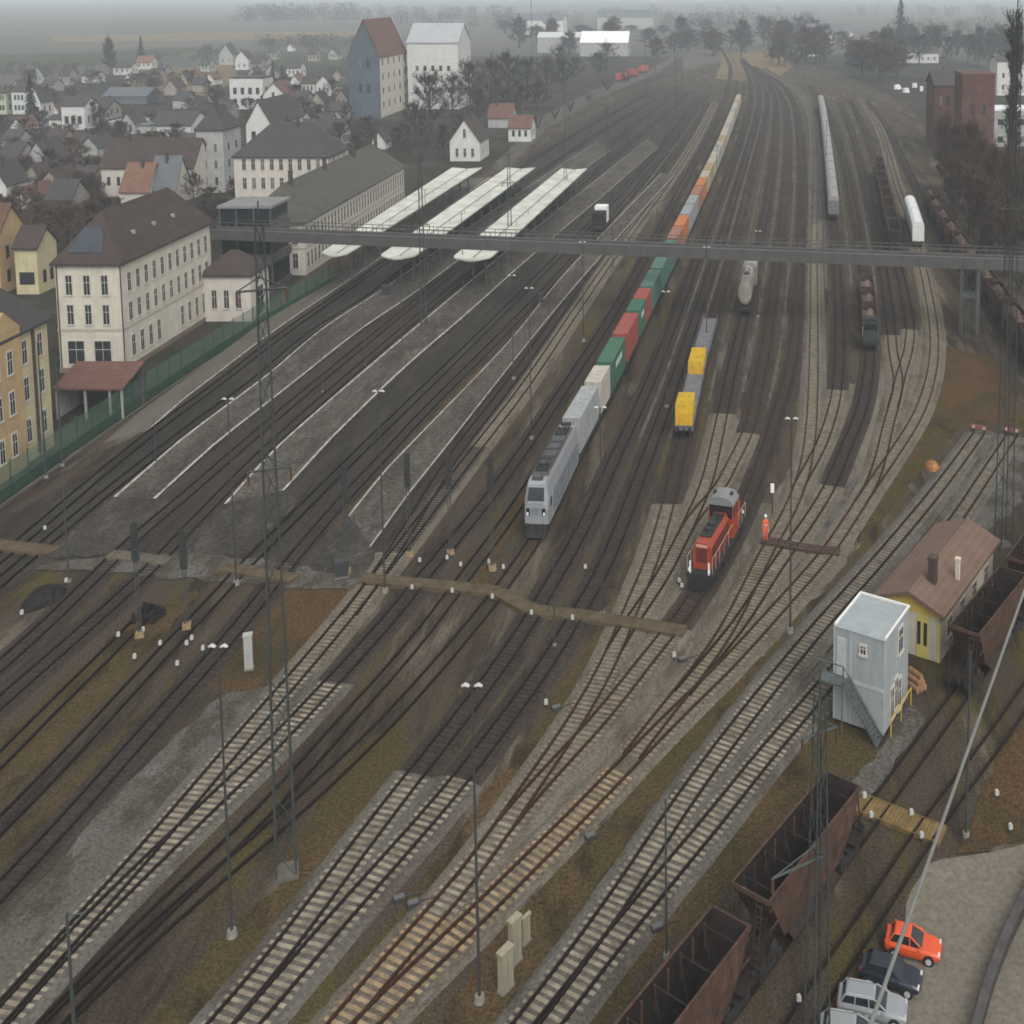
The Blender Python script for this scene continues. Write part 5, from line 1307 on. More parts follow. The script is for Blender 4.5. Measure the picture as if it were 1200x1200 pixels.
facing_block('factory_hall', 'hazy pale hall behind the white mill', 'factory', 610, 660, 40, 24, 16, WHITEW, ROOFBL, 'x', 40, (), 0)
facing_block('farm_shed', 'long hazy white shed beyond the middle of the yard', 'shed', 945, 1000, 52, 38, 28, WHITEW, ROOFBL, 'x', 30, (), 0)
facing_block('farm_shed', 'small white shed with dark openings in the haze', 'shed', 946, 968, 66, 58, 53, WHITEW, ROOFBL, 'x', 14, (('s', 3, 1, 1, 3, 2.5, 2.4, 1.0),), 0)
facing_block('town_house', 'pale house with long white front left of the brick building', 'house', 1054, 1100, 74, 62, 55, WHITEW, ROOFD, 'x', 14, (('s', 6, 1, 1.5, 3, 1.4, 1.5, 1),), 1)
facing_block('brick_building', 'red brick building with dark roof beside the bare thicket at right', 'building', 1094, 1126, 175, 100, 84, BRICK, ROOFD, 'x', 18, (('s', 3, 3, 2, 4, 1.2, 2, 1.2),), 1)
facing_block('brick_tower', 'taller red brick block on the right of the brick building', 'building', 1126, 1164, 190, 88, 85, BRICK, mat('brick_top', (.15, .078, .064), .9, .2, .5), 'flat', 14, (('s', 2, 2, 3, 7, 1.2, 2, 1.6),), 0)
facing_block('workshop', 'low workshop with pale roof edge right of the brick building', 'workshop', 1163, 1230, 172, 130, 122, GREYW, SHED, 'flat', 16, (('s', 5, 2, 1, 4, 2.4, 1.4, 1),), 0)
facing_block('workshop', 'pale hazy building above the workshop at the right edge', 'workshop', 1168, 1225, 112, 72, 66, WHITEW, ROOFD, 'x', 18, (('s', 5, 2, 2, 4, 1.4, 1.6, 1),), 0)
# ---- the town at left
W2 = lambda c, r=1, w=1.1, h=1.5, z0=1.2, dz=2.9: (('s', c, r, z0, dz, w, h, .8), ('e', 2, r, z0, dz, w, h, 1.0))
TG = 'houses of the town at left'
def th(label, xl, xr, yb, ye, yr, wall=WHITEW, rm=ROOFB, roof='x', depth=11, wins=None, chim=1, name='town_house'):
    return facing_block(name, label, 'house', xl, xr, yb, ye, yr, wall, rm, roof, depth, W2(3, 2) if wins is None else wins, chim, TG)
th('yellow house with small front gable behind the tall yellow corner house', 20, 46, 345, 290, 266, YELL, ROOFB, 'x', 7)
th('house with dull red roof cut by the left edge', -42, 2, 345, 275, 240, CREAM2, ROOFR, 'x', 9)
th('white gabled house cut by the left edge above the red roof', -20, 9, 246, 216, 192, WHITEW, ROOFD, 'y', 10)
th('pale grey gabled house with two gable windows in the left part of town', 33, 57, 208, 186, 166, GREYW, ROOFD, 'y', 12)
th('white house with large dark windows above the bare garden trees', 73, 100, 152, 124, 114, WHITEW, ROOFD, 'x', 11, W2(3, 2, 1.8, 2.0, 1.5, 3.2))
th('small bright white house left of the one with large dark windows', 58, 72, 152, 140, 135, WHITEW, ROOFD, 'x', 8, W2(2, 1))
th('pale green house at the left edge', -6, 8, 134, 109, 104, mat('pale_green_render', (.40, .44, .32), .85, .1, .4), ROOFB, 'x', 10)
th('pale house beside the dark conifer at far left', 15, 31, 134, 107, 99, WHITEW, ROOFB, 'x', 10)
th('tall narrow white house right of the dark conifer', 38, 49, 150, 118, 104, WHITEW, ROOFD, 'y', 10)
th('white farmhouse among bushes before the fields', 96, 114, 97, 89, 84, WHITEW, ROOFB, 'x', 10, W2(3, 1))
th('white house under the tall dark poplar', 133, 154, 88, 79, 73, WHITEW, ROOFD, 'x', 10, W2(3, 1))
th('small pale house with orange roof beside the pointed conifer', 160, 178, 81, 73, 66, PINKW, ROOFO, 'x', 9, W2(3, 1))
th('long low shed with blue grey roof before the fields', 121, 172, 122, 113, 103, ROOFBL, ROOFBL, 'x', 18, (), 0, 'farm_shed')
th('low shed with pale blue flat roof', 128, 180, 152, 144, 138, GREYW, mat('pale_blue_sheet', (.30, .36, .40), .6, .1, .3), 'flat', 16, (), 0, 'farm_shed')
th('dark roofed hall with pale wall in the middle of town', 178, 224, 168, 147, 131, WHITEW, ROOFD, 'x', 18, W2(5, 1))
th('pale grey block left of the dark roofed hall', 162, 177, 170, 148, 143, GREYW, ROOFBL, 'flat', 12)
th('terrace under a long brown red roof with white dormers', 120, 228, 232, 196, 163, PINKW, ROOFB, 'x', 13, W2(9, 1, 1.0, 1.5, 2.2), 4)
th('house with orange brown roof in front of the brown terrace', 142, 174, 242, 224, 192, PINKW, ROOFO, 'x', 11)
th('house with grey panelled steep roof right of the orange brown one', 176, 206, 240, 222, 184, PINKW, ROOFBL, 'x', 10)
th('tall grey white house with dark hipped roof left of the cream building', 233, 264, 226, 153, 124, GREYW, ROOFD, 'hip', 13, W2(2, 4, .9, 1.4, 1.4, 3.0))
th('white half timbered gable house with long dark roof', 290, 320, 190, 146, 119, WHITEW, ROOFD, 'y', 30, W2(2, 2, 1.6, 1.8, 1.5, 3.2))
th('white apartment house with dark balcony recesses', 270, 309, 128, 92, 85, WHITEW, ROOFD, 'flat', 14, W2(4, 3, 1.9, 2.0, 1.2, 3.3))
th('house with red edged gable behind the white half timbered one', 306, 337, 128, 114, 97, WHITEW, ROOFR, 'y', 14)
th('white gabled house at the edge of the fields', 276, 291, 82, 69, 60, WHITEW, ROOFB, 'y', 12, W2(2, 1))
th('grey gabled house at the edge of the fields', 257, 273, 76, 64, 52, GREYW, ROOFD, 'y', 12, W2(2, 1))
th('pale house with dark roof in the upper middle of town', 336, 352, 90, 80, 73, WHITEW, ROOFD, 'x', 11)
th('pinkish house in the upper middle of town', 353, 369, 110, 98, 91, PINKW, ROOFB, 'x', 11)
th('pale house left of the blue grey silo', 371, 388, 112, 98, 89, WHITEW, ROOFB, 'y', 11)
th('low house with long dark roof behind the cream hotel like building', 330, 400, 172, 158, 140, GREYW, ROOFD, 'x', 12, (), 2)
th('small white house in the bare garden above the station roof', 436, 452, 175, 166, 155, WHITEW, ROOFD, 'y', 8, W2(2, 1))
th('white house right of the gabled house beyond the canopies', 596, 622, 166, 150, 136, WHITEW, ROOFR, 'x', 12)
th('house with dull red roof behind the gabled house', 572, 600, 150, 138, 122, GREYW, ROOFR, 'x', 12)
MUTE = mat('muted_render', (.30, .27, .235), .85, .15, .4, streak=.15)
rt = random.Random(11)
FILL = [(12, 178), (60, 235), (95, 225), (20, 160), (62, 178), (105, 186), (86, 208), (200, 112), (232, 108), (246, 100), (300, 84), (318, 92), (352, 128), (372, 135), (392, 142), (225, 95), (180, 96), (20, 118), (55, 108), (395, 95), (318, 70), (340, 60), (366, 72), (390, 70), (210, 128), (250, 120), (40, 150), (64, 142), (120, 140), (150, 182), (10, 205), (38, 222), (70, 260), (28, 245), (90, 180), (150, 160), (218, 182), (224, 205), (262, 140), (330, 112), (342, 140), (360, 150), (378, 160), (400, 128), (403, 110), (345, 100), (310, 76), (296, 100), (240, 84), (215, 100), (188, 92), (150, 98), (75, 100), (45, 98)]
ADJ = ['low', 'small', 'plain', 'grey', 'white', 'narrow']
for i, (x, y) in enumerate(FILL):
    wpx = rt.uniform(11, 17)*(y+20)/150; hh = wpx*rt.uniform(.7, .95)
    if i >= 26: wpx *= .9
    th('%s hazy house with %s roof among the many houses of the town' % (rt.choice(['pale', 'white', 'grey']), ('a dark', 'a brown', 'a dark', 'a reddish', 'a brown', 'a dark')[i % 6]), x-wpx/2, x+wpx/2, y, y-hh*.9, y-hh*1.7, (GREYW, MUTE, MUTE, WHITEW, MUTE, GREYW)[i % 6], (ROOFD, ROOFB, ROOFD, ROOFR, ROOFB, ROOFD)[i % 6], 'xy'[i % 2], rt.uniform(9, 13), W2(2, 1))
# ============================================================= masts, lamps, signals, small things
MASTG = mat('mast_green_grey', (.042, .054, .048), .7, .25, .8, streak=.2)
MASTD = mat('mast_dark', (.035, .037, .036), .7, .25, 1)
CONCF = mat('foundation_concrete', (.24, .23, .20), .9, .15, 1.5)
LAMPW = mat('lamp_shade_white', (.46, .46, .43), .5, .06, 1)
SIGB = mat('signal_black', (.022, .023, .023), .6, .2, 2)
YBR = mat('board_crossing_wood', (.115, .088, .052), .9, .3, 1.2)
YBR2 = mat('board_crossing_grey', (.125, .108, .082), .9, .3, 1.2)
CABW = mat('cabinet_cream', (.30, .27, .19), .7, .08, 1, streak=.15)
def lattice(label, x, y, ytop, w0, w1, cat='lattice mast', arms=(), found=True, rz=.2, panels=None, group=None, h=None, flood=0):
    X, Y = at(x, y); hh = (h or hgt(x, y, ytop))
    t = thing('lattice_mast', label, cat, (X, Y, 0), rz, group)
    b = MB(); n = panels or max(8, int(hh/2.2)); r = .030+w0*.016
    def cor(f): w = w0+(w1-w0)*f; return [(-w/2, -w/2), (w/2, -w/2), (w/2, w/2), (-w/2, w/2)]
    for k in range(4):
        c0, c1 = cor(0)[k], cor(1)[k]; b.tube((*c0, .2), (*c1, hh), r*1.5, 5, r*1.0)
    for i in range(n):
        f0, f1 = i/n, (i+1)/n; z0, z1 = .2+(hh-.2)*f0, .2+(hh-.2)*f1
        A, B = cor(f0), cor(f1)
        for k in range(4):
            p, q = (A[k], B[(k+1) % 4]) if i % 2 else (A[(k+1) % 4], B[k])
            b.tube((*p, z0), (*q, z1), r*.6, 4)
    b.build('lattice', MASTG, t, k=1)
    if found: MB().box(-w0/2-.15, w0/2+.15, -w0/2-.15, w0/2+.15, 0, .3).build('foundation', mat('dark_foundation', (.13, .12, .10), .9, .2, 1.5), t, k=1)
    for z, l0, l1 in arms:
        b = MB(); b.tube((l0, 0, z), (l1, 0, z), .09, 5); b.tube((l0*.2, 0, z+1.0), (l1, 0, z), .05, 4); b.tube((0, 0, z+1.0), (l0, 0, z), .05, 4); b.build('bracket_arm', MASTG, t, k=1)
        for q in (l0, l1):
            if abs(q) > .8:
                c = MB(); c.tube((q, 0, z-1.0), (q, 0, z), .09, 6); c.build('insulator', mat('insulator_brown', (.10, .05, .03), .3, .2, 1), t, k=1)
    b = MB(); b.tube((0, 0, hh-.1), (0, 0, hh+1.6), .05, 5); b.build('tip', MASTG, t, k=1)
    return t
lattice('tallest lattice mast, standing on the dry grass in the left half and crossing the footbridge', 336, 1024, 262, 1.35, .55, arms=((31, -1.4, 1.4), (44, -1.6, 1.6)), rz=.35)
o = lattice('lattice mast at the lower right between the hopper wagons and the parked cars', 957, 1236, 797, 1.15, .5, arms=((13.0, -3.2, .4), (21.0, -1.2, 1.2)), rz=.5, h=23.5)
lattice('very tall lattice mast near the right edge beyond the yellow shed', 1176, 640, 12, 1.5, .7, arms=((40, -1.5, 1.5),), rz=.3, h=62.5)
lattice('lattice mast on the canopy platform in front of the footbridge', 497, 384, 183, 1.0, .5, arms=((20, -1.5, 1.5),), rz=.1)
lattice('lattice mast rising through the middle canopy area beyond the footbridge', 598, 300, 178, 1.0, .5, arms=((18, -1.5, 1.5),), rz=.1)
lattice('lattice mast at the far end of the outer canopy', 663, 240, 152, 1.0, .5, rz=.1)
lattice('pale lattice frame mast beside the footbridge pier at right', 1134, 402, 306, 2.0, 1.6, found=False, rz=.2)
for lab, x, y, yt in (('hazy thin mast between the mill and the hazy hall', 624, 92, -2), ('hazy mast over the far tracks left of the white roofed warehouse', 663, 150, 72), ('hazy mast beside the bend of the far tracks', 712, 200, 128), ('hazy mast in the far yard right of the white roofed warehouse', 757, 110, 48), ('hazy mast near the far curve of the train', 792, 132, 66)):
    lattice(lab, x, y, yt, .9, .5, rz=.1, found=False, group='far masts', panels=8)
# ---- yard lamps: slim post with two white shades
def lamp(label, x, y, yt, group='twin yard lamps', h=None, rz=0.0):
    X, Y = at(x, y); hh = h or hgt(x, y, yt)
    t = thing('yard_lamp', label, 'lamp post', (X, Y, 0), rz, group)
    MB().tube((0, 0, .3), (0, 0, hh), .11, 8, .06).build('post', MASTD, t, k=1)
    MB().tube((0, 0, 0), (0, 0, .5), .38, 10, .30).build('base', CONCF, t, k=1)
    a = MB().tube((-.4, 0, hh), (.4, 0, hh), .05, 6); a.build('cross_arm', MASTD, t, k=1)
    for s in (-1, 1):
        b = MB(); rings = []
        for xx, q in ((.14, .07), (.2, .14), (.42, .17), (.6, .13), (.68, .04)):
            rings.append([(s*xx, q*math.cos(2*PI*i/10), hh+.02+.62*q*math.sin(2*PI*i/10)+(.10 if q > .15 else 0)) for i in range(10)])
        b.loft(rings); b.build('lamp_shade', LAMPW, t, k=1, smooth=True)
    return t
lamp('twin yard lamp in the lower middle in front of the concrete sleepers', 562, 1174, 804)
lamp('twin yard lamp at lower left in front of the pale gravel path', 272, 1097, 758)
lamp('twin yard lamp at the end of the open platform near the crossing boards', 451, 694, 459)
lamp('twin yard lamp between the red shunting engine and the site office', 926, 741, 491)
lamp('twin yard lamp on the left island platform in front of the asphalt', 277, 685, 468)
lamp('twin yard lamp beside the pale containers of the train', 706, 722, 478)
lamp('twin yard lamp on the open platform below the footbridge', 602, 445, 323)
lamp('twin yard lamp right of the open platform below the footbridge', 623, 515, 338)
lamp('twin yard lamp left of the teal containers below the footbridge', 684, 400, 284)
lamp('twin yard lamp between the container train and the yellow flat wagons', 781, 478, 342)
lamp('twin yard lamp standing above the pale tank wagon', 888, 372, 271)
lamp('twin yard lamp on the yellow wagon siding at the footbridge', 828, 404, 290)
lamp('twin yard lamp on the outer canopy platform', 543, 340, 250)
lamp('twin yard lamp beside the gabled house beyond the canopies', 500, 300, 222)
# ---- slim catenary and cable poles
def pole(label, x, y, yt, r=.11, group='slim dark poles', arm=None, h=None):
    X, Y = at(x, y); hh = h or hgt(x, y, yt)
    t = thing('slim_pole', label, 'pole', (X, Y, 0), .4, group)
    MB().tube((0, 0, 0), (0, 0, hh), r, 7, r*.6).build('shaft', MASTG, t, k=1)
    MB().tube((0, 0, 0), (0, 0, .35), r*2.5, 8, r*2.2).build('footing', CONCF, t, k=1)
    if arm:
        b = MB(); b.tube((0, 0, hh*.97), (arm, 0, hh*.97), .05, 5); b.tube((0, 0, hh*.86), (arm, 0, hh*.96), .04, 5); b.build('bracket', MASTG, t, k=1)
    return t
pole('slim pole with a small bracket at the lower left corner', 88, 1222, 1070, .13, arm=.9)
pole('slim pole in front of the pale double track at bottom right', 781, 1122, 936, .10)
pole('slim pole between the hopper wagons and the dark tracks right of the site office', 1132, 980, 762, .12)
pole('slim pole standing in front of the nose of the silver locomotive track', 650, 758, 640, .09)
pole('slim pole on the left tracks beside the first asphalt end', 81, 682, 552, .10)
pole('slim pole in front of the yellow corner house', 54, 560, 400, .12)
pole('slim pole by the fence between the yellow house and the carport', 73, 546, 415, .12)
pole('slim pole on the house platform below the cream building', 183, 545, 490, .08)
pole('slim pole on the second platform between its edge lines', 378, 460, 365, .08)
pole('slim pole at the platform edge left of the first lattice mast', 428, 430, 350, .08)
pole('slim pole at the platform edge under the lattice mast', 471, 402, 330, .08)
pole('slim pole beside the teal containers at the footbridge', 718, 316, 240, .09)
pole('slim pole next to the dark open wagons below the footbridge', 1190, 690, 590, .1)
for i, (x, y) in enumerate(((640, 205), (668, 182), (694, 160), (720, 140), (745, 120), (768, 102), (735, 190), (760, 160), (782, 132), (800, 110), (826, 90), (895, 190), (902, 130), (968, 205), (1000, 160), (1040, 215), (1020, 130), (840, 235))):
    pole('thin hazy mast standing among the tracks of the far yard', x, y, y-70, .10, group='thin masts of the far yard', arm=1.6, h=19.0)
# ---- colour light signals
def signal(label, x, y, yt, hb=2.2, group='main signals with dark boards'):
    X, Y = at(x, y); hh = hgt(x, y, yt)
    t = thing('light_signal', label, 'railway signal', (X, Y, 0), .35, group)
    b = MB()
    for s in (-1, 1): b.box(s*.14-.05, s*.14+.05, -.05, .05, .2, hh)
    for k in range(int(hh/1.2)): b.box(-.13, .13, -.03, .03, .8+k*1.2, .88+k*1.2)
    b.build('post', MASTG, t, k=1)
    hd = MB().extr([(-.33, hh-hb*K), (.33, hh-hb*K), (.33, hh-.25), (.2, hh), (-.2, hh), (-.33, hh-.25)], -.22, -.06).build('signal_board', SIGB, t, k=1)
    for k in range(3):
        c = MB().cyl((0, -.29, hh-hb*K*(.25+.25*k)), 'y', .14, .14, 10); c.build('lens_hood', BLK, hd, k=1)
    b = MB().box(-.3, .3, .06, .8, hh-hb*K-.3, hh-hb*K-.2)
    for xx in (-.3, .3): b.tube((xx, .8, hh-hb*K-.2), (xx, .8, hh-hb*K+1.6), .03, 4)
    b.build('maintenance_step', MASTG, t, k=1)
    MB().box(-.4, .4, -.4, .4, 0, .5).build('foundation', mat('rust_stained_concrete', (.26, .19, .10), .9, .25, 1.5), t, k=1)
    return t
signal('dark light signal at the left above the white marker posts', 164, 746, 611)
signal('dark light signal standing on the pale crossing path right of the leftmost one', 219, 736, 621)
signal('dark light signal at the end of the outer canopy platform', 407, 672, 545)
signal('dark light signal left of the twin signals near the crossing boards', 480, 652, 530)
signal('dark light signal second from the silver locomotive', 528, 650, 531)
signal('dark light signal closest to the silver locomotive', 577, 668, 534)
# ---- small white marker and shunting signals
def dwarf(label, x, y, h=1.0):
    X, Y = at(x, y)
    t = thing('dwarf_signal', label, 'shunting signal', (X, Y, 0), .3, 'small white shunting signals')
    MB().box(-.07, .07, -.07, .07, 0, h*.5).build('foot', MASTD, t)
    MB().extr([(-.15, h*.5), (.15, h*.5), (.15, h*.92), (.08, h*1.05), (-.08, h*1.05), (-.15, h*.92)], -.1, .1).build('head', LAMPW, t)
DW = {'at the left among dry grass': [(139, 748), (158, 774), (188, 758), (208, 782), (219, 758), (225, 752), (238, 764), (168, 742)], 'just above the crossing boards': [(492, 660), (540, 665), (524, 657), (573, 662), (590, 668), (686, 668)],
      'along the crossing boards': [(483, 692), (530, 696), (577, 703), (623, 722), (671, 728)], 'beside the left tracks': [(53, 622), (26, 722), (78, 684)], 'beside the red shunting engine': [(796, 684), (799, 690), (790, 772)],
      'near the far right crossing boards': [(1013, 938), (1021, 961), (1080, 985), (1068, 958)], 'in the middle of the right ladder tracks': [(640, 828), (1168, 935), (1184, 975)], 'beside the pale ballast at the bottom': [(936, 1178)]}
for k_, v_ in DW.items():
    for i, (x, y) in enumerate(v_): dwarf('small white shunting signal '+k_, x, y+2, .46)
X, Y = at(905, 602); t = thing('shunting_signal_post', 'tall white lit signal post just behind the orange dressed worker', 'shunting signal', (X, Y, 0))
MB().tube((0, 0, 0), (0, 0, 1.6), .09, 7).build('post', MASTD, t); MB().cbox(0, 0, 1.85, .42, .3, .6).build('head', WHT, t)
# point machines and cabinets
def machine(label, x, y, rz=.5):
    X, Y = at(x, y); t = thing('point_machine', label, 'point machine', (X, Y, .06), rz, 'point machines beside the tracks')
    MB().box(-.42, .42, -.26, .26, 0, .16).build('casing', MASTD, t); MB().box(-.36, .36, -.22, .22, .162, .19).build('lid', mat('machine_lid', (.12, .12, .11), .6, .2, 1), t)
    MB().tube((.4, 0, .1), (1.6, -.2, .08), .04, 5).build('rod', WHL, t)
for lab, x, y in (('point machine beside the pale double track at lower left', 468, 1056), ('point machine beside the grass strip left of the middle lamp', 484, 1062), ('point machine beside the dark ladder track in the lower middle', 652, 832),
                  ('point machine beside the rusty sleepers', 692, 983), ('point machine right of the red shunting engine', 800, 775), ('point machine beside the bottom right pale tracks', 770, 1090)):
    machine(lab, x, y)
def cabinet(label, x, y, w, d, h, rz=.35, m=CABW, name='relay_cabinet', cat='cabinet', k=K):
    X, Y = at(x, y); t = thing(name, label, cat, (X, Y, 0), rz)
    MB().box(-w/2, w/2, -d/2, d/2, .12, h).build('body', m, t, k=k)
    MB().box(-w/2-.06, w/2+.06, -d/2-.06, d/2+.06, h+.002, h+.1).build('lid', m, t, k=k)
    MB().box(-w/2-.05, w/2+.05, -d/2-.05, d/2+.05, 0, .118).build('plinth', CONCF, t, k=k)
    b = MB(); b.box(-w/2+.06, -.02, -d/2-.03, -d/2-.002, .2, h-.1); b.box(.02, w/2-.06, -d/2-.03, -d/2-.002, .2, h-.1); b.build('door', m, t, k=k)
cabinet('cream relay cabinet, nearer of the pair on the grass right of the middle lamp', 593, 1160, 1.0, .45, 1.55, 1.0)
cabinet('cream relay cabinet, farther of the pair on the grass right of the middle lamp', 604, 1128, .85, .4, 1.75, 1.0)
cabinet('pale thin marker board behind the cream relay cabinets', 617, 1106, .7, .12, 1.1, 1.0, CABW, 'marker_board', 'board')
cabinet('white grey relay cabinet on the rusty grass at left', 292, 784, .75, .55, 1.9, .3, mat('cabinet_white', (.34, .345, .32), .7, .1, 1))
cabinet('dark equipment box by the end of the pale crossing path', 401, 676, 1.3, 1.0, 1.0, .3, MASTD, 'equipment_box', 'box')
cabinet('small dark cabinet on the outer canopy platform', 634, 358, 1.0, 1.0, 1.4, .2, MASTD, 'equipment_box', 'box')
cabinet('small kiosk on the middle platform before the canopy', 453, 348, 2.0, 1.6, 1.3, .2, MASTD, 'kiosk', 'kiosk')
# ---- board crossings for people across the tracks
def boards(px, w=1.5, z=.40, m=YBR):
    Pp = Path(px, .8, it=1); b = MB()
    t = 0
    while t < Pp.len-.1:
        c = Pp.pos(t+.15); a = Pp.ang(t+.15); ca, sa = math.cos(a), math.sin(a)
        b.prism([(c[0]+ca*u-sa*v, c[1]+sa*u+ca*v) for u, v in ((-.14, -w/2), (.14, -w/2), (.14, w/2), (-.14, w/2))], .05, z+random.uniform(0, .03))
        t += .31
    for s in (-1, 1): sweep(Pp, s*(w/2+.06), .10, .05, z+.07, b)
    return struct(b.build('board_crossing', m, k=1))
boards([(-20, 640), (10, 643), (35, 646), (62, 649)], 1.8)
boards([(128, 653), (150, 655), (172, 658), (196, 661)], 1.5, m=YBR2)
boards([(258, 668), (290, 672), (318, 677), (344, 681)], 1.6)
boards([(424, 681), (452, 684), (505, 689), (560, 694), (585, 698), (612, 713), (628, 719), (680, 725), (740, 734), (802, 744)], 1.5, .46)
boards([(893, 636), (915, 640), (950, 646), (984, 650)], 1.3, m=mat('board_dark_red', (.085, .055, .042), .9, .3, 1.2))
boards([(1004, 944), (1030, 954), (1062, 967), (1104, 984)], 1.8, m=mat('board_ochre', (.20, .135, .056), .9, .3, 1.2))
# ---- buffer stops
def bstop(label, key, far=True):
    Pq = TR[key]; p = Pq.pos(Pq.len-.3 if far else .3); a = Pq.ang(Pq.len-2 if far else 2)
    t = thing('buffer_stop', label, 'buffer stop', (p[0], p[1], .1), a, 'buffer stops')
    b = MB()
    for s in (-1, 1): b.box(-.1, .1, s*.75-.1, s*.75+.1, 0, .8); b.tube((1.4, s*.75, .1), (.1, s*.75, .75), .08, 5)
    b.build('frame', mat('buffer_rust', (.10, .05, .04), .8, .3, 1), t)
    MB().box(-.35, -.102, -1.15, 1.15, .5, .8).build('beam', mat('buffer_red', (.25, .07, .06), .7, .2, 1), t)
    for s in (-1, 1): MB().cbox(-.38, s*.75, .66, .05, .3, .2).build('white_plate', mat('buffer_pink', (.62, .5, .5), .7, .1, 1), t)
bstop('buffer stop with pinkish plates ending the left stub track before the rusty slope', 'T22')
bstop('buffer stop ending the right stub track beside the tall lattice mast', 'T23')
# ---- orange sand pile
X, Y = at(1092, 548); t = thing('sand_pile', 'orange sand heap on the grass beside the right stub tracks', 'sand heap', (X, Y, 0))
rings = []
rr = random.Random(5)
for q, z_ in ((1.0, 0), (.8, .25), (.45, .45), (.15, .55)): rings.append([(q*math.cos(2*PI*i/14)*rr.uniform(.85, 1.15), q*1.5*math.sin(2*PI*i/14)*rr.uniform(.85, 1.15), z_) for i in range(14)])
MB().loft(rings).build('heap', mat('orange_sand', (.32, .15, .055), .95, .35, 1.5), t)
# ---- logs by the shed, dark ditch heap at far left
X, Y = at(1073, 806); t = thing('log_pile', 'small pile of orange brown logs between the site office and the yellow shed', 'log pile', (X, Y, 0), .6)
for i, (x, z_) in enumerate(((-.6, .28), (0, .28), (.6, .28), (-.3, .8), (.3, .8), (0, 1.3))): MB().cyl((x*.75, 0, z_*.6), 'y', .2, 1.6, 10).build('log', mat('log_wood', (.30, .17, .09), .9, .3, 1.5), t)
X, Y = at(50, 702); t = thing('rubble_heap', 'dark soil heap beside the two leftmost tracks', 'soil heap', (X, Y, 0))
rings = []
for q, z_ in ((1.9, 0), (1.5, .3), (.9, .55), (.2, .7)): rings.append([(q*math.cos(2*PI*i/16)*rr.uniform(.8, 1.2), q*1.4*math.sin(2*PI*i/16)*rr.uniform(.8, 1.2), z_) for i in range(16)])
MB().loft(rings).build('heap', mat('dark_soil', (.022, .019, .017), .95, .4, 1), t)
X, Y = at(176, 724); t = thing('rubble_heap', 'dark scrap heap behind the leftmost light signal', 'scrap heap', (X, Y, 0))
b = MB()
for i in range(16):
    a = rr.uniform(0, 6.28); b.tube((rr.uniform(-1.2, 1.2), rr.uniform(-1.5, 1.5), rr.uniform(0, .3)), (rr.uniform(-1.2, 1.2), rr.uniform(-1.5, 1.5), rr.uniform(.3, 1.0)), rr.uniform(.08, .2), 5)
b.build('scrap', mat('dark_scrap', (.025, .023, .022), .9, .4, 1), t)
# ---- suspended cable at lower right
A = Vector((*at(1243, 572, 50), 50)); B = Vector((*at(985, 1300, 50), 50)); d = (B-A)
t = thing('overhead_cable', 'pale grey cable hanging across the lower right corner', 'cable')
MB().tube(A-d*1.5, B+d*.2, .032, 8).build('strand', mat('cable_grey', (.20, .20, .185), .6, .1, 2), t, k=1)
# ---- dark boarded wall at the bottom right corner
Pw = Path([(1235, 1010), (1200, 1075), (1168, 1150), (1140, 1250)], 1.5, it=1)
t = thing('retaining_wall', 'dark weathered wall beside the gravel car park at the bottom right corner', 'wall')
b = MB(); sweep(Pw, .2, .4, 0, 1.1, b); b.build('panel', mat('dark_boards', (.075, .068, .068), .9, .3, .8, streak=.3), t, k=1)
b = MB(); sweep(Pw, .2, .55, 1.102, 1.22, b); b.build('coping', mat('dark_coping', (.09, .085, .08), .9, .3, 1), t, k=1)
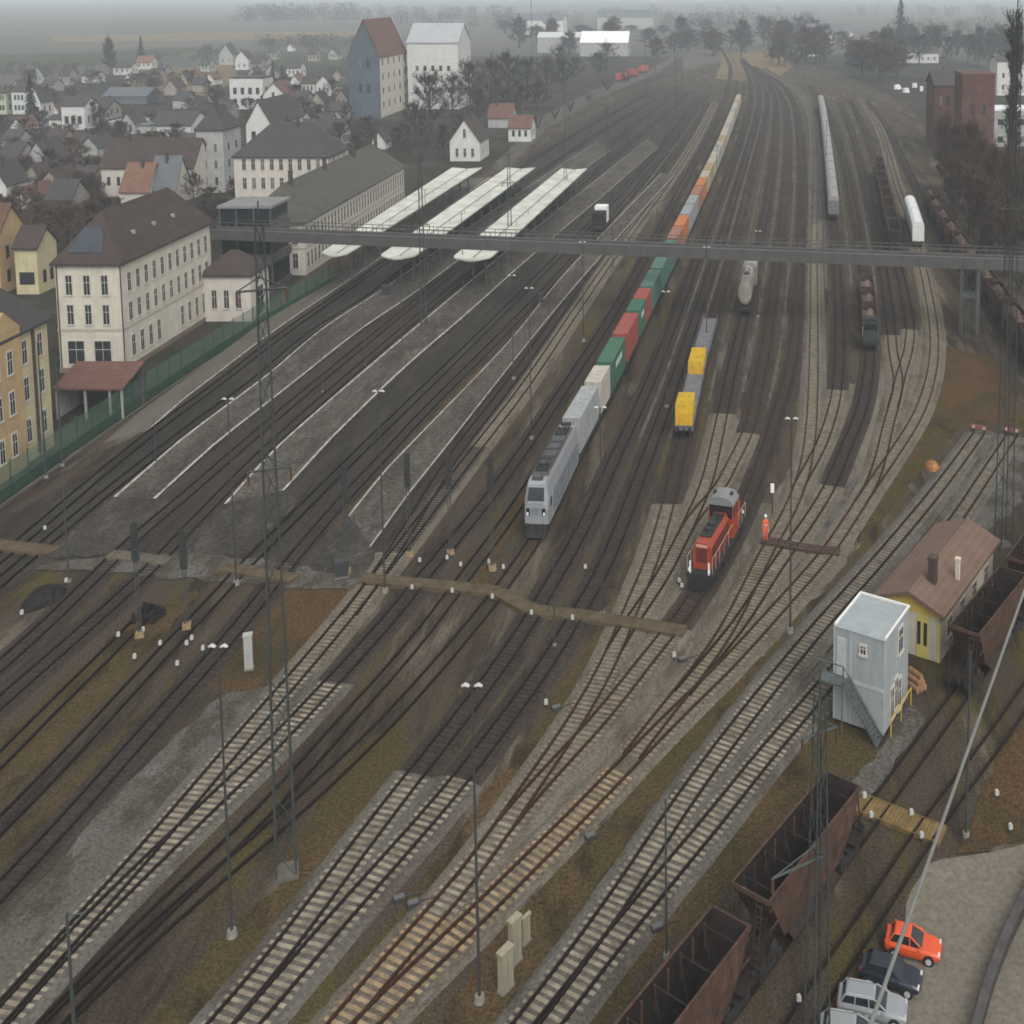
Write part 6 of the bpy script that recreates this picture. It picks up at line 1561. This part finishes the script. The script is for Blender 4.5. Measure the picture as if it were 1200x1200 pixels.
# ---- parked cars
CARK = 1.12
TYRE = mat('tyre_rubber', (.018, .018, .019), .85, .2, 3); RIMM = mat('wheel_rim', (.42, .43, .44), .35, .1, 2)
LENS = mat('lamp_lens', (.6, .6, .58), .15, .05, 2); TAIL = mat('tail_lamp', (.30, .02, .015), .25, .1, 2)
def car(label, x, y, rz, col, name, L=3.8, W=1.66, H_=1.5, kind='hatch', rough=.3):
    X, Y = at(x, y); t = thing('parked_car', label, 'car', (X, Y, .08), rz, 'cars parked on the gravel')
    m = mat('car_paint_'+name, col, rough, .06, .6); h = L/2
    bs = .32                                     # sill
    # lower body: rounded sections along the length
    prof = {'hatch': [(-h, .62, .80), (-h+.10, .40, .98), (-h+.5, .30, 1.0), (-.2, .28, .96), (h-1.15, .28, .93), (h-.55, .30, .86), (h-.14, .36, .74), (h, .48, .62)],
            'estate': [(-h, .55, .90), (-h+.10, .38, 1.02), (-h+.5, .30, 1.03), (-.2, .28, 1.0), (h-1.25, .28, .97), (h-.6, .30, .90), (h-.14, .36, .78), (h, .48, .64)]}[kind]
    def ring(x, z0, z1, hw): return [(x, -hw*.93, z0), (x, hw*.93, z0), (x, hw, z0+(z1-z0)*.35), (x, hw*.985, z0+(z1-z0)*.75), (x, hw*.86, z1), (x, -hw*.86, z1), (x, -hw*.985, z0+(z1-z0)*.75), (x, -hw, z0+(z1-z0)*.35)]
    ws = [.80, .93, .99, 1, 1, .985, .90, .72]
    MB().loft([ring(p[0], p[1], p[2], W/2*q) for p, q in zip(prof, ws)]).build('body', m, t, k=CARK, smooth=False)
    tz = H_; rear = -h+(.28 if kind == 'hatch' else .18); fr = h-1.28
    gr = [(rear, .97, .78), (rear+.22, tz-.12, .66), (rear+.75, tz, .64), (.25, tz-.01, .64), (.62, tz-.10, .65), (fr, .93, .76)]
    # glass house: lower ring to roof ring
    bot = [(rear, -W*.43), (fr+.1, -W*.43), (fr+.1, W*.43), (rear, W*.43)]; topz = tz-.09
    topp = [(rear+.34, -W*.34), (fr-.72, -W*.34), (fr-.72, W*.34), (rear+.34, W*.34)]
    gl = MB().prism(bot, .90, topz, top=topp).build('windows', GLS, t, k=CARK)
    rf = MB().prism([(x*1.0, yv*1.03) for x, yv in topp], topz+.003, topz+.05, top=[(rear+.46, -W*.29), (fr-.86, -W*.29), (fr-.86, W*.29), (rear+.46, W*.29)])
    rf.build('roof', m, t, k=CARK)
    pl = MB()
    def lerp3(a, b2, f): return tuple(a[i]+(b2[i]-a[i])*f for i in range(3))
    for i in range(4): pl.tube((*bot[i], .92), (*topp[i], topz+.02), .055, 6)
    for s in (-1, 1):
        pl.tube((-.15, s*W*.432, .92), (-.2, s*W*.345, topz+.02), .045, 5)
        if kind == 'estate': pl.tube((rear+.95, s*W*.432, .92), (rear+1.0, s*W*.345, topz+.02), .045, 5); 
    pl.build('pillar', m, t, k=CARK)
    if kind == 'estate':
        for s in (-1, 1): MB().tube((rear+.5, s*W*.31, topz+.10), (fr-.95, s*W*.31, topz+.10), .025, 5).build('roof_rail', RIMM, t, k=CARK)
    for sx in (-h+.68, h-.78):
        for s in (-1, 1):
            wv = MB().cyl((sx, s*(W/2-.09), .31), 'y', .31, .20, 20).build('wheel', TYRE, t, k=CARK)
            MB().cyl((sx, s*(W/2+.014), .31), 'y', .20, .02, 14).build('rim', RIMM, wv, k=CARK)
            MB().cyl((sx, s*(W/2-.01), .36), 'y', .37, .03, 18).build('wheel_arch', BLK, t, k=CARK)
    for s in (-1, 1):
        MB().cbox(h-.12, s*W*.33, .68, .14, .32, .14).build('headlight', LENS, t, k=CARK)
        MB().cbox(-h+.06, s*W*.37, .82, .10, .20, .26).build('tail_light', TAIL, t, k=CARK)
        MB().cbox(fr-.15, s*(W/2+.06), .98, .16, .16, .12).build('wing_mirror', m, t, k=CARK)
    MB().cbox(h-.02, 0, .47, .06, .9, .12).build('grille', BLK, t, k=CARK)
    b = MB(); b.cbox(-h+.0, 0, .55, .04, .52, .12); b.build('number_plate', LAMPW, t, k=CARK)
    return t
car('orange red small hatchback farthest along the row of parked cars', 1070, 1118, -.28, (.62, .085, .02), 'orange', 3.75, 1.66, 1.52)
car('dark blue grey rounded car parked next to the orange hatchback', 1044, 1153, -.34, (.022, .026, .038), 'dark', 4.0, 1.7, 1.45, rough=.2)
car('silver estate car parked next to the dark one', 1022, 1190, -.22, (.25, .265, .275), 'silver', 4.4, 1.74, 1.5, 'estate')
car('silver grey car at the bottom edge with its roof in view', 1000, 1226, -.20, (.24, .265, .265), 'silver_green', 4.3, 1.74, 1.48, 'estate')
# ============================================================= worker, trees
def person(label, x, y, rz):
    X, Y = at(x, y)
    s = 1.82
    J = {'pelvis': (0, 0, .95), 'waist': (0, 0, 1.12), 'chest': (0, .01, 1.38), 'neck': (0, 0, 1.53), 'head': (0, -.02, 1.66), 'crown': (0, -.01, 1.79),
         'hl': (-.10, 0, .93), 'kl': (-.12, -.06, .50), 'al': (-.12, .0, .09), 'tl': (-.13, -.17, .04), 'hr': (.10, 0, .93), 'kr': (.13, .02, .50), 'ar': (.14, .08, .09), 'tr': (.15, -.09, .04),
         'sl': (-.20, 0, 1.45), 'el': (-.27, .03, 1.17), 'wl': (-.24, -.12, .94), 'pl': (-.24, -.16, .86), 'sr': (.20, 0, 1.45), 'er': (.27, .04, 1.17), 'wr': (.26, -.06, .92), 'pr': (.26, -.09, .83)}
    Rr = {'pelvis': .15, 'waist': .145, 'chest': .165, 'neck': .062, 'head': .098, 'crown': .07, 'hl': .10, 'kl': .072, 'al': .055, 'tl': .045, 'hr': .10, 'kr': .072, 'ar': .055, 'tr': .045, 'sl': .075, 'el': .056, 'wl': .043, 'pl': .042, 'sr': .075, 'er': .056, 'wr': .043, 'pr': .042}
    E_ = [('pelvis', 'waist'), ('waist', 'chest'), ('chest', 'neck'), ('neck', 'head'), ('head', 'crown'), ('pelvis', 'hl'), ('hl', 'kl'), ('kl', 'al'), ('al', 'tl'), ('pelvis', 'hr'), ('hr', 'kr'), ('kr', 'ar'), ('ar', 'tr'), ('chest', 'sl'), ('sl', 'el'), ('el', 'wl'), ('wl', 'pl'), ('chest', 'sr'), ('sr', 'er'), ('er', 'wr'), ('wr', 'pr')]
    names = list(J); t = thing('person', label, 'person', (X, Y, .02), rz)
    me = bpy.data.meshes.new('body'); me.from_pydata([J[n] for n in names], [(names.index(a), names.index(b)) for a, b in E_], [])
    o = bpy.data.objects.new('body', me); C.objects.link(o)
    md = o.modifiers.new('skin', 'SKIN'); 
    for i, n in enumerate(names):
        v = me.skin_vertices[0].data[i]; v.radius = (Rr[n], Rr[n]*(.72 if n in ('pelvis', 'waist', 'chest') else 1)); v.use_root = n == 'pelvis'
    sd = o.modifiers.new('sub', 'SUBSURF'); sd.levels = sd.render_levels = 2
    dg = bpy.context.evaluated_depsgraph_get(); dg.update(); me2 = bpy.data.meshes.new_from_object(o.evaluated_get(dg))
    o.modifiers.clear(); o.data = me2; o.parent = t
    HV = mat('hi_vis_orange', (.80, .13, .03), .7, .1, 3); SK = mat('skin', (.45, .27, .19), .6, .08, 3); BT = mat('boot_black', (.02, .02, .02), .7, .2, 3)
    me2.materials.clear()
    for m_ in (HV, SK, BT): me2.materials.append(m_)
    for p in me2.polygons:
        c = p.center; p.material_index = 2 if c.z < .14 else 1 if (c.z > 1.55 or (abs(c.x) > .19 and c.z < .92)) else 0; p.use_smooth = True
    b = MB()
    for z_, rr in ((1.22, .19), (.62, .13)): pass
    ring = [[(.205*math.cos(2*PI*i/16), .155*math.sin(2*PI*i/16), z_) for i in range(16)] for z_ in (1.18, 1.24)]
    b.loft(ring, caps=False); b.build('reflective_band', mat('reflective_silver', (.6, .6, .55), .3, .05, 3), t, k=1)
    hm_ = MB().loft([[(q*math.cos(2*PI*i/14), q*1.15*math.sin(2*PI*i/14)-.015, z_) for i in range(14)] for q, z_ in ((.145, 1.72), (.13, 1.78), (.10, 1.84), (.04, 1.875))]); hm_.build('helmet', WLINE, t, k=1)
    for s_ in (-1, 1):
        for k in range(4):
            MB().tube((s_*.245+(k-1.5)*.018, -.11, .86), (s_*.245+(k-1.5)*.02, -.12-.01*k, .77-.005*abs(k-1.5)), .0095, 6).build('finger', SK, t, k=1)
        MB().tube((s_*.215, -.12, .88), (s_*.195, -.16, .83), .011, 6).build('thumb', SK, t, k=1)
    MB().tube((0, -.115, 1.67), (0, -.15, 1.64), .016, 6).build('nose', SK, t, k=1)
    t.scale = (1.25, 1.25, K*1.08)
    return t
person('worker in orange high visibility clothes standing at the end of the dark red crossing boards', 897, 637, .2)
# ---- trees
TWIG = mat('bare_twigs', (.060, .046, .036), .9, .25, .3)
TWIG2 = mat('brown_twigs', (.125, .082, .060), .9, .25, .3)
BARK = mat('bark', (.055, .046, .040), .9, .3, 1)
NEED = mat('conifer_needles', (.020, .030, .022), .9, .4, .6)
SHRUBM = mat('shrub_twigs', (.070, .060, .040), .9, .3, .5)
def bare_tree(seed, spread=.27, nl=13, tall=False, twig=TWIG, nt_=26):
    r = random.Random(seed); tr = MB(); cr = MB()
    def perp(d):
        a = Vector((r.uniform(-1, 1), r.uniform(-1, 1), r.uniform(-.4, .7))); a -= d*a.dot(d); return a.normalized()
    top = Vector((r.uniform(-.03, .03), r.uniform(-.03, .03), .9 if tall else .80))
    tr.tube((0, 0, 0), top*.45, .018, 7, .013); tr.tube(top*.45, top, .013, 6, .006)
    def twigs(p, q, n, ln):
        d = (q-p).normalized()
        for _ in range(n):
            c = p.lerp(q, r.uniform(.15, 1.05)); v = (d*r.uniform(.2, 1.0)+perp(d)*r.uniform(.4, 1)+Vector((0, 0, .35))).normalized()*ln*r.uniform(.5, 1.2)
            s_ = perp(v.normalized())*r.uniform(.0022, .0042)
            cr.add([c-s_, c+s_, c+v], [(0, 1, 2)])
            for _k in range(2):
                c2 = c+v*r.uniform(.3, .9); v2 = (v.normalized()+perp(v.normalized())*r.uniform(.5, 1)).normalized()*ln*r.uniform(.3, .6); s2 = perp(v2.normalized())*.0022
                cr.add([c2-s2, c2+s2, c2+v2], [(0, 1, 2)])
    for i in range(nl):
        f = .16+.78*i/nl; p = top*f; a = i*2.4+r.uniform(-.4, .4)
        prof_ = math.sin(PI*min(1, .18+f*.86))**.7
        L = spread*prof_*r.uniform(.8, 1.15) if not tall else .07*r.uniform(.7, 1.3)
        up = .5+1.1*f+r.uniform(-.1, .3) if not tall else 3.5
        d = Vector((math.cos(a), math.sin(a), up)).normalized(); q = p+d*L*(1.15 if not tall else 2.2)
        cr.tube(p, q, .006, 5, .003)
        twigs(p, q, nt_//3, .10 if not tall else .06)
        for k in range(4):
            c = p.lerp(q, .3+.2*k); d2 = (d+perp(d)*.9+Vector((0, 0, .25))).normalized(); e = c+d2*L*r.uniform(.35, .6)
            cr.tube(c, e, .0035, 4, .0015); twigs(c, e, nt_, .085 if not tall else .05)
    twigs(top*.7, top*1.12, nt_, .10)
    return tr.mesh('trunk', BARK, 1), cr.mesh('crown', twig, 1)
def conifer(seed):
    r = random.Random(seed); tr = MB().tube((0, 0, 0), (0, 0, .95), .02, 6, .004); cr = MB()
    for i in range(26):
        z_ = .10+.86*i/26; R = .20*(1-z_)**.8+.012; n = max(6, int(16*(1-z_)))
        for k in range(n):
            a = 2*PI*k/n+r.uniform(-.3, .3); q = R*r.uniform(.65, 1.15); w_ = .035*(1.2-z_)
            dx, dy = math.cos(a), math.sin(a); zt = z_+r.uniform(-.015, .02)
            cr.add([(dx*.01-dy*w_*.4, dy*.01+dx*w_*.4, zt+.02), (dx*.01+dy*w_*.4, dy*.01-dx*w_*.4, zt+.02), (dx*q+dy*w_, dy*q-dx*w_, zt-.05), (dx*q*1.12, dy*q*1.12, zt-.062), (dx*q-dy*w_, dy*q+dx*w_, zt-.05)], [(0, 1, 2, 3, 4)])
    return tr.mesh('trunk', BARK, 1), cr.mesh('crown', NEED, 1)
def shrub(seed):
    r = random.Random(seed); tr = MB(); cr = MB()
    for i in range(12):
        a = r.uniform(0, 6.28); d = Vector((math.cos(a)*.5, math.sin(a)*.5, 1)).normalized(); q = d*r.uniform(.6, 1); tr.tube((0, 0, 0), q, .012, 4, .004)
        for k in range(34):
            c = q*r.uniform(.2, 1.0); v = Vector((r.uniform(-1, 1), r.uniform(-1, 1), r.uniform(-.1, 1))).normalized()*r.uniform(.12, .26); s_ = Vector((-v.y, v.x, 0))*.045
            cr.add([c-s_, c+s_, c+v], [(0, 1, 2)])
    return tr.mesh('trunk', BARK, 1), cr.mesh('crown', SHRUBM, 1)
TV = {'bare': [bare_tree(i) for i in (1, 2, 3)], 'brown': [bare_tree(i, .25, 14, twig=TWIG2) for i in (4, 5)], 'thick': [bare_tree(i, .20, 17, nt_=50, twig=TWIG2) for i in (6, 7, 8)], 'tall': [bare_tree(9, .1, 26, True, nt_=16)], 'fir': [conifer(1), conifer(2)], 'shrub': [shrub(1), shrub(2)]}
rt2 = random.Random(3)
NM = {'bare': 'bare_tree', 'brown': 'bare_tree', 'thick': 'bare_tree', 'tall': 'poplar_tree', 'fir': 'conifer_tree', 'shrub': 'bare_shrub'}
def tree(kind, label, x, y, yt, wpx, group):
    X, Y = at(x, y); h = hgt(x, y, yt) if yt > -14 else 60
    ppm = F/Y; w_ = wpx/ppm
    base = {'bare': .62, 'brown': .55, 'thick': .50, 'tall': .2, 'fir': .40, 'shrub': 1.1}[kind]
    t = thing(NM[kind], label, 'shrub' if kind == 'shrub' else 'tree', (X, Y, 0), rt2.uniform(0, 6.28), group)
    tr, cr = rt2.choice(TV[kind]); put('trunk', tr, t); put('crown', cr, t)
    t.scale = (w_/base, w_/base, h)
def trees(kind, label, group, lst):
    for x, y, yt, wp in lst: tree(kind, label, x, y, yt, wp, group)
trees('bare', 'large bare tree in front of the white mill', 'trees round the mill', [(505, 160, 72, 55)])
trees('bare', 'bare dark tree in the thicket between mill and tracks', 'trees between mill and tracks', [(488, 172, 110, 40), (530, 140, 78, 45), (552, 132, 62, 46), (575, 128, 58, 44), (598, 122, 52, 44), (618, 118, 60, 40), (640, 112, 60, 38), (560, 150, 95, 36), (590, 146, 98, 34), (610, 140, 92, 34), (660, 108, 62, 34), (630, 130, 90, 30), (540, 165, 128, 26), (520, 185, 140, 24), (672, 96, 62, 30), (655, 88, 48, 32), (700, 90, 56, 28), (710, 82, 44, 30)])
trees('shrub', 'low bare shrub along the path between mill and tracks', 'shrubs between mill and tracks', [(x, y, y-rt2.uniform(12, 20), rt2.uniform(16, 26)) for x, y in ((470, 195), (455, 205), (495, 190), (515, 178), (630, 150), (650, 140), (668, 130), (690, 118), (712, 106), (735, 96), (480, 180), (500, 172), (440, 200), (425, 196), (460, 180), (410, 185))])
trees('thick', 'tall bare tree of the dense brown thicket in front of the brick building', 'thicket before the brick building', [(1108, 225, 118, 34), (1122, 240, 128, 36), (1138, 250, 120, 38), (1150, 262, 140, 38), (1162, 275, 150, 40), (1175, 285, 155, 40), (1118, 260, 170, 36), (1135, 275, 180, 38), (1150, 290, 190, 40), (1170, 300, 200, 42), (1190, 300, 170, 42), (1200, 285, 160, 40), (1130, 232, 128, 32), (1108, 208, 130, 28), (1185, 318, 230, 44), (1205, 330, 240, 46), (1160, 305, 220, 38)])
trees('shrub', 'low brown shrub on the bank below the dense thicket', 'shrubs below the thicket', [(x, y, y-rt2.uniform(18, 30), rt2.uniform(24, 36)) for x, y in ((1105, 240), (1118, 262), (1130, 282), (1145, 298), (1160, 312), (1178, 325), (1195, 340), (1140, 270), (1158, 290), (1175, 308), (1112, 222))])
trees('tall', 'tall slender poplar at the right edge rising to the haze', 'poplars', [(1184, 250, 10, 34)])
trees('fir', 'dark pointed conifer over the far right houses', 'conifer', [(1055, 62, -6, 24)])
trees('fir', 'tall dark conifer standing over the far left houses', 'dark conifers of the town', [(38, 150, 82, 22)])
trees('thick', 'tall dark tree above the white house before the fields', 'dark trees before the fields', [(130, 90, 36, 17)])
trees('fir', 'small pointed conifer beside the pale house with orange roof', 'dark conifers of the town', [(166, 76, 40, 13)])
trees('fir', 'slim conifer in the upper middle of town', 'dark conifers of the town', [(320, 100, 70, 10), (331, 96, 74, 9)])
trees('bare', 'hazy bare tree on the skyline beyond the far end of the yard', 'far hazy trees', [(800+i*13+rt2.uniform(-5, 5), 52+rt2.uniform(-6, 14), 22+rt2.uniform(-10, 12), rt2.uniform(24, 36)) for i in range(14)]+[(1000+i*11, 78+rt2.uniform(-8, 14), 40+rt2.uniform(-12, 12), rt2.uniform(24, 34)) for i in range(8)]+[(1098+i*12, 72+rt2.uniform(-6, 10), 32+rt2.uniform(-10, 8), rt2.uniform(20, 30)) for i in range(9)]+[(905+i*14, 74+rt2.uniform(-6, 6), 50+rt2.uniform(-8, 4), rt2.uniform(20, 28)) for i in range(5)])
trees('thick', 'broad hazy bare tree right of the far end of the yard', 'far hazy trees right', [(1010, 92, 38, 46), (1032, 96, 40, 48), (1052, 92, 46, 40), (916, 62, 16, 40), (836, 66, 30, 30), (870, 60, 26, 30), (790, 62, 34, 30), (770, 70, 40, 26)])
trees('bare', 'bare tree among the gardens and houses of the town', 'garden trees of the town', [(x+rt2.uniform(-4, 4), y, y-rt2.uniform(24, 40)*(.6+y/400), rt2.uniform(20, 30)*(.6+y/350)) for x, y in ((100, 215), (85, 238), (112, 238), (68, 228), (95, 252), (122, 256), (60, 212), (78, 262), (108, 275), (52, 258), (215, 215), (226, 238), (238, 262), (250, 245), (268, 262), (255, 280), (240, 292), (120, 165), (140, 172), (110, 150), (30, 165), (20, 200), (205, 170), (345, 125), (360, 140), (392, 118), (405, 150), (400, 175), (415, 190), (432, 170), (380, 150), (250, 130), (210, 150), (190, 185), (470, 178))])
trees('brown', 'brown bare shrubby tree close behind the cream railway building', 'garden trees behind the cream building', [(80, 292, 232, 52), (110, 298, 244, 50), (58, 300, 252, 44), (140, 280, 232, 40), (42, 262, 222, 30), (265, 300, 242, 30), (275, 240, 205, 24)])
trees('shrub', 'dark garden shrub among the town houses', 'garden shrubs of the town', [(x, y, y-rt2.uniform(7, 12)*(.5+y/200), rt2.uniform(12, 20)*(.5+y/250)) for x, y in ((90, 205), (70, 190), (110, 200), (130, 155), (30, 145), (10, 150), (50, 140), (120, 98), (90, 100), (190, 100), (210, 95), (240, 90), (330, 140), (345, 150), (360, 160), (385, 165), (420, 172), (440, 186), (225, 180), (240, 210), (60, 250), (80, 275), (100, 290), (245, 275), (300, 130), (312, 140), (395, 132))])
# far-off woods that read as one mass
def wood(name, label, lst, seed):
    r = random.Random(seed); b = MB()
    for x0, x1, y, hh, n in lst:
        for i in range(n):
            px, py = r.uniform(x0, x1), y+r.uniform(-1.2, 1.2); X, Y = at(px, py); h_ = hh*r.uniform(.6, 1.2)
            for k in range(120):
                a, q, zz_ = r.uniform(0, 6.28), r.uniform(0, 1)**.5*h_*.42, r.uniform(.12, 1)*h_
                c = Vector((X+math.cos(a)*q, Y+math.sin(a)*q, zz_)); v = Vector((r.uniform(-1, 1), r.uniform(-1, 1), r.uniform(0, 1.4))).normalized()*h_*.12; s_ = Vector((-v.y, v.x, .1))*.4
                b.add([c-s_, c+s_, c+v], [(0, 1, 2)])
    o = b.build(name, TWIG, k=1); o['kind'] = 'stuff'; o['label'] = label; o['category'] = 'wood'
wood('far_wood', 'hazy belt of woodland at the top left', [(272, 420, 26, 26, 46), (290, 420, 20, 26, 40), (420, 600, 24, 24, 40), (440, 640, 32, 20, 30)], 1)
wood('far_wood', 'hazy hedge lines between the far fields', [(0, 90, 88, 9, 16), (225, 262, 66, 10, 14), (300, 345, 56, 12, 20), (352, 420, 56, 13, 30), (180, 250, 72, 8, 14), (60, 110, 84, 8, 10)], 2)
wood('far_wood', 'hazy woodland on the skyline at the top right', [(590, 800, 30, 22, 50), (800, 950, 34, 22, 40), (1040, 1200, 40, 20, 40), (700, 1200, 20, 24, 50)], 3)
rt3 = random.Random(21); EX = []
for i in range(170):
    y = 96+rt3.uniform(0, 1)**1.2*180; x = rt3.uniform(0, 120+ (y < 200)*250)
    if 225 < x < 410 and y > 150: continue
    EX.append((x, y, y-rt3.uniform(18, 30)*(.45+y/330), rt3.uniform(18, 30)*(.45+y/300)))
trees('brown', 'brown bare tree standing among the town houses', 'brown garden trees of the town', EX)
trees('thick', 'hazy dark tree in the belt across the top of the picture', 'hazy tree belt', [(600+i*16+rt3.uniform(-8, 8), 46+rt3.uniform(-10, 22), 18+rt3.uniform(-6, 14), rt3.uniform(22, 34)) for i in range(16)]+[(905+i*17+rt3.uniform(-8, 8), 62+rt3.uniform(-8, 16), 28+rt3.uniform(-8, 12), rt3.uniform(24, 36)) for i in range(17)])
for i, (x, y) in enumerate(((728, 96), (741, 91), (754, 86))):
    X, Y = at(x, y); t = thing('red_wagon', 'small red goods wagon on the hazy pale road side below the white roofed warehouse', 'goods wagon', (X, Y, 0), math.atan2(math.cos(.35), math.sin(.35)), 'red goods wagons in the haze')
    MB().box(-6, 6, -1.4, 1.4, 1.1, 3.4).build('body', mat('hazy_red_paint', (.36, .07, .05), .7, .1, 1), t); MB().box(-6, 6, -1.2, 1.2, .7, 1.09).build('underframe', BLK, t)
    for q in (-4, 4): wheelset(q, t, .46)
# parked vans in the lot by the brick building
for i, (x, y) in enumerate(((1052, 106), (1062, 110), (1072, 104), (1080, 108), (1088, 112))):
    X, Y = at(x, y); t = thing('parked_van', 'small pale van in the hazy lot left of the brick building', 'van', (X, Y, 0), .4+.3*i, 'vans in the hazy lot')
    MB().loft([[(-2.4, -.9, .4), (-2.4, .9, .4), (-2.4, .85, 2.0), (-2.4, -.85, 2.0)], [(1.0, -.95, .35), (1.0, .95, .35), (1.0, .85, 2.1), (1.0, -.85, 2.1)], [(1.7, -.95, .35), (1.7, .95, .35), (1.7, .85, 1.2), (1.7, -.85, 1.2)], [(2.4, -.85, .4), (2.4, .85, .4), (2.4, .8, .95), (2.4, -.8, .95)]]).build('body', WLINE, t)
    b = MB(); b.add([(1.05, -.8, 2.02), (1.05, .8, 2.02), (1.74, .8, 1.24), (1.74, -.8, 1.24)], [(0, 1, 2, 3)]); b.build('windscreen', GLS, t)
    for sx in (-1.5, 1.6):
        for s_ in (-1, 1): MB().cyl((sx, s_*.86, .34), 'y', .34, .2, 10).build('wheel', TYRE, t)
